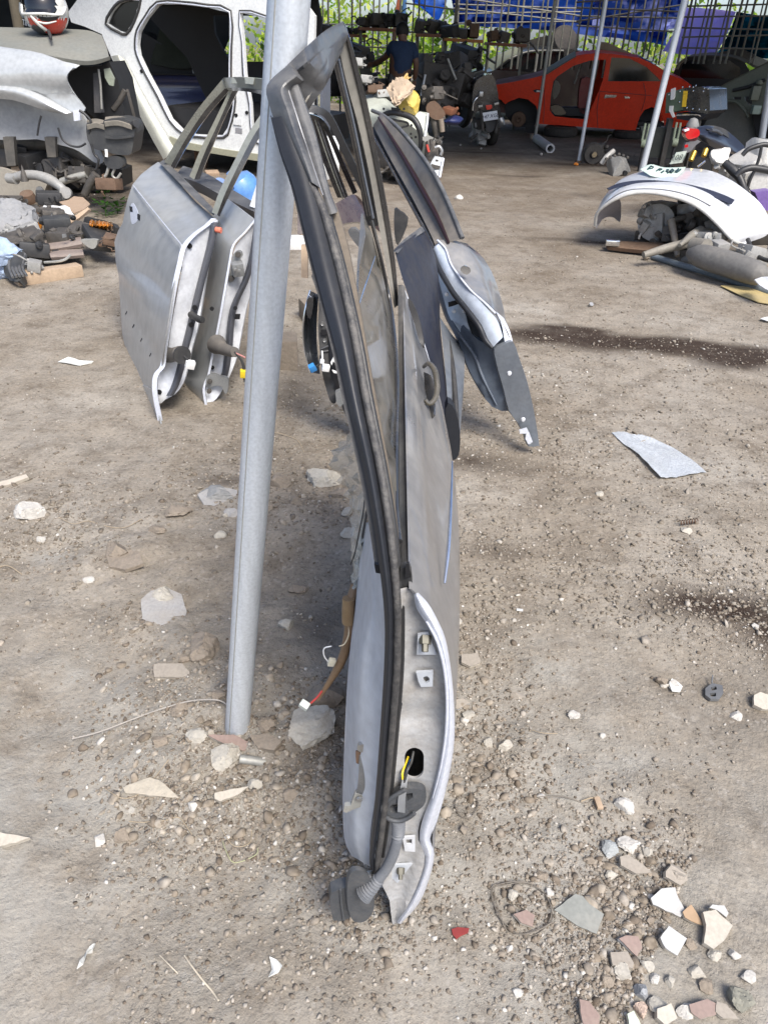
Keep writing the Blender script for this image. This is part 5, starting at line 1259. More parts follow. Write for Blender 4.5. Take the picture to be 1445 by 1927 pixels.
patch('floor_pan',[(1034,220),(1250,232),(1250,238),(1030,228)],trim_dark,rc,lambda x,y,*_:pr_(x,y)+n_*.05,1.2,back=n_)
patch('firewall',[(1000,150),(1036,146),(1036,222),(1015,228)],trim_dark,rc,lambda x,y,*_:pr_(x,y)+n_*.06,1.2,back=n_)
patch('seat_back',[(1096,150),(1112,148),(1120,158),(1116,190),(1108,214),(1092,214),(1090,190)],red_in,rc,lambda x,y,*_:pr_(x,y)+n_*.30,.4,back=n_,k=2)
patch('seat_base',[(1060,206),(1108,206),(1106,222),(1058,220)],trim_dark,rc,lambda x,y,*_:pr_(x,y)+n_*.30,.4,back=n_)
patch('floor_mat',[(1036,202),(1050,199),(1062,208),(1064,216),(1044,217)],mat('dusty_mat',(.20,.17,.12),.9),rc,lambda x,y,*_:pr_(x,y)+n_*.12,.3,back=n_,k=2)
patch('kick_panel',[(1045,152),(1054,160),(1052,176),(1042,188),(1040,170)],mat('grey_kick_panel',(.16,.15,.12),.8),rc,lambda x,y,*_:pr_(x,y)+n_*.10,.1,back=n_,k=2)
ptube('belt_strap',[(1092,118,pr_(1092,118).y+.5),(1086,140,pr_(1086,140).y+.5),(1080,158,pr_(1080,158).y+.5)],.015,mat('grey_belt',(.3,.3,.28),.7),rc,6)
patch('mirror_stub',[(1003,170),(1008,168),(1024,170),(1022,173),(1006,174)],trim_dark,rc,lambda x,y,*_:pr_(x,y)-n_*.02,.06,back=n_)
patch('mirror_lens',[(1009,170),(1017,170),(1017,173),(1009,173)],steel,rc,lambda x,y,*_:pr_(x,y)-n_*.03,.01,back=n_)
patch('door_handle',[(1138,178),(1160,179),(1158,183),(1144,184),(1136,185)],chrome,rc,lambda x,y,*_:pr_(x,y)-n_*.015,.02,back=n_)
patch('door_handle',[(1174,181),(1184,182),(1184,185),(1175,185)],chrome,rc,lambda x,y,*_:pr_(x,y)-n_*.015,.02,back=n_)
for pts in([(1128,170),(1123,205),(1124,240)],[(1128,172),(1180,176),(1226,180)],[(1210,156),(1214,180),(1206,210)],[(1020,146),(1024,180),(1022,232)]):
 tube('panel_gap',[pr_(*p)-n_*.004 for p in pts],.005,red_in,rc,6,3)
patch('headlight_opening',[(926,170),(933,162),(937,186),(944,190),(938,196),(928,192)],trim_dark,rc,lambda x,y,*_:pr_(x,y)+n_*.06,.3,back=n_)
patch('front_structure',[(905,168),(930,162),(945,190),(950,215),(925,212),(905,196)],mat('dark_red_front',(.055,.010,.008),.6,dust=.3),rc,lambda x,y,*_:pr_(x,y)+n_*.25,.5,back=n_)
lathe('brake_disc',pr_(975,226)+n_*.12,[(.0001,-.03),(.03,-.05),(.05,-.03),(.11,-.025),(.12,.01)],rust,rc,n_,22)
patch('wheel_liner',[(948,198),(960,190),(976,185),(993,188),(1008,200),(1013,232),(1000,244),(965,240),(950,220)],trim_dark,rc,lambda x,y,*_:pr_(x,y)+n_*.32,.03,back=n_)
patch('wheel_liner',[(1197,244),(1205,219),(1214,207),(1226,202),(1241,209),(1250,246)],trim_dark,rc,lambda x,y,*_:pr_(x,y)+n_*.32,.03,back=n_)
patch('axle_stand',[(990,236),(1004,236),(1010,258),(984,258)],trim_dark,rc,lambda x,y,*_:pr_(x,y)+n_*.3,.3,back=n_);patch('axle_stand',[(1225,240),(1242,240),(1248,268),(1220,268)],trim_dark,rc,lambda x,y,*_:pr_(x,y)+n_*.3,.3,back=n_)
tc_=on_ground(1053,256);tc_.z+=.07
o=lathe('tyre',tc_,[(.15,-.07),(.23,-.08),(.27,-.05),(.28,0),(.27,.05),(.23,.08),(.15,.07)],tyre_m,None,(0,0,1),28);tag(o,'black tyre lying flat under the red car sill','tyre')
lathe('tyre',on_ground(1186,262)+Vector((0,.2,.06)),[(.13,-.06),(.20,-.07),(.24,-.04),(.25,0),(.24,.04),(.20,.07),(.13,.06)],tyre_m,None,(0,0,1),24)
tag(bpy.data.objects['tyre.001'],'dim tyre lying under the rear of the red car','tyre')
a_=pr_(1150,100)+n_*.6
o=patch('panel_offcut',[(1131,78),(1150,80),(1176,92),(1197,101),(1176,104),(1150,102),(1140,92)],mat('dusty_beige_panel',(.25,.23,.17),.6,dust=.5),None,lambda x,y,*_:pr_(x,y)+n_*.7,.05,back=(0,.6,-1));tag(o,'beige curved panel lying on the red car roof','panel')
pk=plane(gnd(900,243)+Vector((0,1.9,0)),gnd(1100,248)+Vector((0,1.9,0)))
bc=thing('car_wreck','black hatchback car with a dusty olive windscreen, behind the red saloon','car',pk(1000,225))
blackp=mat('black_paint',(.010,.010,.011),.25,0,dust=.25,dcol=(.12,.11,.08),coat=.5)
bo=[(882,150),(905,138),(928,133),(955,112),(985,98),(1012,94),(1060,93),(1110,98),(1140,110),(1150,140),(1150,215),(1010,212),(880,208),(876,175)]
nk=pk.n
bh=[[(933,132),(958,114),(988,101),(1010,98),(1007,128),(1000,136)],[(1014,98),(1060,98),(1060,130),(1012,130)]]
shell(bc,pk,bo,bh,1.4,blackp,[('hood',[(882,150),(905,139),(928,133)],blackp,.05),('windscreen',[(928,133),(955,111),(985,97)],mat('olive_windscreen',(.16,.165,.095),.4,dust=.6,dcol=(.22,.21,.13)),.06),('roof',[(985,97),(1012,93),(1060,92),(1110,97)],blackp,.05)],inset=.05)
patch('window_glass',[(930,134),(955,113),(986,100),(1062,96),(1062,132),(990,140)],tint,bc,lambda x,y,*_:pk(x,y)+nk*.04,.006,back=nk)  # near-black pane added so the cabin behind reads dark
tube('roof_rail',[pk(958,111),pk(985,99),pk(1012,95),(pk(1060,95))],.012,galv_dim,bc,6,3)
nk=pk.n
patch('cabin_floor',[(900,150),(1140,150),(1140,205),(900,200)],trim_dark,bc,lambda x,y,*_:pk(x,y)+nk*.5,.4,back=nk)
tube('pillar',[pk(1006,135),pk(1012,96)],.02,galv_dim,bc,6)
o=patch('bumper_skin',[(986,88),(1005,78),(1030,70),(1060,66),(1085,72),(1098,82),(1070,90),(1030,92)],blackp,None,lambda x,y,*_:pk(x,y)+nk*.6,.12,back=(0,1,-.3),k=2);tag(o,'glossy black bumper skin lying on the black car roof','bumper')
lathe('tyre',pk(1075,76)+nk*.4,[(.16,-.06),(.25,-.06),(.28,0),(.25,.06),(.16,.06)],tyre_m,None,(.2,-.9,.5),22);tag(bpy.data.objects['tyre.002'],'tyre standing on the black car roof','tyre')
pd=plane(gnd(1270,262)+Vector((0,1.0,0)),gnd(1460,275)+Vector((0,.6,0)))
dk=thing('car_wreck','dark dusty car with its black cabin open, left behind the olive shell','car',pd(1350,262))
do=[(1262,150),(1272,122),(1290,108),(1330,105),(1375,108),(1400,118),(1410,135),(1420,250),(1270,245)]
nd=pd.n
shell(dk,pd,do,[[(1276,146),(1282,122),(1296,113),(1330,111),(1372,114),(1392,128),(1392,150)]],1.3,mat('near_black_paint',(.014,.012,.011),.5,dust=.3,dcol=(.06,.05,.04)),[('roof',[(1290,107),(1330,104),(1375,107),(1400,117)],mat('dusty_roof',(.06,.055,.04),.7,dust=.6,dcol=(.16,.15,.11)),.05)])
patch('window_glass',[(1274,148),(1280,120),(1296,111),(1330,109),(1374,112),(1394,128),(1394,152)],tint,dk,lambda x,y,*_:pd(x,y)+nd*.04,.006,back=nd)  # near-black pane added over the open window, standing for the dark cabin
tube('window_edge',[pd(1274,130)-nd*.02,pd(1280,118)-nd*.02,pd(1292,110)-nd*.02],.025,mat('dusty_khaki',(.20,.19,.13),.7),dk,8,3)
patch('cabin_floor',[(1270,150),(1405,152),(1405,235),(1270,235)],trim_dark,dk,lambda x,y,*_:pd(x,y)+nd*.5,.4,back=nd)
po=plane(on_ground(1340,300),on_ground(1470,318))
no=po.n
og=thing('car_wreck','olive green half car shell with an empty wheel arch and dusty bonnet','car',on_ground(1400,306))
oliv=mat('olive_shell_paint',(.10,.115,.085),.5,.1,dust=.5,dcol=(.17,.165,.13),dscale=7)
oo=[(1333,176),(1345,168),(1380,148),(1420,128),(1460,108),(1460,215),(1425,214),(1410,212),(1398,205),(1385,192),(1366,190),(1350,195),(1342,210),(1332,214),(1330,195)]
patch('body_side',oo,oliv,og,po,.04,holes=[[(1340,177),(1357,177),(1355,185),(1341,186)],[(1400,182),(1414,181),(1414,195),(1407,198),(1401,190)],[(1378,182),(1394,182),(1393,188),(1379,187)]],back=no)
box('rail_end',po(1376,180)+no*.05,.016,.02,.02,oliv,og)
a1=[po(1345,168),po(1380,148),po(1420,128),po(1460,108)]
sheet('bonnet',[[tuple(q)for q in a1],[tuple(q+no*.7+Vector((0,0,.06)))for q in a1],[tuple(q+no*1.3)for q in a1]],mat('dusty_bonnet',(.10,.09,.06),.6,dust=.85,dcol=(.155,.14,.095),dup=.1),og,4,3,.02,back=(0,0,-1),world=True)
tube('bonnet_gap',[po(1380,170)-no*.03,po(1410,163)-no*.03,po(1440,150)-no*.03],.02,trim_dark,og,6,2)
patch('wheel_house',[(1332,214),(1345,205),(1352,194),(1368,189),(1385,191),(1402,205),(1412,225),(1420,255),(1400,285),(1360,285),(1330,262),(1318,240)],mat('grey_liner',(.085,.088,.078),.75,dust=.5,dcol=(.15,.14,.12)),og,lambda x,y,*_:po(x,y)+no*(.05+.35*max(0,min(1,(x-1325)/90.0))),.03,back=no,grid=9)
tube('arch_lip',[po(1345,208)-no*.02,po(1352,196)-no*.02,po(1366,190)-no*.02,po(1385,192)-no*.02,po(1400,206)-no*.02,po(1408,220)-no*.02],.02,oliv,og,8,3)
box('strut_bracket',po(1422,175)-no*.04,.05,.04,.08,oliv,og);lathe('strut_cap',po(1430,155)-no*.02,[(.0001,.03),(.045,.025),(.045,-.02)],oliv,og,seg=14)
box('shock_stub',po(1424,206)-no*.05,.05,.04,.05,mat('green_grey',(.20,.26,.22),.5),og)
patch('chassis_underside',[(1400,215),(1465,215),(1465,300),(1420,300),(1410,260)],trim_dark,og,lambda x,y,*_:po(x,y)+no*.25,.4,back=no)
o=patch('door_skin',[(1380,106),(1400,102),(1425,110),(1442,118),(1430,124),(1412,124),(1400,116)],mat('pale_dusty_panel',(.33,.34,.29),.5,dust=.4),None,lambda x,y,*_:pd(x,y)+nd*.4,.05,back=(0,1,-.6),k=2);tag(o,'pale curved panel lying on the dark car roof at right','panel')
o=patch('scrap_heap_part',[(1338,112),(1345,98),(1360,96),(1370,88),(1385,92),(1400,98),(1412,106),(1395,112)],cast_dark,None,lambda x,y,*_:pd(x,y)+nd*.3,.3,back=nd,k=2);tag(o,'dark scrap part lying on top of the dark car','spare part')
bx=thing('fuse_unit','black riveted box with a yellow label and green side plate, by the red car tail','box',on_ground(1290,288))
pbx=plane(at(1250,222,10.2),at(1335,226,9.8));nb_=pbx.n
patch('case',[(1288,165),(1320,163),(1334,168),(1335,208),(1330,214),(1285,208),(1283,188)],black_gloss,bx,pbx,.45,back=nb_)
patch('side_plate',[(1253,175),(1286,166),(1288,206),(1251,213)],mat('green_plate',(.09,.13,.085),.5,dust=.2),bx,pbx,.3,back=nb_)
patch('warning_label',[(1286,171),(1294,171),(1290,201),(1283,201)],mat('yellow_label',(.85,.55,.03),.5,var=.03),bx,lambda x,y,*_:pbx(x,y)-nb_*.012,.008,back=nb_)
patch('label_line',[(1285.5,176.6),(1293.2,176.6),(1293.1,177.2),(1285.4,177.2)],mat('label_ink',(.22,.13,.01),.6),bx,lambda x,y,*_:pbx(x,y)-nb_*.014,.001,back=nb_)
patch('white_clamp',[(1264,168),(1271,165),(1270,182),(1268,187),(1263,188)],white_plastic,bx,lambda x,y,*_:pbx(x,y)-nb_*.03,.03,back=nb_)
patch('white_clamp',[(1261,199),(1267,199),(1266,208),(1270,220),(1267,221),(1262,211),(1260,209)],white_plastic,bx,lambda x,y,*_:pbx(x,y)-nb_*.03,.03,back=nb_)
for(x,y)in((1284,164),(1297,163),(1304,164),(1309,161),(1325,166),(1332,167),(1304,171),(1323,172),(1292,203),(1303,205),(1315,206),(1327,207),(1279,172),(1278,192),(1258,178)):
 lathe('rivet',pbx(x,y)-nb_*.006,[(.0001,-.006),(.010,-.003),(.012,.004)],chrome,bx,nb_,8)
patch('lower_tray',[(1272,212),(1330,214),(1320,224),(1300,228),(1272,224)],seal_mat,bx,pbx,.4,back=nb_)
ptube('tray_edge',[(1272,217,10.0),(1290,216,9.95),(1312,216,9.85),(1318,219,9.83)],.010,chrome,bx,6,2)
box('stand_post',(pbx(1265,250).x,pbx(1265,250).y+.2,pbx(1265,225).z/2),.03,.05,pbx(1265,225).z/2,cast_dark,bx);box('stand_post',(pbx(1318,250).x,pbx(1318,250).y+.2,pbx(1318,228).z/2),.03,.05,pbx(1318,228).z/2,cast_dark,bx)
for k,(x,y)in enumerate(((1213,250),(1272,248))):
 lk=thing('suspension_link',['pale forked link standing left of the pipe prop by the red car tail','pale forked link standing right of the pipe prop, under the riveted box'][k],'link',at(x,y+20,9.9),'pale forked links')
 ptube('fork_arm',[(x+1,y-18,9.9),(x-3,y,9.9),(x-6,y+16,9.9)],.014,mat('pale_green_metal',(.24,.28,.20),.6),lk,8);ptube('fork_arm',[(x+8,y-17,9.9),(x+5,y,9.9),(x+1,y+17,9.9)],.014,mat('pale_green_metal',(0,0,0)),lk,8)
 lathe('bushing',at(x-2,y+20,9.9),[(.0001,-.03),(.04,-.03),(.045,.0),(.04,.03)],mat('pale_green_metal',(0,0,0)),lk,(1,-.3,0),14)
 tube('support_rod',[at(x-2,y+20,9.95),Vector((at(x-2,y+20,9.95).x,9.95,0))],.02,trim_dark,lk,8)
o=patch('panel_sheet',[(1205,238),(1290,242),(1300,300),(1215,296)],mat('dark_green_panel',(.02,.026,.022),.6,dust=.2),None,depth_plane(10.3),.08,back=(0,1,0));tag(o,'dark panel standing under the riveted box behind the pipe prop','panel')
ps=plane(gnd(300,316),gnd(520,336));ns=ps.n
suv=thing('car_shell','bare silver car body shell with empty door openings, behind the silver doors','car',gnd(410,326))
shell_paint=mat('shell_silver',(.74,.755,.74),.35,.05,dust=.12,dcol=(.5,.48,.4),dscale=6,coat=.4)
so_=[(128,24),(150,-6),(190,-30),(300,-34),(430,-26),(560,-14),(592,30),(590,110),(588,200),(580,300),(545,312),(491,303),(420,291),(346,279),(324,272),(308,298),(290,268),(262,215),(235,160),(212,112),(206,98),(192,64),(160,50),(135,42)]
sh_=[[(202,44),(212,22),(226,6),(244,1),(264,1),(251,40),(238,62),(224,58)],[(298,8),(340,8),(390,14),(432,24),(432,90),(431,148),(439,173),(438,205),(430,238),(419,255),(367,253),(346,248),(322,224),(301,180),(278,138),(262,104),(259,84),(262,60),(277,34)],[(453,24),(500,34),(540,44),(556,90),(556,200),(548,276),(490,268),(475,250),(472,194),(467,166),(462,140),(458,80)]]
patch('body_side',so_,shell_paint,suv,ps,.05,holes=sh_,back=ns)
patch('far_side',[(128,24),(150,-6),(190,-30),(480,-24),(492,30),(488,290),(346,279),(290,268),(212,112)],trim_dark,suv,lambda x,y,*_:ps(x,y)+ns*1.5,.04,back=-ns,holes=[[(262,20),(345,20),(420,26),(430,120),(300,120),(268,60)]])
a1=[ps(150,-6),ps(190,-30),ps(300,-34),ps(430,-26),ps(500,-22)]
sheet('roof',[[tuple(q)for q in a1],[tuple(q+ns*.75+Vector((0,0,.06)))for q in a1],[tuple(q+ns*1.5)for q in a1]],shell_paint,suv,3,3,.03,back=(0,0,-1),world=True)
def opening(nm,pts,off,r,mtl,k=3):
 return tube(nm,[ps(*p)-ns*off for p in pts],r,mtl,suv,8,k,loop=True)
seal_line=mat('opening_seal',(.03,.032,.034),.5,dust=.3)
def inset(poly,d):
 cx=sum(p[0]for p in poly)/len(poly);cy=sum(p[1]for p in poly)/len(poly)
 return[(x+(x-cx)/math.hypot(x-cx,y-cy)*d,y+(y-cy)/math.hypot(x-cx,y-cy)*d)for x,y in poly]
opening('opening_seal',inset(sh_[1],5),.004,.010,seal_line,2);opening('opening_seal',inset(sh_[2],4),.004,.010,seal_line,2);opening('window_seal',inset(sh_[0],2.5),.004,.014,seal_line,2)
opening('opening_flange',inset(sh_[1],1.5),.006,.008,hem_white,2);opening('opening_flange',inset(sh_[2],1.5),.006,.008,hem_white,2)
patch('quarter_glass',sh_[0],tint,suv,lambda x,y,*_:ps(x,y)+ns*.03,.01,back=ns)
sheet('lower_pillar',[[(210,106,ps(210,106).y-.06),(238,166,ps(238,166).y-.06),(270,230,ps(270,230).y-.06),(308,300,ps(308,300).y-.06)],[(222,104,ps(222,104).y-.10),(250,164,ps(250,164).y-.10),(284,228,ps(284,228).y-.10),(318,292,ps(318,292).y-.10)],[(234,112,ps(234,112).y-.05),(262,166,ps(262,166).y-.05),(296,226,ps(296,226).y-.05),(326,276,ps(326,276).y-.05)]],mat('cream_silver',(.60,.61,.53),.4,.1,dust=.3,dcol=(.40,.38,.28),dscale=8),suv,3,3,.03,back=(0,1,0))
for(x,y)in((267,134),(445,217),(465,212),(293,264),(237,154)):
 lathe('panel_hole',ps(x,y)-ns*.004,[(.0001,-.004),(.018,-.004),(.018,.004)],hole,suv,ns,10)
patch('rocker',[(322,256),(346,266),(420,280),(491,290),(550,298),(545,312),(491,303),(420,291),(346,279),(324,272)],mat('rocker_khaki',(.33,.33,.24),.45,.1,dust=.4),suv,lambda x,y,*_:ps(x,y)-ns*.03,.08,back=ns)
patch('sticker',[(444,240),(456,242),(456,252),(443,250)],mat('grey_sticker',(.25,.25,.26),.6),suv,lambda x,y,*_:ps(x,y)-ns*.004,.003,back=ns)
patch('striker_plate',[(441,222),(456,224),(455,236),(440,234)],shell_paint,suv,lambda x,y,*_:ps(x,y)-ns*.012,.012,back=ns)
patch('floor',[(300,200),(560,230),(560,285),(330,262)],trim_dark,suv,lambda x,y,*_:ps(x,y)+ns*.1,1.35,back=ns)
lathe('speaker',ps(482,205)+ns*.4,[(.0001,-.02),(.05,-.02),(.07,-.05),(.13,-.04),(.15,.02)],black_plastic,suv,ns,20)
lathe('speaker_cone',ps(480,204)+ns*.36,[(.0001,-.03),(.04,-.02),(.05,.01)],mat('brass_cone',(.30,.24,.12),.4,.3),suv,ns,16)
tube('steering_arc',[ps(399,190)+ns*.6,ps(394,205)+ns*.6,ps(396,222)+ns*.6,ps(404,232)+ns*.6],.014,mat('grey_rim',(.2,.2,.2),.5),suv,8,3)
pbl=plane(gnd(250,262),gnd(560,270));nbl=pbl.n
blc=thing('car_wreck','dark blue car with a grimy sloping windscreen, seen through the silver shell openings','car',gnd(400,264))
patch('body_side',[(262,138),(310,137),(360,138),(430,142),(470,146),(480,200),(478,255),(300,250),(262,200)],mat('deep_blue_paint',(.008,.018,.085),.25,.1,dust=.1,coat=.8),blc,pbl,1.2,back=nbl,grid=16,relief=lambda x,y:.03*math.sin((y-138)/14.0))
sheet('windscreen',[[tuple(pbl(280,120)+nbl*.1),tuple(pbl(300,22)+nbl*.35)],[tuple(pbl(350,130)+nbl*.1),tuple(pbl(345,30)+nbl*.35)],[tuple(pbl(424,100)+nbl*.1),tuple(pbl(380,55)+nbl*.35)]],mat('grimy_glass',(.022,.026,.016),.25,0,dust=.5,dcol=(.06,.065,.04),dscale=5),blc,3,3,.01,world=True)
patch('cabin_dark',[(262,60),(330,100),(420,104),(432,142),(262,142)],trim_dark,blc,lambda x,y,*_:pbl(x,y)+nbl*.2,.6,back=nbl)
patch('mirror_sail',[(362,120),(372,123),(396,138),(364,138)],mat('sail_trim',(.22,.24,.26),.45,dust=.2),blc,lambda x,y,*_:pbl(x,y)-nbl*.05,.03,back=nbl)
tube('belt_line',[pbl(262,139)-nbl*.03,pbl(340,139)-nbl*.03,pbl(430,143)-nbl*.03],.014,trim_dark,blc,6)
patch('cowl_panel',[(588,150),(604,148),(636,166),(640,250),(626,300),(600,300),(590,230)],mat('slate_cowl',(.10,.115,.15),.5,dust=.3),suv,lambda x,y,*_:ps(min(x,600),y)+ns*.1,.2,back=ns)
patch('hinge_bracket',[(608,196),(616,172),(622,166),(632,170),(634,176),(626,178),(619,200),(610,202)],mat('cream_bracket',(.55,.53,.38),.5),suv,lambda x,y,*_:ps(min(x,600),y)-ns*.02,.05,back=ns,k=2)
sheet('white_fender',[[tuple(ps(604,258)-ns*.2),tuple(ps(604,300)-ns*.25),tuple(ps(606,334)-ns*.2)],[tuple(ps(626,250)-ns*.35),tuple(ps(630,296)-ns*.45),tuple(ps(630,332)-ns*.35)],[tuple(ps(652,252)-ns*.2),tuple(ps(656,296)-ns*.25),tuple(ps(652,326)-ns*.2)]],shell_paint,suv,4,4,.03,world=True)
V,F=box_geo(ps(420,300)+ns*.4+Vector((0,0,-.05)),.06,.3,.09);
for k,(x,d)in enumerate(((350,.3),(500,.3),(345,1.3),(500,1.3))):
 q=ps(x,285)+ns*d
 box('axle_stand',(q.x,q.y,q.z/2-.02),.06,.06,q.z/2-.02+.03,rust,suv)
fc_=thing('car_front_cut','cut silver car front with a wheel arch, dusty hood and bare black frame, far left','car',gnd(80,360))
def FY(x,y):return 6.6+max(0,(110-y))*.012
hood_m=mat('dusty_hood',(.20,.21,.19),.5,.2,dust=.85,dcol=(.20,.195,.165),dscale=4,dup=.2)
sheet('hood',[[(-40,50,7.4),(40,52,7.45),(110,54,7.45),(165,57,7.4),(192,66,7.3)],[(-40,70,6.95),(40,72,6.95),(110,74,6.95),(170,78,6.95),(201,88,6.95)],[(-40,92,6.6),(40,94,6.58),(100,106,6.58),(150,116,6.62),(206,108,6.7)]],hood_m,fc_,5,5,.02,back=(0,.3,-1))
sheet('hood_edge',[[(100,106,6.57),(150,114,6.60),(180,114,6.64),(207,106,6.69)],[(110,114,6.58),(150,122,6.61),(180,121,6.65),(206,113,6.70)]],hood_m,fc_,4,2,.03,back=(0,1,0))
fend=[(-40,90,6.6),(30,92,6.56),(80,101,6.54),(120,116,6.52),(150,123,6.56),(132,134,6.5),(126,146,6.49),(130,160,6.48),(144,182,6.47),(161,204,6.46),(152,211,6.46),(128,209,6.46),(108,196,6.47),(80,180,6.48),(50,168,6.5),(20,162,6.5),(-40,160,6.5)]
bright=mat('bright_silver_fender',(.44,.455,.455),.3,.2,dust=.12,dcol=(.45,.44,.38),dscale=4,coat=.6)
patch('fender',fend,bright,fc_,thick=.02,grid=12,k=2,back=(0,1,0),relief=lambda x,y:-.10*math.sin(max(0,min(1,(y-88)/90.0))*math.pi))
sheet('arch_lip',[[(-40,158,6.46),(20,161,6.46),(55,170,6.45),(85,183,6.44),(112,199,6.43),(134,212,6.43)],[(-40,168,6.42),(20,171,6.42),(52,180,6.41),(80,193,6.40),(106,206,6.40),(122,214,6.41)],[(-40,186,6.46),(15,187,6.46),(45,194,6.45),(72,203,6.44),(95,210,6.44),(108,213,6.44)]],bright,fc_,4,4,.02,back=(0,1,0))
patch('lamp_bracket',[(138,208),(150,206),(152,226),(140,228)],hem_white,fc_,depth_plane(6.44),.03,back=(0,1,0))
liner=mat('dusty_inner_fender',(.33,.34,.345),.7,0,dust=.5,dcol=(.30,.29,.265),dscale=4)
patch('inner_fender',[(-40,186,6.7),(40,190,6.7),(90,208,6.7),(140,211,6.7),(156,216,6.65),(170,240,6.6),(180,268,6.6),(196,296,6.6),(186,310,6.6),(160,292,6.6),(140,280,6.6),(110,272,6.62),(70,262,6.66),(-40,258,6.7)],liner,fc_,thick=.03,grid=14,k=2,back=(0,1,0),relief=lambda x,y:.05*math.sin(x/40.0))
patch('lamp_cavity',[(126,134),(150,126),(190,124),(206,116),(222,150),(232,200),(240,240),(200,240),(166,212),(146,184),(132,160)],trim_dark,fc_,depth_plane(6.9),.4,back=(0,1,0))
patch('support_bar',[(176,138),(186,136),(192,200),(194,212),(178,212)],mat('dark_grey_bar',(.05,.052,.06),.5,dust=.3),fc_,depth_plane(6.78),.05,back=(0,1,0))
patch('lamp_shard',[(196,130),(206,128),(216,148),(214,162),(206,160),(198,146)],mat('grey_green_lens',(.25,.28,.22),.3,dust=.3),fc_,depth_plane(6.75),.02,back=(0,1,0))
ptube('support_rod',[(236,170,6.9),(226,190,6.9),(214,206,6.9)],.022,cast_dark,fc_,8);ptube('support_rod',[(186,130,6.74),(190,160,6.74),(192,205,6.74)],.008,galv_dim,fc_,6)
tank=mat('black_tank',(.030,.032,.036),.45,dust=.4,dcol=(.16,.155,.13),dscale=8)
patch('washer_tank',[(163,236),(168,232),(194,232),(196,226),(224,222),(244,228),(250,232),(254,246),(252,260),(248,288),(236,292),(214,290),(200,284),(178,280),(165,262)],tank,fc_,depth_plane(6.40),.25,back=(0,1,0),k=2)
sheet('tank_lid',[[(164,236,6.38),(180,232,6.38),(196,236,6.38)],[(164,226,6.5),(180,223,6.5),(196,226,6.5)]],mat('dusty_black_lid',(.08,.08,.07),.6,dust=.7),fc_,3,2,.03,back=(0,0,-1));sheet('tank_lid',[[(197,230,6.38),(222,228,6.38),(248,236,6.38)],[(199,220,6.5),(224,218,6.5),(248,224,6.5)]],mat('dusty_black_lid',(0,0,0)),fc_,3,2,.03,back=(0,0,-1))
sheet('tank_seam',[[(198,256,6.37),(222,258,6.37),(252,254,6.37)],[(198,260,6.37),(222,262,6.37),(252,258,6.37)]],tank,fc_,3,2,.02,back=(0,1,0))
lathe('tank_cap',at(254,234,6.40),[(.0001,-.03),(.025,-.03),(.03,.02)],black_plastic,fc_,(.8,-.5,.3),14)
patch('pump',[(196,300),(214,294),(228,298),(232,312),(222,318),(204,316)],tank,fc_,depth_plane(6.38),.10,back=(0,1,0),k=2)
ptube('pump_spout',[(200,281,6.36),(201,288,6.36),(201,295,6.36)],.012,white_plastic,fc_,8)
for k,pts in enumerate([[(150,208),(162,216),(172,230),(168,250)],[(110,240),(118,262),(134,274),(150,276),(162,270)],[(78,218),(74,235),(71,255)],[(172,270),(178,290),(186,300),(182,318)],[(206,310),(200,330),(188,340),(186,350),(194,352)],[(216,318),(212,330),(220,336),(228,326)]]):
 ptube('hose',[(x,y,6.40)for x,y in pts],[.010,.008,.008,.010,.012,.010][k],rubber if k not in(4,5)else galv_dim,fc_,8,4)
ptube('frame_rail',[(-40,262,6.9),(20,268,6.9),(60,270,6.9),(104,270,6.9),(150,290,6.85),(186,306,6.8)],[.055,.055,.055,.055,.05,.04],mat('dusty_black_frame',(.05,.05,.048),.6,dust=.5),fc_,10,3)
for(x0,y0,x1,y1)in((14,262,22,312),(92,262,98,296)):
 patch('frame_bracket',[(x0-8,y0-4),(x0+12,y0-4),(x1+8,y1-4),(x1+8,y1),(x1-8,y1)],mat('dusty_black_frame',(0,0,0)),fc_,depth_plane(6.6),.05,back=(0,1,0))
patch('crossmember',[(112,280),(136,276),(142,320),(128,334),(112,324)],cast_dark,fc_,depth_plane(6.85),.2,back=(0,1,0),holes=[[(120,302),(127,297),(134,302),(133,312),(125,315),(119,310)]])
patch('underbody_dark',[(-40,268),(110,272),(190,308),(230,320),(232,352),(180,360),(100,352),(-40,345)],trim_dark,fc_,depth_plane(7.3),.3,back=(0,1,0))
patch('suspension_shield',[(-40,318),(0,316),(20,322),(60,330),(90,345),(70,372),(30,376),(-40,350)],mat('sandy_shield',(.28,.26,.22),.75,dust=.6),fc_,depth_plane(6.5),.05,back=(0,1,0),k=2)
ptube('control_arm',[(22,336,6.3),(46,330,6.28),(70,330,6.26),(94,338,6.24),(112,350,6.2),(124,362,6.18)],[.03,.036,.036,.04,.034,.032],cast,fc_,12,3)
lathe('arm_bush',at(125,363,6.15),[(.018,-.03),(.042,-.03),(.045,0),(.042,.03),(.018,.03)],cast,fc_,(.2,-1,.2),18)
lathe('arm_bush',at(24,336,6.3),[(.0001,-.04),(.038,-.04),(.04,.04)],cast,fc_,(.9,-.3,0),16);lathe('ball_joint',at(45,328,6.24),[(.03,-.05),(.022,.0),(.008,.04),(.0001,.07)],cast_dark,fc_,(0,0,1),12)
lathe('spring_seat',at(52,368,6.2),[(.0001,.03),(.05,.02),(.06,-.02),(.055,-.05)],rust,fc_,(0,-.4,1),18)
ptube('tie_rod',[(116,342,6.5),(140,334,6.5),(163,328,6.5)],.028,galv_dim,fc_,10);ptube('stub_pipe',[(160,366,6.4),(170,345,6.4),(182,328,6.4)],[.03,.034,.036],cast_dark,fc_,10)
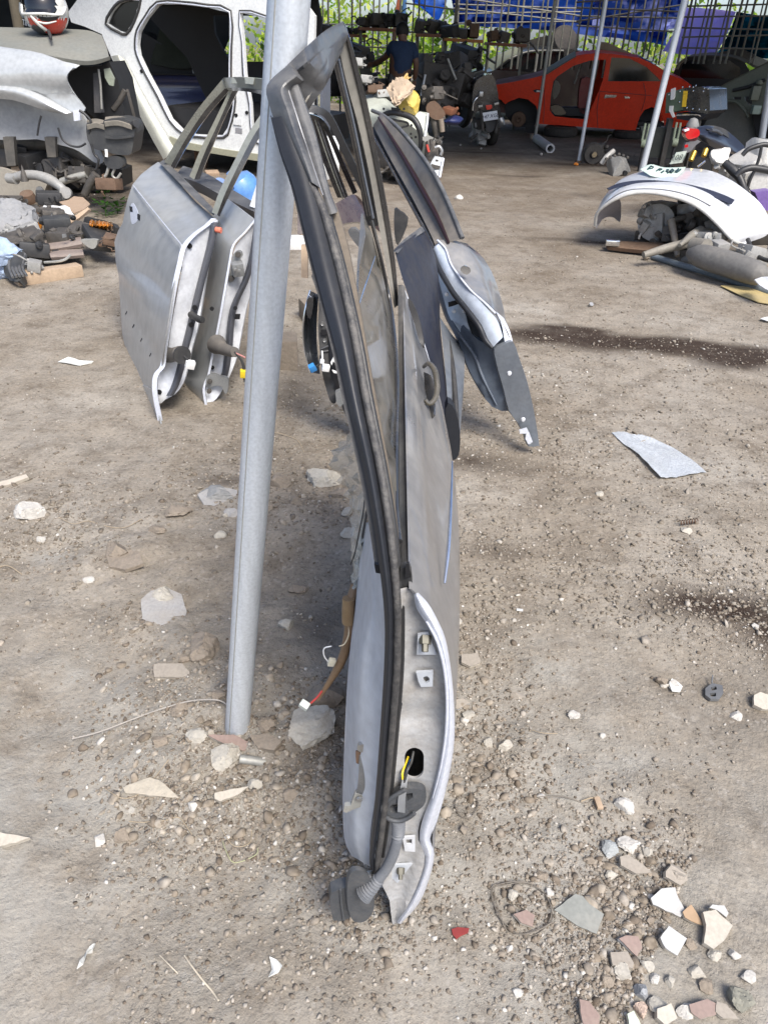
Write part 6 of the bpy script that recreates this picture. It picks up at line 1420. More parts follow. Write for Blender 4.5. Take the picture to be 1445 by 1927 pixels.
lathe('link_eye',at(76,358,6.2),[(.012,-.012),(.028,-.012),(.028,.012),(.012,.012)],steel,fc_,(0,-1,0),14);ptube('link_rod',[(77,363,6.2),(79,376,6.16),(80,384,6.14)],.012,steel,fc_,8)
for x in(-20,60):box('support_block',(at(x,330,7.0).x,7.0,.17),.12,.1,.19,wood,fc_)
HY=7.15
hl_=thing('helmet','full face motorcycle helmet, white with red and black chin, on the dusty hood','helmet',at(84,58,HY))
hc=at(86,18,HY);R_=(at(126,18,HY)-at(46,18,HY)).length/2
hw=mat('helmet_white',(.62,.62,.58),.25,dust=.12,coat=.6)
V,F=ICO[4];V=V.copy()
Vh=[]
for v in V:
 p=np.array(v)
 p=p*np.array([R_,R_*1.12,R_*1.08])
 if p[2]<-R_*.95:p[2]=-R_*.95
 if p[1]<0 and p[2]<-.1*R_:p[1]*=1.16
 Vh.append(Vector(p)+hc)
Fk=[f for f in F]
def fcen(f):return sum((Vh[i]for i in f),Vector())/len(f)-hc
vis=[f for f in Fk if fcen(f).y<-.15*R_ and-.22*R_<fcen(f).z<.52*R_ and abs(fcen(f).x)<.80*R_]
shellf=[f for f in Fk if f not in set(vis)]
def sub(fs):
 u=sorted({i for f in fs for i in f});mp={a:b_ for b_,a in enumerate(u)}
 return[Vh[i]for i in u],[tuple(mp[i]for i in f)for f in fs]
redf=[f for f in shellf if fcen(f).y<0 and fcen(f).z<-.34*R_ and(fcen(f).x>.12*R_ or(fcen(f).z>-.62*R_ and fcen(f).x>-.5*R_))]
blkf=[f for f in shellf if fcen(f).y<.5*R_ and fcen(f).z<-.52*R_ and f not in set(redf)and fcen(f).x<.1*R_]
rest=[f for f in shellf if f not in set(redf)and f not in set(blkf)]
v_,f_=sub(rest);mk('shell',v_,f_,hw,hl_)
v_,f_=sub(redf);mk('red_chin',v_,f_,mat('helmet_red',(.55,.04,.02),.25,coat=.6),hl_)
v_,f_=sub(blkf);mk('dark_chin',v_,f_,mat('helmet_dark',(.05,.05,.055),.3,coat=.4),hl_)
v_,f_=sub(vis);mk('visor',[hc+(q-hc)*.97 for q in v_],f_,mat('visor',(.006,.006,.007),.08,coat=.6),hl_)
def onh(x,y,k=1.03):
 p=at(x,y,HY)-hc
 q=1-(p.x/R_)**2-(p.z/(R_*1.08))**2
 return hc+Vector((p.x,-math.sqrt(max(.02,q))*R_*1.12*(1.16 if p.z<-.1*R_ else 1),p.z))*k
tube('visor_rim',[onh(*p)for p in[(56,10),(60,26),(64,27),(84,27),(104,27),(124,28),(125,14)]],.010,hw,hl_,8,2)
tube('chin_stripe',[onh(*p)for p in[(80,30),(88,40),(96,50),(102,56)]],[.012,.014,.014,.010],hw,hl_,8,3)
tube('chin_stripe',[onh(*p)for p in[(92,41),(104,44),(118,40)]],[.006,.008,.004],hw,hl_,8,3)
patch('chin_vent',[(90,31),(122,31),(118,38),(108,41),(98,40)],mat('vent_black',(.01,.01,.011),.4),hl_,lambda x,y,*_:onh(x,y,1.02),.01,back=(0,1,0),grid=4)
text_mesh('lettering','TINY',white_plastic,hl_,onh(65,45,1.01),(.80,-.58,-.14),(.05,.1,1),.058,.004)
tube('side_stripe',[onh(*p)for p in[(48,6),(50,22),(58,34)]],[.010,.014,.006],mat('helmet_grey',(.16,.17,.17),.3),hl_,8,3)
ptube('chin_strap',[(92,58,HY-.15),(95,66,HY-.28),(97,74,HY-.40)],[.012,.013,.010],black_plastic,hl_,8,2)
o=tube('thin_post',[Vector((at(30,60,8.6).x,8.6,-.05)),Vector((at(31,-20,8.6).x,8.6,2.8))],.05,mat('brown_post',(.09,.075,.05),.8),None,12);tag(o,'brown wooden post in the dark behind the helmet','post')
def sc(nm,o,label,cat,group=None):return tag(o,label,cat,group)
gp=idw([(75,388,5.7),(140,388,5.7),(75,406,5.45),(140,406,5.45)])
o=patch('gasket',[(76,404),(78,390),(84,386),(90,388),(100,386),(112,388),(122,386),(130,390),(132,396),(138,404),(130,403),(122,400),(114,404),(104,402),(98,398),(88,398),(80,404)],white_plastic,None,gp,.02,back=(0,1,-.3),holes=[[(114,395),(118,393),(122,395),(122,399),(117,400)],[(86,393),(92,392),(94,396),(88,397)],[(100,392),(106,391),(108,396),(102,396)]]);sc('',o,'white engine gasket with bolt holes, propped on the scrap heap','gasket')
o=patch('cardboard',[(112,380),(130,376),(140,370),(156,370),(170,384),(158,394),(140,402),(128,392)],cardboard,None,idw([(112,380,5.9),(156,370,6.05),(170,384,5.8),(140,402,5.6)]),.008,back=(0,.4,-1),jag=1.2);sc('',o,'torn cardboard sheet behind the white gasket','cardboard')
o=sheet('wood_batten',[[(121,420,5.35),(135,410,5.42),(149,401,5.5),(166,390,5.6)],[(123,426,5.33),(138,417,5.4),(152,408,5.48),(168,394,5.58)]],wood,None,2,2,.04,back=(0,1,-.4));sc('',o,'short wooden batten leaning below the cardboard','timber')
lp=thing('indicator_lamp','amber ribbed car lamp lying by the silver door','lamp',on_ground(188,438))
amber=mat('amber_lens',(.55,.20,.02),.15,dust=.3,dcol=(.2,.13,.07),coat=.6)
for k in range(6):
 x0=170+k*7.2
 sheet('lens_rib',[[(x0,414+k*.8,5.2),(x0-1,424,5.1),(x0+1,434,5.15)],[(x0+3.6,413+k*.9,5.15),(x0+2.8,423,5.04),(x0+4.6,434,5.1)],[(x0+7.2,415+k*.9,5.2),(x0+6.2,424,5.1),(x0+8,434,5.15)]],amber if k in(0,2,3,4)else mat('brown_lens',(.16,.07,.015),.2,coat=.4),lp,3,3,.02)
patch('lamp_housing',[(160,408),(176,410),(212,420),(217,436),(200,444),(172,440),(158,430)],black_plastic,lp,depth_plane(5.24),.10,back=(0,1,-.3),k=2)
o=patch('amber_bracket',[(66,412),(74,414),(79,424),(76,432),(68,428),(64,420)],amber,None,depth_plane(5.35),.02,back=(0,1,0),k=2);sc('',o,'small amber lens piece left of the scrap heap','lamp')
o=patch('rust_bracket',[(70,392),(75,388),(74,404),(70,416),(74,420),(68,422),(64,414)],rust,None,depth_plane(5.5),.02,back=(0,1,0));sc('',o,'thin rusty bracket standing left of the gasket','bracket')
for k,(x0,y0,x1,y1,w,Y,lab)in enumerate([(84,462,152,452,9,4.9,'grey brown board slab, upper of two on the scrap heap'),(90,478,155,474,7,4.75,'grey brown board slab, lower of two on the scrap heap')]):
 o=sheet('board',[[(x0,y0-w,Y+.15),((x0+x1)/2,(y0+y1)/2-w-1,Y+.15),(x1,y1-w,Y+.15)],[(x0+4,y0,Y),((x0+x1)/2,(y0+y1)/2+1,Y),(x1+2,y1,Y)],[(x0+6,y0+w*.9,Y-.04),((x0+x1)/2,(y0+y1)/2+w,Y-.04),(x1+3,y1+w*.8,Y-.04)]],mat('grey_brown_board',(.24,.19,.165),.8,dust=.4),None,3,3,.02,back=(0,.5,-1));sc('',o,lab,'board')
o=patch('metal_clip',[(152,452),(166,451),(184,452),(180,466),(172,468),(162,462)],galv_dim,None,depth_plane(4.72),.03,back=(0,1,0),k=2);sc('',o,'grey metal end clip beside the board slabs','bracket')
machine('scrap_part',at(120,444,5.05),(.16,.12,.06),81,cast_dark,'black greasy lump with a bright tag between gasket and boards','scrap part')
patch_=patch('bright_tag',[(117,441),(124,440),(126,446),(118,448)],steel,None,depth_plane(4.85),.01,back=(0,1,0));sc('',patch_,'small shiny metal tag on the black greasy lump','tag')
machine('scrap_part',at(108,420,5.3),(.14,.12,.07),82,tank,'dark box shaped part just under the white gasket','scrap part')
machine('scrap_part',at(150,436,5.1),(.14,.1,.05),83,cast_dark,'dark clamp shaped part left of the amber lamp','scrap part')
machine('scrap_part',at(186,448,5.0),(.22,.12,.05),84,black_plastic,'long black part below the amber lamp','scrap part')
machine('scrap_part',at(40,462,4.9),(.22,.16,.12),85,cast_dark,'big dark engine part at the far left of the scrap heap','scrap part',n=14)
machine('scrap_part',at(40,440,5.15),(.20,.16,.08),86,cast,'pale dusty casting above the ribbed black part','scrap part',n=14)
machine('scrap_part',at(66,470,4.8),(.14,.12,.07),87,black_plastic,'black bracket tangle right of the ribbed part','scrap part')
machine('scrap_part',at(40,400,5.6),(.24,.16,.07),88,cast_dark,'dark part at the back of the heap, left of the rusty bracket','scrap part')
machine('scrap_part',at(66,500,4.45),(.06,.06,.05),89,cast,'small pale casting just above the timber plank','scrap part')
blob('cement_lump',at(14,415,5.3),(.24,.2,.13),6,mat('cement_grey',(.25,.255,.26),.9,dust=.3,bump=.4,bscale=30),None,4,6,.06);sc('',bpy.data.objects['cement_lump'],'grey rough cement heap at the left edge','cement lump')
o=sheet('ribbed_part',[[(18,466,4.7),(10,490,4.55),(8,512,4.45),(20,528,4.36)],[(28,462,4.66),(24,486,4.5),(22,508,4.4),(34,530,4.30)],[(40,468,4.64),(38,490,4.5),(36,510,4.4),(42,524,4.32)],[(52,480,4.62),(50,494,4.54),(48,506,4.46),(46,518,4.36)]],tank,None,4,3,.05);sc('',o,'black ribbed plastic part leaning by the timber plank','scrap part')
for k in range(5):
 x0=20+k*6.4
 r_=ptube('rib',[(x0+2,470+k*2,4.62),(x0-2,490+k*1.5,4.5),(x0-1,508,4.4),(x0+5,522-k,4.31)],.008,frame_dust,o,6,3)
bg=thing('plastic_bag','crumpled pale blue plastic bag at the left edge','plastic bag',on_ground(4,520))
for nm,c_,sz,sd_k in(('bag_body',(0,478),(.20,.16,.14),11),('bag_fold',(4,508),(.14,.12,.09),12)):
 V,F=stone_geo(at(c_[0],c_[1],4.55),sz,sd_k,4,16,None,.05);mk(nm,V,F,mat('pale_blue_film',(.42,.52,.68),.22,coat=.4,var=.25,dscale=14,bump=.4,bscale=26),bg,True,30)
V,F=box_geo((on_ground(26,540)+on_ground(147,521))/2+Vector((0,0,.028)),(on_ground(26,540)-on_ground(147,521)).length/2,.045,.03,None,.004)
a_,b2=on_ground(25,541),on_ground(148,522);ux=(b2-a_).normalized()
o=box('timber_plank',(a_+b2)/2+Vector((0,.05,.035)),(b2-a_).length/2,.045,.035,wood,None,(ux,Vector((-ux.y,ux.x,0)).normalized(),Vector((0,0,1))),.004);tag(o,'short thick timber plank on the ground, left of the silver door','timber')
o=ptube('thin_strip',[(84,494,4.6),(110,492,4.6),(124,488,4.62),(133,480,4.66)],.008,galv_dim,None,6,3);tag(o,'thin bent metal strip below the board slabs','strip')
wm=leaf_mat('weed_leaves',[(0,(.04,.10,.02)),(1,(.12,.25,.04))],.3)
for k,(x,y)in enumerate(((198,375),(200,408),(222,402))):
 p=on_ground(x,y);n_l=46;g=np.random.default_rng(60+k)
 V=[];F=[]
 for i in range(n_l):
  a=g.uniform(0,6.28);r_=g.uniform(.0,.09);h=g.uniform(.02,.17)*(1.2 if k==0 else.7)
  q=p+Vector((math.cos(a)*r_,math.sin(a)*r_,h));d=Vector((math.cos(a),math.sin(a),g.uniform(-.3,.5))).normalized()*.035;s=Vector((-math.sin(a),math.cos(a),0))*.014
  b0=len(V);V+=[q-d*.3,q+s,q+d,q-s];F.append((b0,b0+1,b0+2,b0+3))
 w=thing('weed',['tallest green weed in the gravel beside the black tank','low green weed beside the amber lamp','small weed behind the silver door corner'][k],'weed',p)
 stuff(mk('leaf_tuft',V,F,wm,w,False))
 tube('stem',[p+Vector((0,0,-.01)),p+Vector((.005,.0,.06)),p+Vector((0,.01,.14 if k==0 else.07))],.003,wm,w,6)
jg=thing('water_jug','dusty blue plastic water jug lying behind the silver doors','jug',on_ground(455,396))
jm=mat('blue_jug',(.09,.25,.58),.3,dust=.35,dcol=(.30,.32,.36),dscale=6,trans=.0,coat=.3)
jc=at(458,360,6.6)
lathe('jug_body',jc,[(.0001,-.15),(.13,-.15),(.15,-.12),(.145,-.02),(.15,.0),(.145,.06),(.12,.11),(.05,.14),(.045,.18),(.0001,.18)],jm,jg,(-.45,-.2,.85),26)
ptube('jug_handle',[(440,350,6.45),(432,356,6.45),(434,368,6.45)],.014,jm,jg,8,3)
o=lathe('blue_disc',at(413,352,6.5),[(.0001,-.04),(.06,-.04),(.07,.02),(.05,.04),(.0001,.04)],mat('blue_cap',(.16,.26,.5),.4,dust=.4),None,(.5,-.8,.2),18);tag(o,'blue round plastic lid beside the water jug','lid')
o=box('card_scrap',on_ground(400,330)+Vector((0,0,.02)),.07,.05,.02,cardboard,None,axes(.4,.2),.004);tag(o,'small cardboard scrap under the silver shell sill','cardboard')
o=box('concrete_block',on_ground(534,698)+Vector((0,.08,.06)),.055,.07,.075,stone_brown,None,axes(.15),.01);tag(o,'small square concrete block right of the post','concrete block')
o=box('white_case',at(557,456,3.4),.036,.05,.022,white_plastic,None,axes(.2),.005);tag(o,'small white plastic case between post and black door','case')
o=box('brick_support',on_ground(556,690)+Vector((0,.7,.05)),.05,.06,.05,stone_brown,None,axes(.4),.008);tag(o,'dim brick lying in shade behind the post','brick')
for k,(x,y,Y,sx,sz,lab)in enumerate([(24,296,7.0,.20,.12,'dark running gear lump below the frame rail at the far left'),(66,300,6.9,.20,.13,'dark running gear between the two frame brackets'),(160,330,6.6,.16,.10,'greasy linkage below the black tank'),(206,346,6.4,.12,.07,'dark drooping bracket under the black tank'),(112,318,6.8,.16,.12,'dark casting behind the pale control arm'),(92,372,6.0,.14,.07,'dusty dark joint at the end of the control arm'),(18,384,5.9,.16,.07,'dark part under the sandy shield'),(216,452,4.9,.10,.04,'black sliver beside the silver door edge'),(98,402,5.5,.12,.05,'black part directly behind the white gasket'),(150,196,7.0,.14,.16,'dark lamp frame inside the fender cavity'),(226,196,7.1,.12,.18,'dark upright struts right of the lamp cavity')]):
 machine('scrap_part',at(x,y,Y),(sx,.14,sz),130+k,[cast_dark,black_plastic,cast_dark,rust][k%4],lab,'scrap part',None,None,16)
wc=thing('car_front_cut','cut pale green-white car front with a round wheel house, behind the blue-grey door','car',on_ground(760,330))
mint=mat('pale_mint_paint',(.50,.53,.47),.5,.05,dust=.4,dcol=(.33,.32,.27),dscale=7)
sheet('fender_shelf',[[(676,180,9.4),(700,178,9.3),(722,182,9.2),(738,196,9.1),(748,204,9.0)],[(676,205,8.9),(702,204,8.85),(726,208,8.8),(742,216,8.75),(752,222,8.7)],[(676,240,8.9),(702,242,8.85),(728,246,8.8),(744,250,8.75),(756,254,8.7)]],mint,wc,4,4,.03,back=(0,1,-.2))
V=[];
cw=at(750,272,8.75)
prof=[(.0001,.30),(.12,.29),(.22,.24),(.29,.15),(.33,.02),(.34,-.06)]
lathe('wheel_house',cw,prof,mint,wc,(.25,.8,.55),28)
ptube('arch_hose',[(716,220,8.5),(724,215,8.45),(740,212,8.4),(762,216,8.36),(778,224,8.33),(788,240,8.3),(792,258,8.3),(791,280,8.3),(787,292,8.3)],[.016,.024,.026,.028,.03,.03,.026,.022,.014],rubber,wc,10,4)
ptube('brake_pipe',[(722,222,8.4),(744,226,8.38),(764,230,8.36),(768,236,8.36),(756,240,8.36),(752,246,8.36)],.010,rubber,wc,6,4)
patch('side_plate',[(776,218,8.6),(790,210,8.6),(804,212,8.6),(806,218,8.6),(802,240,8.5),(799,260,8.45),(794,256,8.45),(790,236,8.5)],mint,wc,thick=.02,back=(0,1,0))
patch('dark_gap',[(736,202),(752,204),(750,224),(737,222)],black_plastic,wc,depth_plane(8.6),.04,back=(0,1,0))
ptube('plate_lip',[(805,214,8.58),(803,236,8.48),(799,258,8.42)],.012,hem_white,wc,8,2)
for(x,y)in((774,236),(773,252),(782,258),(760,205),(722,205),(774,260)):
 lathe('panel_hole',at(x,y,8.33),[(.0001,-.004),(.012,-.004),(.012,.01)],hole,wc,(0,1,0),10)
patch('lamp_plate',[(795,258),(806,255),(821,262),(822,268),(816,270),(802,266),(795,264)],galv_dim,wc,depth_plane(8.2),.03,back=(0,1,0))
ptube('bracket_arm',[(810,262,8.1),(812,278,8.1),(806,292,8.1)],.016,cast_dark,wc,8,2)
ptube('hook',[(818,278,8.1),(826,276,8.1),(831,284,8.1),(829,292,8.1)],.018,steel,wc,8,3)
ptube('red_wire',[(803,272,8.08),(805,280,8.08),(807,286,8.08)],.012,mat('red_plug',(.5,.07,.05),.5),wc,6,2)
machine('lock_mechanism',at(812,284,8.2),(.10,.06,.14),91,cast_dark,parent=wc,n=8)
patch('foot_plate',[(813,302,8.0),(818,294,8.0),(834,297,8.0),(835,302,8.0),(829,330,7.9),(822,331,7.9),(808,324,7.95),(806,318,7.95)],mat('pale_foot_plate',(.50,.52,.52),.45,.1,dust=.3),wc,thick=.03,back=(0,1,0),holes=[[(820,300),(825,301),(824,305),(819,304)]])
patch('plate_shadow_bar',[(812,309),(828,313),(826,319),(810,315)],cast_dark,wc,depth_plane(7.93),.03,back=(0,1,0))
ptube('plate_edge',[(834,298,7.97),(831,314,7.93),(827,334,7.88)],.012,hem_white,wc,8,2)
machine('underside',at(770,310,8.6),(.40,.2,.16),92,cast_dark,parent=wc,n=12)
machine('underside',at(716,290,8.8),(.30,.2,.2),93,cast_dark,parent=wc,n=10)
o=sheet('brown_paper',[[(727,168,8.5),(734,158,8.6),(745,147,8.7),(757,146,8.7)],[(736,186,8.25),(744,176,8.3),(757,166,8.4),(768,152,8.6)],[(738,192,8.2),(748,190,8.2),(762,178,8.3),(782,162,8.5)],[(745,201,8.2),(754,192,8.25),(764,184,8.3),(774,172,8.45)]],mat('kraft_paper',(.46,.36,.26),.8,var=.12),None,4,4,.004,noise=.03);tag(o,'crumpled brown paper sheet on the pale car front','paper')
o=sheet('paper_corner',[[(757,148,8.72),(763,140,8.8),(766,137,8.82)],[(762,152,8.7),(766,146,8.76),(768,143,8.8)],[(769,152,8.7),(767,150,8.74),(774,146,8.8)]],mat('ochre_paper',(.50,.34,.13),.8),None,3,3,.004,noise=.02);tag(o,'ochre paper tip standing above the brown paper','paper')
yb=thing('plastic_bag','yellow plastic bag hanging beside the brown paper','plastic bag',at(774,216,8.6))
V,F=stone_geo(at(774,196,8.6),(.125,.11,.155),23,4,18,.3,.035);mk('bag_body',V,F,mat('yellow_film',(.62,.46,.10),.35,coat=.3,var=.25,dscale=9,bump=.3,bscale=20),yb,True,30)
for k,(x,y,lab,mm,sd_k)in enumerate(((706,168,'rust coloured leaf litter lump on the pale car front',rust,31),(722,176,'pale torn card left of the brown paper',mat('pale_card',(.42,.42,.40),.7),32),(688,150,'grey dusty lump above the pale car front',cast,33),(672,118,'pale plastic lump by the main door pillar',mat('pale_lump',(.40,.40,.38),.6,dust=.3),34))):
 o=machine('scrap_part',at(x,y,9.2),(.13,.10,.06),sd_k,mm,lab,'scrap part')
hs=thing('engine_stand','dark rusty upright stand with a pale lower rod, right of the yellow bag','stand',on_ground(822,280))
ptube('stand_post',[(806,178,9.0),(812,205,8.95),(818,232,8.9),(822,262,8.9),(820,280,8.9)],[.03,.04,.04,.03,.02],cast_dark,hs,10,3)
patch('stand_plate',[(804,196),(818,190),(832,204),(838,216),(826,226),(812,222),(802,208)],rust,hs,depth_plane(8.85),.05,back=(0,1,0),k=2)
ptube('pale_rod',[(829,224,8.84),(831,236,8.84),(832,248,8.84)],.028,mat('brown_grey_rod',(.22,.18,.14),.7),hs,8);machine('stand_head',at(814,178,9.0),(.16,.12,.10),95,cast_dark,parent=hs,n=10)
ptube('stand_foot',[(824,258,8.86),(830,268,8.8),(826,278,8.8)],.018,rubber,hs,8,3)
o=machine('scrap_part',at(846,208,9.6),(.13,.1,.05),96,mat('terracotta',(.25,.10,.05),.8),'reddish part lying right of the rusty stand','scrap part',n=4)
o=blob('blue_basin',at(852,226,9.6),(.16,.12,.05),97,mat('navy_basin',(.02,.03,.12),.5),None,3,4,.0);tag(o,'dark blue cloth lump on the ground left of the motorcycle','cloth')
MY=on_ground(926,281).y
mo=thing('motorcycle','black motorcycle seen from behind with a white number plate, left of the red car','motorcycle',on_ground(924,280))
def mp(x,y,d=0):return at(x,y,MY+d)
wc_=on_ground(924,278);
lathe('rear_tyre',wc_+Vector((0,.30,.30)),[(.20,-.05),(.26,-.06),(.295,-.04),(.305,0),(.295,.04),(.26,.06),(.20,.05)],tyre_m,mo,(.97,.2,.05),30)
lathe('rear_rim',wc_+Vector((0,.30,.30)),[(.0001,-.03),(.05,-.04),(.19,-.02),(.21,-.03),(.21,.03),(.05,.04),(.0001,.03)],cast_dark,mo,(.97,.2,.05),22)
patch('tail_panel',[(893,158),(905,145),(925,140),(934,160),(938,190),(936,208),(912,212),(902,204),(893,215),(888,190)],black_gloss,mo,depth_plane(MY+.1),.5,back=(0,1,0),k=2)
patch('tail_lamp',[(914,198),(925,197),(925.5,203),(922,206),(916,206.5),(914.5,203)],mat('red_lamp',(.70,.04,.02),.2,coat=.6),mo,depth_plane(MY-.02),.05,back=(0,1,0))
npl=patch('number_plate',[(907.5,212.5),(935,208),(937.5,224),(910,228.5)],mat('plate_white',(.74,.76,.78),.5,var=.03),mo,depth_plane(MY-.05),.008,back=(0,1,0))
pa,pb2,pc=mp(907.5,228.5,-.05),mp(937.5,224,-.05),mp(907.5,212.5,-.05)
text_mesh('plate_lettering','147 XGL',mat('plate_ink',(.05,.06,.09),.6),mo,mp(922.5,218.8,-.056),pb2-pa,Vector((0.08,0,1)),.062,.001,bold=.012)
for(x0,y0,x1,y1)in((900,200.5,907.5,199.5),(930,196,938,194)):
 ptube('indicator_lamp',[(x0,y0,MY-.02),(x1,y1,MY-.02)],.016,mat('clear_lens',(.55,.52,.45),.25),mo,8)
ptube('grab_rail',[(889,208,MY+.05),(891,194,MY+.05),(897,184,MY+.05),(906,176,MY+.1)],.014,chrome,mo,8,3);box('rail_clip',mp(905,177,.02),.025,.02,.03,steel,mo)
ptube('exhaust_pipe',[(938,236,MY-.05),(944,232,MY-.1),(941,222,MY-.1)],[.03,.045,.04],steel,mo,12,2)
patch('mudguard',[(914,228),(932,226),(930,240),(926,248),(919,248),(915,240)],black_plastic,mo,depth_plane(MY+.02),.05,back=(0,1,0),k=2)
ptube('shock_absorber',[(904,208,MY+.1),(907,226,MY+.05),(908,246,MY+.05)],[.022,.026,.02],cast_dark,mo,10,2);ptube('shock_absorber',[(935,226,MY+.1),(934,238,MY+.05),(932,250,MY+.05)],[.02,.024,.02],cast_dark,mo,10,2)
machine('engine',mp(905,246,.4),(.17,.18,.20),101,cast,parent=mo,n=16)
machine('engine_cover',mp(903,232,.3),(.12,.12,.10),102,cast_dark,parent=mo,n=8)
ptube('side_stand',[(898,252,MY+.2),(890,262,MY+.1),(884,268,MY)],.014,cast_dark,mo,8,2);ptube('swing_arm',[(906,250,MY+.3),(914,256,MY+.1),(920,258,MY+.05)],.026,galv_dim,mo,8,2)
patch('front_fairing',[(868,148),(884,140),(908,132),(916,140),(906,160),(894,175),(888,200),(876,196),(870,180)],blackp,mo,depth_plane(MY+.9),.3,back=(0,1,0),k=2)
patch('wing_mirror',[(866,155),(872,150),(880,147),(879,154),(873,161)],white_plastic,mo,depth_plane(MY+.4),.02,back=(0,1,0))
ptube('handlebar',[(878,140,MY+.9),(890,146,MY+.9),(912,148,MY+.9),(924,138,MY+.9)],.012,chrome,mo,8,3)
fw=thing('motorcycle','second dim motorcycle with only its thin front wheel clear, left of the black one','motorcycle',on_ground(873,222))
lathe('front_tyre',at(873,200,MY+1.6),[(.24,-.035),(.28,-.045),(.305,0),(.28,.045),(.24,.035)],tyre_m,fw,(.95,.3,.0),26)
ptube('fork_leg',[(880,206,MY+1.5),(876,184,MY+1.55),(872,160,MY+1.6)],.022,steel,fw,8);ptube('fork_leg',[(870,206,MY+1.6),(868,184,MY+1.6),(866,160,MY+1.65)],.022,steel,fw,8)
patch('fairing',[(852,130),(868,122),(884,128),(886,150),(874,176),(862,182),(852,160)],blackp,fw,depth_plane(MY+1.7),.4,back=(0,1,0),k=2)
box('engine_block',at(864,200,MY+2.0),.16,.3,.16,cast_dark,fw)
ga=on_ground(1034,288);gb=on_ground(1008,268);gd=(gb-ga).normalized();up=Vector((0,0,.055))
pv=thing('pipe_offcut','short pale grey pipe offcut on the ground below the thin prop','pipe',ga)
side=gd.cross(Vector((0,0,1))).normalized()
V=[];F=[]
Lp=(gb-ga).length;sg=20
for r_,s_ in((.062,0),(.062,1),(.040,1),(.040,0)):
 for j in range(sg):
  a=6.2832*j/sg;V.append(ga+up+gd*(Lp*s_)+(side*math.cos(a)+Vector((0,0,1))*math.sin(a))*r_)
for q in range(4):
 for j in range(sg):F.append((q*sg+j,q*sg+(j+1)%sg,((q+1)%4)*sg+(j+1)%sg,((q+1)%4)*sg+j))
mk('pipe_wall',V,F,mat('grey_white_pvc',(.58,.58,.56),.5,dust=.25),pv)
for(x,y,s,lab)in((866,274,.02,'tiny white pebble on the dark ground left of the motorcycle'),(905,281,.02,'tiny white pebble below the motorcycle plate'),(1018,292,.03,'small white chip below the pale pipe offcut'),(862,374,.05,'grey twisted clip on the ground right of the blue-grey door frame')):
 o=blob('white_chip',on_ground(x,y,.01),(s,s*.7,s*.7),int(x),stone_white,None,2,5);tag(o,lab,'stone')
gb_=thing('gearbox','pale grey dusty gearbox housing on the ground left of the thicker prop','gearbox',on_ground(1165,334))
V,F=stone_geo(at(1163,312,on_ground(1165,332).y+.1),(.20,.17,.145),52,4,14,.5,.012);mk('housing',V,F,cast,gb_,True,30)
ptube('housing_flange',[(1131,308,7.9),(1140,296,7.9),(1154,284,7.95)],.024,cast,gb_,8,2);lathe('drain_hole',at(1176,326,7.75),[(.0001,-.01),(.02,-.012),(.024,.02)],hole,gb_,(0,1,0),12)
for k in range(6):lathe('housing_bolt',at(1140+k*8,290+abs(k-3)*3,7.85),[(.0001,-.02),(.012,-.018),(.014,.01)],cast_dark,gb_,(0,1,0),8)
hb_=thing('wheel_hub','dark greasy wheel hub with a worn brass centre, left of the pale gearbox','wheel hub',on_ground(1112,310))
hbc=at(1116,290,on_ground(1112,308).y)
lathe('hub_disc',hbc,[(.0001,-.06),(.03,-.07),(.05,-.03),(.11,-.03),(.13,.0),(.13,.04),(.0001,.06)],cast_dark,hb_,(.1,1,.1),24)
lathe('hub_centre',hbc+Vector((0,-.06,0)),[(.014,-.012),(.03,-.012),(.034,.01),(.014,.01)],mat('worn_brass',(.42,.33,.2),.5,.4),hb_,(.1,1,.1),16);machine('hub_arm',hbc+Vector((.05,.05,.04)),(.14,.1,.12),105,cast_dark,parent=hb_,n=8)
o=blob('orange_chip',on_ground(1083,312,.02),(.03,.03,.02),4,mat('orange_chip',(.6,.2,.03),.5),None,2,6);tag(o,'small orange plastic chip left of the wheel hub','plastic chip')
bp_=thing('bumper','white car bumper with a dark slot and a bent number plate, arched over scrap','bumper',on_ground(1280,470))
bw=mat('white_bumper_paint',(.60,.615,.635),.3,0,dust=.2,dcol=(.48,.46,.42),dscale=4,coat=.6)
top=[(1122,412,5.95),(1128,385,5.98),(1145,360,6.05),(1170,336,6.2),(1210,322,6.3),(1270,316,6.3),(1330,320,6.15),(1370,336,5.9),(1405,360,5.7),(1432,385,5.6),(1452,420,5.55)]
md1=[(1121,416,5.88),(1127,390,5.88),(1146,366,5.86),(1172,350,5.84),(1210,343,5.8),(1262,343,5.74),(1310,352,5.66),(1350,368,5.56),(1386,392,5.46),(1418,418,5.42),(1446,436,5.45)]
md2=[(1120,420,5.84),(1126,394,5.80),(1147,374,5.74),(1176,358,5.70),(1212,354,5.66),(1258,357,5.6),(1300,368,5.52),(1336,386,5.44),(1370,412,5.36),(1402,438,5.34),(1436,446,5.44)]
bot=[(1119,424,5.82),(1124,400,5.76),(1148,380,5.70),(1180,366,5.66),(1214,362,5.62),(1252,367,5.56),(1290,378,5.48),(1322,396,5.40),(1352,424,5.33),(1378,452,5.30),(1396,460,5.36)]
sheet('bumper_skin',[top,md1,md2,bot],bw,bp_,5,5,.012,back=(0,1,-.3))
wing=[(1121,420,5.84),(1124,402,5.78),(1146,382,5.72),(1166,376,5.75),(1168,396,5.95),(1166,418,6.02),(1155,410,5.98),(1144,408,5.9),(1132,414,5.86),(1122,430,5.82)]
patch('inner_wing',wing,mat('bumper_inside',(.26,.25,.27),.6,dust=.5,dcol=(.27,.24,.2)),bp_,thick=.01,k=2,back=(0,1,0))
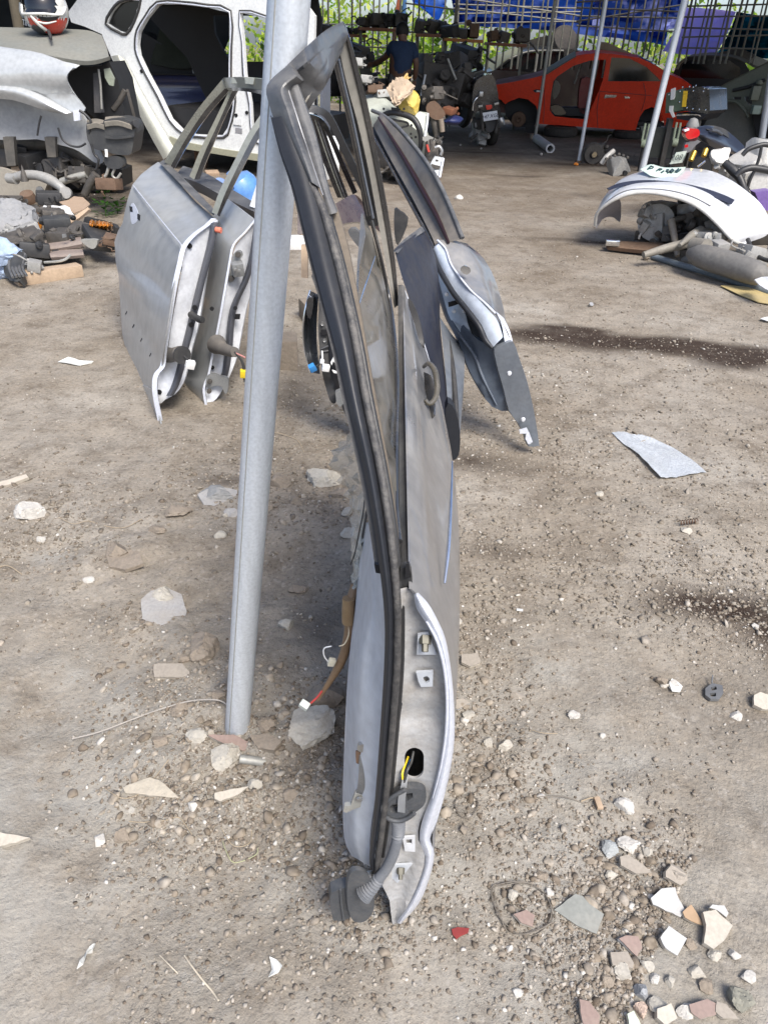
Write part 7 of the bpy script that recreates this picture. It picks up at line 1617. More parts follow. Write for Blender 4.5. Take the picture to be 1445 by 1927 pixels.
patch('end_wing',[(1352,424,5.335),(1378,452,5.31),(1400,461,5.35),(1416,446,5.40),(1432,440,5.43),(1450,440,5.46),(1452,420,5.52),(1424,402,5.48),(1392,404,5.40),(1364,412,5.36)],bw,bp_,thick=.012,back=(0,1,-.2),grid=14)
sl_t=[(1142,354,5.88),(1160,346,5.88),(1190,340,5.87),(1230,339,5.83),(1280,344,5.76),(1325,354,5.66),(1360,366,5.58),(1382,376,5.51)]
sl_b=[(1146,358,5.86),(1164,352,5.84),(1194,347,5.83),(1232,346,5.78),(1280,353,5.70),(1322,364,5.61),(1354,376,5.53),(1376,384,5.47)]
sheet('dark_slot',[[(a,b_,c_-.035)for a,b_,c_ in sl_t],[(a,b_,c_-.035)for a,b_,c_ in sl_b]],mat('slot_mesh',(.022,.026,.045),.4,dust=.15,dcol=(.15,.15,.17),dscale=30),bp_,4,2,.02,back=(0,1,-.3))
ptube('skin_groove',[(a,b_+2,c_-.012)for a,b_,c_ in md2[1:8]],.006,mat('groove_grey',(.12,.12,.12),.7),bp_,6,4)  # darker line along the bumper groove
ptube('bumper_lip',[(a,b_,c_-.005)for a,b_,c_ in bot],.012,mat('dirty_white_lip',(.55,.55,.52),.5,dust=.5),bp_,8,4)
pt_=[[(1204,320,6.22),(1224,311,6.30),(1250,317,6.30),(1290,316,6.26)],[(1216,328,6.08),(1236,323,6.12),(1260,326,6.12),(1284,325,6.10)],[(1224,333,5.98),(1240,336,5.96),(1256,336,5.96),(1273,335,5.96)]]
nplate=sheet('number_plate',[[(x,y-2,Y-.03)for x,y,Y in r_]for r_ in pt_],mat('plate_mint',(.62,.74,.64),.4,var=.1,dscale=3),bp_,4,4,.004,back=(0,1,-.4))
ink=mat('plate_ink2',(.02,.05,.06),.6)
def seg(nm,pts,w=.006):
 V,F=tube_geo([at(x,y-2.4,Y-.05)for x,y,Y in pts],w,6,1);return mk(nm,V,F,ink,bp_)
seg('plate_letter',[(1218,321,6.18),(1224,315,6.24),(1229,317,6.23),(1226,320,6.19),(1221,320,6.19)])
seg('plate_letter',[(1234,325,6.12),(1240,320,6.19),(1245,321,6.17)]);seg('plate_letter',[(1237,323,6.15),(1242,323,6.14)])
seg('plate_letter',[(1243,328,6.08),(1248,324,6.13)])
seg('plate_letter',[(1258,322,6.17),(1254,322,6.17),(1253,325,6.13),(1257,326,6.12),(1255,328,6.09)]);seg('plate_letter',[(1264,321,6.19),(1267,323,6.15),(1262,327,6.09),(1259,325,6.12),(1264,321,6.19)])
seg('plate_letter',[(1276,320,6.2),(1270,326,6.11)]);seg('plate_letter',[(1280,321,6.18),(1275,325,6.12),(1272,327,6.1)]);seg('plate_letter',[(1270,324,6.14),(1276,326,6.12)])
sheet('plate_band',[[(1236,313,6.28),(1256,316.5,6.28),(1276,316,6.26)],[(1240,317,6.22),(1256,319,6.22),(1272,318.5,6.21)]],mat('plate_blue',(.16,.38,.58),.4),bp_,3,2,.003,back=(0,1,-.4))
en=thing('engine_block','pale dusty engine with a round cover, half under the white bumper','engine',on_ground(1270,460))
machine('block',at(1262,415,6.1),(.24,.2,.20),112,cast_dark,parent=en,n=16)
lathe('round_cover',at(1234,418,5.86),[(.0001,-.05),(.02,-.06),(.03,-.04),(.07,-.045),(.085,-.015),(.105,-.03),(.125,-.02),(.13,.05),(.0001,.06)],cast,en,(-.3,-.9,.1),24)
V,F=stone_geo(at(1244,388,5.95),(.12,.1,.06),55,3,10,.4,.03);mk('intake_casting',V,F,cast,en,True,30)
V,F=stone_geo(at(1288,396,5.9),(.09,.06,.06),57,3,10,.4,.03);mk('white_cover',V,F,mat('pale_alloy',(.52,.52,.50),.5,.2,dust=.3),en,True,30)
box('black_housing',at(1292,430,6.0),.16,.12,.10,black_plastic,en,axes(.2,.1),.02)
ptube('stabiliser_link',[(1262,414,5.7),(1268,444,5.62),(1274,482,5.5)],[.028,.024,.018],mat('brown_grey_link',(.25,.22,.18),.6,.2,dust=.4),en,10,2)
ptube('stabiliser_bar',[(1262,416,5.7),(1290,408,5.72),(1322,406,5.75)],.022,cast_dark,en,8,2)
ca_=thing('fork_link','pale fork shaped suspension arm with a round bush, under the bumper right half','suspension arm',on_ground(1310,470))
ptube('arm',[(1210,480,5.3),(1250,468,5.35),(1290,458,5.4),(1320,440,5.5),(1338,436,5.55)],[.022,.03,.034,.03,.02],mat('dusty_arm',(.20,.19,.165),.6,.2,bump=.3,dust=.5),ca_,10,3)
lathe('bush',at(1316,464,5.2),[(.02,-.06),(.052,-.06),(.055,.06),(.02,.06)],mat('dusty_arm',(0,0,0)),ca_,(.4,-.9,.1),18);machine('joint',at(1335,450,5.4),(.14,.1,.08),116,cast,parent=ca_,n=10)
ptube('strut_tube',[(1278,462,5.25),(1300,444,5.4),(1318,434,5.5)],[.012,.03,.034],mat('dusty_arm',(0,0,0)),ca_,10,2)
box('end_block',at(1352,464,5.2),.05,.05,.035,cast,ca_,axes(.3,.1),.01)
ax=thing('axle_beam','brown grey flat beam lying on the ground under the bumper left side','beam',on_ground(1200,462))
sheet('beam',[[(1142,452,5.85),(1200,455,5.8),(1250,456,5.75)],[(1142,460,5.75),(1200,464,5.7),(1252,466,5.6)],[(1145,464,5.72),(1200,470,5.65),(1250,472,5.55)]],rust,ax,3,3,.03,back=(0,.5,-1));box('chrome_end',at(1152,457,5.72),.05,.02,.02,chrome,ax,axes(-.1),.005)
ex=thing('exhaust_muffler','long dusty grey muffler lying under the bumper at the right edge','muffler',on_ground(1380,510))
ptube('muffler_body',[(1296,476,5.2),(1320,482,5.1),(1380,500,4.9),(1425,516,4.75),(1436,520,4.7)],[.03,.075,.08,.07,.03],mat('dusty_muffler',(.16,.155,.145),.7,.2,rusty=.5,bump=.3,dust=.25),ex,14,3)
p0,p1=on_ground(1226,488,.02),on_ground(1480,568,.02)
o=tube('grey_pipe',[p0,p0.lerp(p1,.5)+Vector((0,0,.004)),p1],.021,mat('blue_grey_pvc',(.15,.18,.20),.5,dust=.25,dcol=(.3,.3,.3)),None,16,2);tag(o,'long blue grey plastic pipe on the ground below the bumper','pipe')
o=lathe('rubber_bush',on_ground(1291,494,.02),[(.012,-.03),(.03,-.03),(.032,.03),(.012,.03)],cast,None,(.5,-.7,.5),14);tag(o,'small grey round bush between muffler and long pipe','bush')
o=blob('pale_stone',on_ground(1213,490,.015),(.03,.025,.022),8,stone_brown,None,3,8);tag(o,'brown stone at the end of the long grey pipe','stone')
o=patch('yellow_card',[(1354,541),(1372,540),(1410,544),(1450,556),(1450,576),(1425,572),(1390,558)],mat('yellow_card',(.46,.36,.16),.6,dust=.3,dscale=5),None,lambda x,y,*_:on_ground(x,y,.012),.004,back=(0,0,-1),grid=12);tag(o,'yellow flat card lying beneath the long grey pipe','card')
o=patch('white_panel_piece',[(1419,526),(1432,521),(1452,520),(1452,548),(1440,544),(1428,536)],bw,None,idw([(1419,526,4.55),(1432,521,4.62),(1452,520,4.6),(1452,548,4.42),(1428,536,4.48)]),.01,back=(0,1,-.5),grid=8);tag(o,'white panel piece above the long grey pipe at the right edge','panel')
o=patch('white_scrap',[(1428,604),(1440,601),(1452,600),(1452,609),(1440,608)],white_plastic,None,lambda x,y,*_:on_ground(x,y,.015),.003,back=(0,0,-1));tag(o,'flat white scrap on the ground at the right edge','scrap')
SY=6.9
sk_=thing('scooter','dark blue scooter tail with red lamp and number plate, behind the white bumper','scooter',on_ground(1330,345))
navy_p=mat('navy_plastic',(.016,.022,.042),.35,0,dust=.15,dcol=(.10,.10,.11),coat=.4)
sheet('tail_cowl',[[(1312,240,SY),(1330,237,SY+.1),(1350,240,SY+.25),(1375,252,SY+.4),(1400,275,SY+.5)],[(1310,252,SY-.1),(1330,256,SY-.05),(1352,266,SY+.1),(1374,280,SY+.3),(1398,296,SY+.45)],[(1314,262,SY),(1332,272,SY+.05),(1350,282,SY+.2),(1364,286,SY+.35),(1380,290,SY+.5)]],navy_p,sk_,4,4,.03,back=(0,1,0))
sheet('seat',[[(1316,238,SY+.1),(1340,236,SY+.2),(1365,244,SY+.35),(1385,262,SY+.5)],[(1330,244,SY+.0),(1350,248,SY+.15),(1368,258,SY+.3),(1384,272,SY+.45)]],black_plastic,sk_,4,3,.04,back=(0,1,-.5));ptube('seat_grip',[(1337,245,SY-.02),(1348,247,SY+.05),(1356,253,SY+.15)],.014,mat('grey_grip',(.06,.065,.075),.5),sk_,8,3)
patch('tail_lamp',[(1291,246),(1298,242),(1313,243),(1316,250),(1314,256),(1306,260),(1294,262),(1289,254)],mat('red_lens',(.50,.012,.015),.12,coat=.8),sk_,depth_plane(SY-.12),.10,back=(0,1,0),k=2)
patch('lamp_white_strip',[(1287,244),(1296,242),(1296,245),(1288,248)],white_plastic,sk_,depth_plane(SY-.14),.02,back=(0,1,0));patch('lamp_base',[(1290,256),(1306,258),(1312,256),(1310,264),(1296,266)],mat('dark_red_lens',(.10,.01,.012),.3),sk_,depth_plane(SY-.10),.08,back=(0,1,0),k=2)
patch('plate_holder',[(1290,268),(1312,263),(1318,266),(1308,274),(1300,284),(1292,288),(1284,284)],mat('grey_holder',(.12,.12,.13),.5,dust=.3),sk_,depth_plane(SY-.1),.04,back=(0,1,0))
patch('reflector',[(1288,273),(1294,272),(1294,277),(1288,278)],mat('red_lens',(0,0,0)),sk_,depth_plane(SY-.14),.02,back=(0,1,0))
patch('number_plate',[(1272,287),(1292,284),(1283,306),(1259,309)],mat('plate_pale',(.48,.53,.46),.5,var=.06),sk_,depth_plane(SY-.18),.008,back=(0,1,0))
text_mesh('plate_lettering','2081',mat('plate_ink3',(.10,.12,.11),.6),sk_,at(1276.5,296.5,SY-.19),at(1292,300,SY-.18)-at(1272,301.5,SY-.18),at(1272,287,SY-.18)-at(1262,309,SY-.18),.062,.002,bold=.01)
for(x0,y0,x1,y1)in((1306,285,1299,302),(1328,281,1323,294)):ptube('gold_shock',[(x0,y0,SY-.05),(x1,y1,SY-.08)],.022,mat('gold_anodised',(.55,.36,.06),.3,.7),sk_,10)
ptube('chrome_bar',[(1312,314,SY-.1),(1320,308,SY-.1),(1326,303,SY-.1)],.012,chrome,sk_,8);patch('hugger',[(1306,300),(1320,296),(1334,302),(1336,320),(1310,324),(1300,316)],trim_dark,sk_,depth_plane(SY+.05),.1,back=(0,1,0),k=2)
lathe('rear_tyre',Vector((at(1322,325,SY+.3).x,SY+.4,.26)),[(.18,-.05),(.23,-.055),(.26,0),(.23,.055),(.18,.05)],tyre_m,sk_,(.8,-.6,0),24);lathe('lamp_dome',at(1303,234,SY+.1),[(.0001,.05),(.03,.04),(.05,.0),(.05,-.02)],mat('grey_dome',(.2,.2,.19),.6),sk_,seg=14)
pg=thing('gearbox','big pale aluminium gearbox wrapped with black hoses at the right edge','gearbox',on_ground(1420,378))
alum=mat('pale_aluminium',(.48,.47,.44),.5,.3,dust=.4,dcol=(.36,.33,.28),dscale=9,var=.2,bump=.3,bscale=40)
V,F=stone_geo(at(1408,306,6.5),(.26,.2,.14),71,4,16,.2,.012);mk('housing',V,F,alum,pg,True,28)
V,F=stone_geo(at(1440,296,6.4),(.16,.2,.17),72,4,16,.9,.012);mk('bell',V,F,alum,pg,True,28)
V,F=stone_geo(at(1352,296,6.45),(.09,.1,.10),73,3,12,.9,.02);mk('end_cover',V,F,alum,pg,True,28)
lathe('port',at(1428,340,6.15),[(.0001,-.01),(.05,-.02),(.085,-.02),(.09,.05)],alum,pg,(-.1,-1,.1),22);machine('brackets',at(1385,330,6.4),(.2,.12,.12),118,alum,parent=pg,n=14)
ptube('black_hose',[(1362,306,6.2),(1378,320,6.15),(1390,334,6.1),(1398,352,6.05),(1404,366,6.0)],[.026,.036,.03,.026,.026],rubber,pg,10,4)
ptube('black_hose',[(1384,332,6.1),(1394,322,6.1),(1412,316,6.1),(1432,318,6.1),(1450,322,6.1)],.024,rubber,pg,10,4);ptube('black_hose',[(1432,276,6.1),(1428,296,6.1),(1420,318,6.1),(1410,340,6.1),(1404,362,6.1)],.012,rubber,pg,8,4);ptube('black_hose',[(1396,292,6.2),(1406,282,6.2),(1420,276,6.2),(1436,272,6.2),(1450,274,6.2)],.018,rubber,pg,8,4)
box('base_beam',at(1432,372,6.1),.2,.08,.05,galv_dim,pg);machine('lower_parts',at(1440,440,5.8),(.16,.12,.10),119,cast_dark,parent=pg,n=10)
ptube('cable',[(1406,450,5.3),(1416,474,5.2),(1432,486,5.1),(1450,492,5.0)],.014,rubber,pg,8,4)
o=patch('purple_box',[(1420,362),(1450,358),(1450,400),(1432,392)],mat('violet_box',(.16,.10,.30),.4),None,depth_plane(5.9),.1,back=(0,1,0));tag(o,'violet box end beside the white bumper at the right edge','box')
bs=[[(1150,816),(1170,818),(1190,820),(1206,823)],[(1168,834),(1190,834),(1216,836),(1242,837)],[(1200,861),(1226,859),(1256,857),(1286,859)],[(1241,903),(1270,902),(1300,896),(1328,891)]]
rows=[[tuple(on_ground(x,y,.010+.004*math.sin(x*.13+y*.2)))for x,y in r_]for r_ in bs]
bubble=mat('bubble_film',(.60,.63,.65),.18,alpha=.8,dust=.2,dcol=(.4,.36,.3),dscale=10,coat=.6,bump=.6,bscale=160)
o=sheet('bubble_wrap',rows,bubble,None,5,5,.0015,back=(0,0,-1),world=True,noise=.004);tag(o,'crinkled clear plastic film sheet lying on the dirt','plastic sheet')
for k,(x,y,Y,sx,sz,lab)in enumerate([(1322,416,5.75,.15,.11,'dark joint cluster inside the bumper arch'),(1352,436,5.6,.12,.09,'dark casting beside the bumper right foot'),(1284,452,5.7,.16,.07,'black lump under the engine, behind the fork link'),(1216,444,5.95,.10,.05,'dark lump behind the flat beam'),(1416,478,5.2,.14,.08,'dark part right of the long muffler'),(1300,380,6.0,.12,.07,'dark casting behind the white cover under the bumper')]):
 machine('scrap_part',at(x,y,Y),(sx,.12,sz),160+k,[cast_dark,cast,black_plastic][k%3],lab,'scrap part',None,None,14)
machine('cover_details',at(1230,424,5.84),(.13,.05,.13),171,cast,parent=en,n=12)
machine('side_castings',at(1262,440,5.8),(.16,.08,.09),172,cast_dark,parent=en,n=14)
def rock(px,py,w,h,seed,m_,label,name='stone',sub=4,cuts=14,rough=.035,lift=.2):
 """stone w x h photograph pixels across"""
 p=on_ground(px,py)
 s=(p-CAM).dot(_f)/FOC
 sx,sz=w*s/2,h*s/2
 o=blob(name,(p.x,p.y+sz*.2,p.z+sz*lift),(sx,(sx+sz)*.5,sz*.95),seed,m_,None,sub,cuts,rough,28,0.0)
 return tag(o,label,'stone')
rock(585,1378,118,86,201,stone_pale,'largest broken rock, between the post foot and the main door')
rock(612,1318,76,62,202,stone_brown,'brown rock behind the largest one, beside the main door',rough=.03)
rock(423,1433,64,58,203,stone_pale,'grey white cube shaped rock in front of the post foot')
rock(57,972,58,56,204,stone_white,'big white rock in the left foreground dirt')
rock(78,1018,16,20,205,stone_white,'small white stone just below the big white rock',cuts=8)
rock(167,1093,22,14,206,stone_white,'pale oval pebble left of the grey buried slab',cuts=6)
rock(610,908,76,54,207,stone_pale,'flat cream rock behind the main door, largest of its row')
rock(657,1008,36,26,208,stone_pale,'pale stone against the inner side of the main door')
rock(404,937,78,34,209,mat('blue_grey_rock',(.26,.265,.26),.85,dust=.4,bump=.4,bscale=50),'low blue grey rock left of the post, right of two in a row')
rock(330,966,66,26,210,stone_brown,'low half buried rock left of the post, left of two in a row')
rock(345,1245,30,22,211,stone_brown,'small brown rock between tile offcut and post')
rock(378,1228,70,62,212,stone_brown,'half buried brown rock beside the post, right of the tile offcut')
rock(414,1010,24,18,213,stone_pale,'small tan stone left of the post at mid height')
rock(310,1128,50,46,214,stone_pale,'pale broken rim of the grey buried slab')
rock(222,1046,62,44,215,stone_brown,'rounded half buried brown stone in the left dirt')
rock(450,1362,60,44,216,stone_brown,'brown clod at the very foot of the post',rough=.05)
rock(500,1370,40,30,217,stone_brown,'brown clod right of the post foot',rough=.05)
rock(340,1340,44,30,218,stone_brown,'brown clod left of the post foot',rough=.05)
rock(188,1585,28,26,219,stone_white,'cream stone in the lower left dirt')
rock(228,1578,40,30,220,stone_brown,'brown stone right of the cream stone, lower left')
rock(250,1527,24,16,221,stone_pale,'pale round pebble under the triangular tile shard')
rock(363,1522,24,22,222,stone_white,'white chip right of the triangular tile shard')
rock(518,1588,11,11,223,stone_white,'tiny white pebble left of the boot plug',sub=3,cuts=5)
rock(1175,1522,42,28,224,stone_white,'blue white stone alone in the dirt, above the shard pile')
rock(1143,1604,40,34,225,mat('grey_blue_stone',(.34,.36,.36),.7,dust=.25,bump=.3),'grey blue stone, first of the shard pile')
rock(1182,1592,46,28,226,stone_white,'knobbly white stone at the top of the shard pile',rough=.05)
rock(1272,1652,44,40,227,tile_taupe,'taupe chip above the white glazed shard')
rock(1034,1683,20,18,228,stone_white,'round cream pebble beside the wire loop')
rock(965,1690,24,28,229,stone_pale,'cream stone inside the wire loop')
rock(1172,1838,38,38,230,stone_pale,'pale angular stone below the brown shard')
rock(1206,1874,30,44,231,mat('blue_grey_shard',(.30,.31,.32),.6,dust=.2),'blue grey upright chip near the bottom edge')
rock(1080,1350,26,20,232,stone_white,'white stone alone in the middle right dirt')
rock(1270,1292,26,24,233,stone_white,'white crumpled stone right of the dark flat chip')
rock(1246,1287,30,24,234,stone_brown,'brown flat chip beside the white crumpled stone')
rock(1385,1350,28,18,235,stone_white,'white stone below the grey plastic clip, right')
rock(1133,1387,13,13,236,stone_white,'small round cream pebble in the middle right dirt',sub=3,cuts=5)
rock(1420,1181,20,16,237,stone_white,'white chip on the dark stains at the right edge')
rock(1126,931,20,12,238,stone_pale,'pale flat pebble left of the plastic film')
rock(1293,1000,30,14,239,stone_pale,'pale pebble with a dark rusty spring on it')
rock(950,1408,30,28,240,stone_pale,'pale chip right of the main door at slot height')
rock(918,1400,24,22,241,stone_pale,'pale chip left of another, right of the main door')
rock(858,1172,34,24,242,stone_pale,'flat stone touching the main door moulding')
rock(853,1196,20,14,243,stone_white,'small white stone touching the main door at bolt height')
rock(975,1310,30,12,244,tile_taupe,'flat grey chip right of the main door')
rock(1410,1845,36,24,245,stone_white,'blue white stone near the right bottom corner')
rock(973,1872,24,14,246,stone_white,'pale chip lying in the bottom dirt, left of the shard pile')
rock(928,1788,16,16,247,stone_pale,'left pebble of two below the wire loop')
rock(959,1788,18,17,248,stone_white,'right pebble of two below the wire loop')
rock(1205,1905,30,40,249,mat('salmon_stone',(.50,.38,.30),.8,dust=.2),'salmon stone at the bottom edge')
rock(1395,1892,50,60,250,mat('green_grey_stone',(.22,.215,.175),.85,dust=.3,bump=.4),'dark green grey stone at the bottom right')
rock(1240,1900,44,40,251,stone_pale,'pale block between two chips at the bottom edge')
rock(1290,1905,40,26,252,stone_white,'pale grey stone at the bottom edge, left of the brown tile')
rock(1310,1832,40,22,253,stone_pale,'moss grey stone right of the white glazed shard')
def shard(outline,m_,label,th=.008,tilt=(0,0),lift=.006,edge=None,name='tile_shard'):
 """flat broken tile lying on the ground: pixel outline of its top face"""
 c_=on_ground(sum(p[0]for p in outline)/len(outline),sum(p[1]for p in outline)/len(outline),lift+th)
 nrm=Vector((tilt[0],tilt[1],1)).normalized()
 def surf(px,py,*_):
  d=ray(px,py)
  return CAM+d*((c_-CAM).dot(nrm)/d.dot(nrm))
 out=[]
 n=len(outline)
 for i in range(n):
  a,b_=outline[i],outline[(i+1)%n]
  out.append(a)
  L_=math.hypot(b_[0]-a[0],b_[1]-a[1])
  for j in range(1,max(1,int(L_/9))):
   t=j/max(1,int(L_/9));out.append((a[0]+(b_[0]-a[0])*t+random.uniform(-.9,.9),a[1]+(b_[1]-a[1])*t+random.uniform(-.9,.9)))
 root=thing(name,label,'tile shard',(c_.x,c_.y,gz(c_.x,c_.y)))
 patch('face',out,m_,root,surf,th*.25,back=-nrm,smooth=False)
 patch('body',out,edge or tile_cream,root,lambda x,y,*_:surf(x,y)-nrm*th*.25,th*.75,back=-nrm,smooth=False)
 return root
shard([(290,1250),(303,1248),(343,1248),(357,1264),(357,1274),(291,1274),(289,1262)],tile_taupe,'grey taupe tile offcut with cut corners, left of the post foot',.014,(0,-.25))
shard([(232,1482),(250,1474),(282,1463),(300,1468),(326,1490),(338,1502),(300,1498),(236,1492)],mat('ribbed_tile',(.40,.36,.29),.8,dust=.3,bump=.5,bscale=70),'triangular ribbed tile shard left of the cube rock',.010,(.05,-.3))
shard([(392,1383),(440,1382),(478,1402),(466,1414),(446,1410),(420,1398)],tile_brown,'brown slanting tile shard right at the post foot',.012,(.25,-.4))
shard([(404,1492),(440,1484),(468,1480),(446,1496),(414,1508),(404,1502)],tile_cream,'thin cream tile shard below the cube rock',.010,(.1,-.3))
shard([(0,1566),(22,1570),(56,1576),(30,1586),(0,1592)],tile_cream,'long pale tile shard at the left edge',.012,(0,-.3))
shard([(1042,1712),(1082,1682),(1096,1686),(1110,1702),(1136,1720),(1122,1757),(1086,1742)],tile_face,'largest tile shard, dark grey green with pale edge, beside the wire loop',.010,(-.1,-.25))
shard([(1166,1612),(1182,1608),(1205,1624),(1226,1642),(1196,1644),(1168,1628)],tile_taupe,'long taupe tile shard under the grey blue stone',.009,(0,-.3))
shard([(1252,1640),(1262,1628),(1290,1644),(1294,1656),(1280,1666),(1252,1650)],tile_taupe,'folded looking taupe tile shard, right of the pile top',.010,(.2,-.4))
shard([(1224,1690),(1244,1672),(1270,1670),(1276,1690),(1288,1712),(1280,1726),(1246,1710),(1228,1702)],tile_white,'large white glazed shard with a grey smudge, right side pile',.010,(-.1,-.3))
shard([(1242,1764),(1258,1742),(1292,1766),(1284,1780),(1274,1798),(1252,1784)],tile_white,'clean white tile shard in the middle of the right pile',.011,(.1,-.25))
shard([(1334,1708),(1340,1702),(1362,1704),(1370,1718),(1366,1726),(1348,1712)],tile_white,'thin white curved shard at the right of the pile',.008,(0,-.2))
shard([(1322,1716),(1346,1712),(1360,1726),(1378,1742),(1362,1770),(1342,1786),(1324,1774),(1328,1740)],tile_cream,'big beige square tile shard at the right of the pile',.012,(.05,-.2))
shard([(1284,1716),(1300,1702),(1312,1720),(1326,1742),(1306,1736),(1288,1726)],mat('caramel_tile',(.36,.24,.14),.6,dust=.2),'caramel and white shard beside the large white one',.009,(.1,-.3))
shard([(1164,1766),(1178,1760),(1200,1762),(1208,1784),(1198,1800),(1180,1782)],tile_brown,'red brown rounded shard with a white edge, centre pile',.009,(.15,-.3),edge=tile_white)
shard([(1148,1792),(1180,1790),(1192,1812),(1190,1822),(1152,1816)],tile_taupe,'dusty taupe square shard beneath the red brown one',.008,(0,-.15))
shard([(1090,1880),(1108,1884),(1128,1910),(1126,1930),(1098,1930),(1092,1905)],tile_brown,'brown pointed shard at the bottom edge with a stick beside it',.009,(0,-.2))
shard([(1236,1898),(1262,1888),(1274,1916),(1252,1930),(1236,1915)],tile_cream,'beige block shard at the bottom edge centre',.016,(0,-.3))
shard([(1296,1890),(1330,1880),(1350,1890),(1346,1910),(1318,1918),(1300,1905)],tile_brown,'dull brown tile with pale edge near the bottom right',.010,(0,-.25))
shard([(1348,1884),(1366,1890),(1390,1918),(1360,1916),(1346,1904)],tile_taupe,'grey triangular shard beside the green grey stone',.009,(0,-.25))
shard([(1180,1908),(1192,1902),(1202,1920),(1206,1932),(1184,1932)],mat('mint_tile',(.52,.60,.46),.5,dust=.15),'pale mint tile chip at the bottom edge',.010,(.1,-.3))
shard([(1418,1308),(1430,1302),(1450,1308),(1450,1336),(1434,1334),(1418,1326)],tile_cream,'beige tile piece at the right edge beside the grey clip',.012,(0,-.3))
shard([(966,1720),(990,1712),(1006,1722),(1002,1744),(980,1736)],tile_brown,'small brown tile piece inside the wire loop',.008,(.1,-.2))
shard([(868,1232),(898,1228),(904,1246),(884,1254),(868,1246)],tile_taupe,'dark taupe chip right of the main door below the bolt',.008,(0,-.2))
shard([(846,1318),(872,1314),(884,1322),(862,1334),(846,1332)],tile_taupe,'flat brown chip with white edge right of the main door',.008,(0,-.3),edge=tile_white)
shard([(-4,908),(24,900),(50,892),(54,898),(24,910),(-4,916)],mat('pale_stick',(.46,.41,.34),.8,dust=.3),'pale flat stick at the left edge above the white rock',.012,(0,-.3))
pb_=on_ground(462,1436,.012)
o=tube('pipe_stub',[at(452,1428,pb_.y),at(484,1432,pb_.y),at(520,1438,pb_.y+.01)],.0095,galv_dim,None,14);tag(o,'short grey pipe stub right of the cube rock','pipe')
o=patch('red_plastic',[(849,1752),(860,1748),(882,1750),(880,1758),(866,1764),(858,1770),(851,1762)],mat('red_plastic',(.33,.05,.045),.35,trans=.2,dust=.15),None,lambda x,y,*_:on_ground(x,y,.006),.003,back=(0,0,-1));tag(o,'small red plastic scrap below the main door tip','plastic scrap')
cl=thing('plastic_clip','grey plastic clip with two square holes on the right-hand dirt','clip',on_ground(1340,1308))
ccm=mat('clip_grey',(.12,.125,.13),.4,dust=.2)
patch('clip_plate',[(1324,1302),(1336,1292),(1356,1296),(1358,1310),(1350,1322),(1334,1322),(1324,1314)],ccm,cl,lambda x,y,*_:on_ground(x,y,.012),.008,back=(0,0,-1),holes=[[(1334,1300),(1344,1298),(1346,1304),(1336,1306)],[(1332,1311),(1344,1310),(1344,1317),(1334,1317)]])
tube('clip_pin',[on_ground(1336,1292,.012),on_ground(1336,1282,.02)],.002,ccm,cl,6)
sp_=thing('rusty_spring','small dark rusty spring on a pale pebble, right','spring',on_ground(1292,988))
pts=[]
for i in range(46):
 q=on_ground(1276+i*.74,990-i*.1,.012);a=i*.9;pts.append(q+Vector((0,math.cos(a)*.008,math.sin(a)*.008)))
tube('coil',pts,.0016,rust,sp_,6)
o=box('white_slip',on_ground(977,1150,.004),.0085,.003,.002,white_plastic,None,axes(-.1),.0005);tag(o,'tiny white slip on the dirt right of the main door moulding','scrap')
nut=lathe('steel_nut',on_ground(1111,577,.012),[(.006,-.006),(.014,-.006),(.014,.006),(.006,.006)],steel,None,(.2,-.6,.8),6);tag(nut,'shiny nut on the dirt above the long oily stains','nut')
def wire(name,pts,r,m_,label,cat,lift=.004,k=6):
 o=tube(name,[on_ground(x,y,lift+(.004*math.sin(i*1.7)))for i,(x,y)in enumerate(pts)],r,m_,None,6,k);return tag(o,label,cat)
root_m=mat('dry_root',(.36,.29,.20),.85,var=.2);wirem=mat('dull_wire',(.17,.15,.125),.6,.3,dust=.4)
wire('thin_cable',[(138,1395),(190,1384),(240,1362),(300,1338),(360,1325),(410,1324),(432,1332)],.0017,mat('grey_cable',(.36,.33,.29),.7),'long thin grey cable curving to the post foot','cable',.008)
wl=thing('wire_loop','tangled wire loop around stones, lower right of the main door','wire',on_ground(975,1700))
for k,ds in enumerate((0,4,-3)):
 c_=[(925,1680),(945,1668),(985,1664),(1015,1676),(1034,1706),(1038,1732),(1020,1752),(985,1762),(958,1752),(938,1728)]
 tube('loop_strand',[on_ground(x+ds*math.cos(i*1.3),y+ds*math.sin(i*1.7),.006+.004*math.sin(i*1.3+k))for i,(x,y)in enumerate(c_)],.0009,wirem,wl,6,5,loop=True)
wr2=thing('wire_loop','small wire loop half buried beside the main door foot','wire',on_ground(880,1525))
tube('loop_strand',[on_ground(x,y,.006)for x,y in[(856,1512),(866,1504),(886,1502),(898,1510),(896,1526),(884,1542),(868,1540),(858,1528)]],.0011,wirem,wr2,6,5,loop=True)
wire('dry_root',[(200,1490),(232,1510),(262,1500),(290,1470),(318,1438)],.0009,root_m,'thin dry root rising past the triangular tile shard','root',.010)
wire('dry_root',[(244,1548),(270,1552),(310,1546),(336,1538),(350,1556),(362,1574)],.0010,root_m,'curled dry root below the white chip','root')
wire('dry_root',[(420,1586),(424,1600),(436,1622),(452,1622),(482,1612),(486,1600)],.0010,mat('green_root',(.34,.34,.2),.8),'curled greenish root in the lower middle dirt','root')
wire('dry_root',[(416,1560),(440,1596),(470,1588),(474,1556)],.0008,root_m,'looping fine root above the greenish one','root')
wire('dry_straw',[(348,1800),(362,1822),(382,1846),(400,1866),(412,1886)],.0014,mat('pale_straw',(.50,.44,.34),.7),'long pale straw in the lower left dirt','straw')
wire('dry_straw',[(302,1800),(318,1818),(336,1834)],.0010,mat('pale_straw',(0,0,0)),'short pale straw left of the longer one','straw')
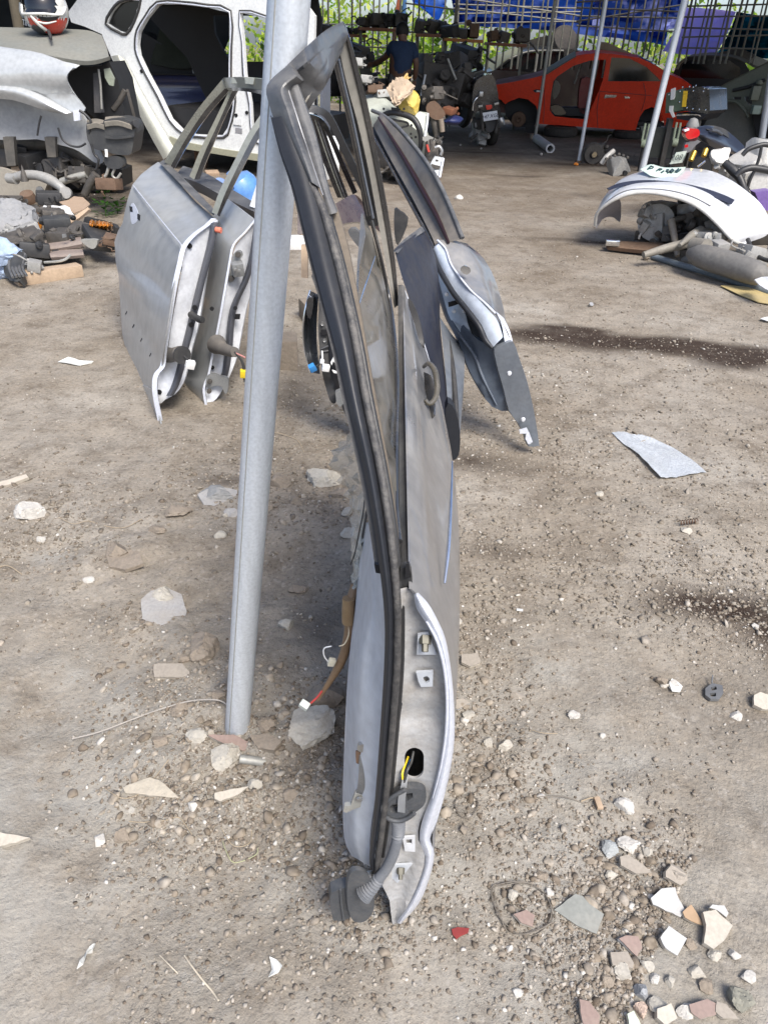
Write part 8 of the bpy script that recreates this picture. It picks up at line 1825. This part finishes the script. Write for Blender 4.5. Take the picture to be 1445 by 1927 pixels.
wire('dry_twig',[(112,976),(140,990),(168,982),(200,990),(235,996),(268,980)],.0011,root_m,'thin curving twig right of the big white rock','twig')
wire('dry_twig',[(1010,1502),(1050,1503),(1078,1506),(1102,1512),(1120,1504)],.0014,wirem,'dark twig above the shard pile','twig')
wire('dry_twig',[(1092,1510),(1112,1506),(1128,1508)],.0016,root_m,'tan twig end beside the dark twig','twig')
o=box('wood_chip',on_ground(1124,1516,.008),.006,.013,.004,wood,None,axes(.1),.001);tag(o,'small upright wood chip above the shard pile','wood chip')
wire('dry_twig',[(1092,1882),(1094,1902),(1098,1925)],.0014,black_plastic,'thin dark stick beside the brown pointed shard','twig')
wire('dry_twig',[(500,812),(530,820),(560,830),(572,850)],.0012,root_m,'thin twig on the bare dirt right of the post','twig')
wire('dry_twig',[(0,1068),(20,1070),(42,1082)],.0014,root_m,'pale twig at the left edge below the white rock','twig')
wire('dry_twig',[(1000,1376),(1020,1384),(1048,1382)],.0009,root_m,'fine twig in the middle right dirt','twig')
wire('dry_twig',[(1180,842),(1200,836),(1222,826)],.0010,root_m,'fine twig beside the plastic film','twig')
for k,(pts,lab)in enumerate((([(146,1826),(154,1814),(160,1800),(170,1786),(182,1780),(178,1792),(166,1802),(158,1818)],'torn white plastic shred in the lower left dirt'),([(508,1806),(522,1810),(532,1824),(524,1832),(506,1846),(512,1826)],'pale translucent plastic scrap at the lower middle'),([(110,682),(130,676),(150,680),(178,684),(150,690),(126,686)],'white crushed scrap left of the silver door'),([(1254,1290),(1262,1282),(1272,1290),(1282,1296),(1278,1304),(1262,1306)],'white crumpled paper beside the brown flat chip'))):
 o=patch('plastic_scrap',pts,mat('white_film_scrap',(.66,.66,.62),.5,var=.1),None,lambda x,y,*_:on_ground(x,y,.008+.005*math.sin(x*.5)),.0015,back=(0,0,-1),grid=6);tag(o,lab,'plastic scrap')
slab_m=mat('cement_slab',(.36,.355,.345),.9,dust=.5,dcol=(.30,.26,.21),dscale=14,bump=.3,bscale=60)
shard([(266,1128),(284,1112),(312,1106),(342,1118),(352,1150),(344,1182),(318,1196),(284,1190),(268,1164)],slab_m,'grey half buried cement slab left of the post',.014,(.12,-.12),-.004,stone_pale,'cement_slab')
shard([(200,1046),(226,1030),(262,1038),(270,1060),(236,1072),(206,1066)],stone_brown,'tan half buried slab above the cement slab',.012,(-.1,-.15),-.004,stone_brown,'earth_slab')
shard([(372,930),(404,914),(446,922),(452,944),(420,956),(384,950)],slab_m,'flat bluish slab touching the blue grey rock',.016,(.1,-.2),-.004,stone_pale,'cement_slab')
shard([(470,1384),(506,1380),(530,1396),(516,1412),(486,1408)],stone_brown,'small earth slab right of the brown tile shard',.012,(-.1,-.2),-.002,stone_brown,'earth_slab')
for k,(x,y,w,h,m_,lab)in enumerate([(528,914,46,34,stone_brown,'brown rock left of the flat cream rock, nearest the post'),(556,948,34,22,stone_brown,'low brown rock in front of the flat cream rock'),(640,934,40,26,stone_brown,'brown rock between the cream rock and the main door'),(652,968,30,22,stone_pale,'pale rock just above the stone against the main door'),(500,960,40,22,stone_brown,'earth coloured flat rock right beside the post'),(300,1000,40,20,stone_brown,'thin brown rock below the two rock row left of the post'),(438,968,34,20,slab_m,'grey flat rock tucked at the left side of the post'),(560,1110,40,24,stone_brown,'half buried brown rock in the bare dirt right of the post'),(540,1180,34,24,stone_pale,'tan half buried rock right of the post, above the white plug'),(412,1310,36,24,stone_brown,'brown rock touching the left of the post above its foot'),(300,1400,36,24,stone_brown,'flat brown rock under the thin grey cable'),(370,1390,44,26,stone_pale,'flat tan rock left of the brown tile shard'),(548,1500,36,22,stone_brown,'brown rock in the loose dirt below the pipe stub'),(480,1480,30,20,stone_pale,'tan rock below the cube rock, right of the cream shard'),(1216,1820,30,20,stone_pale,'pale chip above the blue grey upright chip'),(1232,1846,24,18,stone_white,'white chip beside the blue grey upright chip'),(1300,1780,26,20,stone_brown,'brown chip below the beige square shard'),(1345,1800,30,24,stone_pale,'pale block under the right corner of the beige square shard'),(1380,1800,26,20,stone_white,'white lump right of the beige square shard'),(1222,1736,22,16,stone_brown,'brown pebble left of the clean white shard'),(1150,1650,26,18,stone_pale,'pale chip below the grey blue stone'),(1218,1606,24,18,stone_pale,'cream chip right of the knobbly white stone'),(1108,1620,22,16,stone_brown,'brown chip left of the grey blue stone'),(1330,1860,34,22,stone_brown,'brown chip above the dull brown tile'),(1260,1850,28,22,stone_pale,'tan chip between the blue grey chip and moss grey stone'),(1140,1850,30,20,stone_brown,'brown chip above the brown pointed shard'),(1020,1652,26,18,stone_brown,'brown chip above the wire loop'),(880,1350,30,20,stone_pale,'pale chip right of the main door above slot height')]):
 rock(x,y,w,h,300+k,m_,lab,cuts=11,lift=.24)
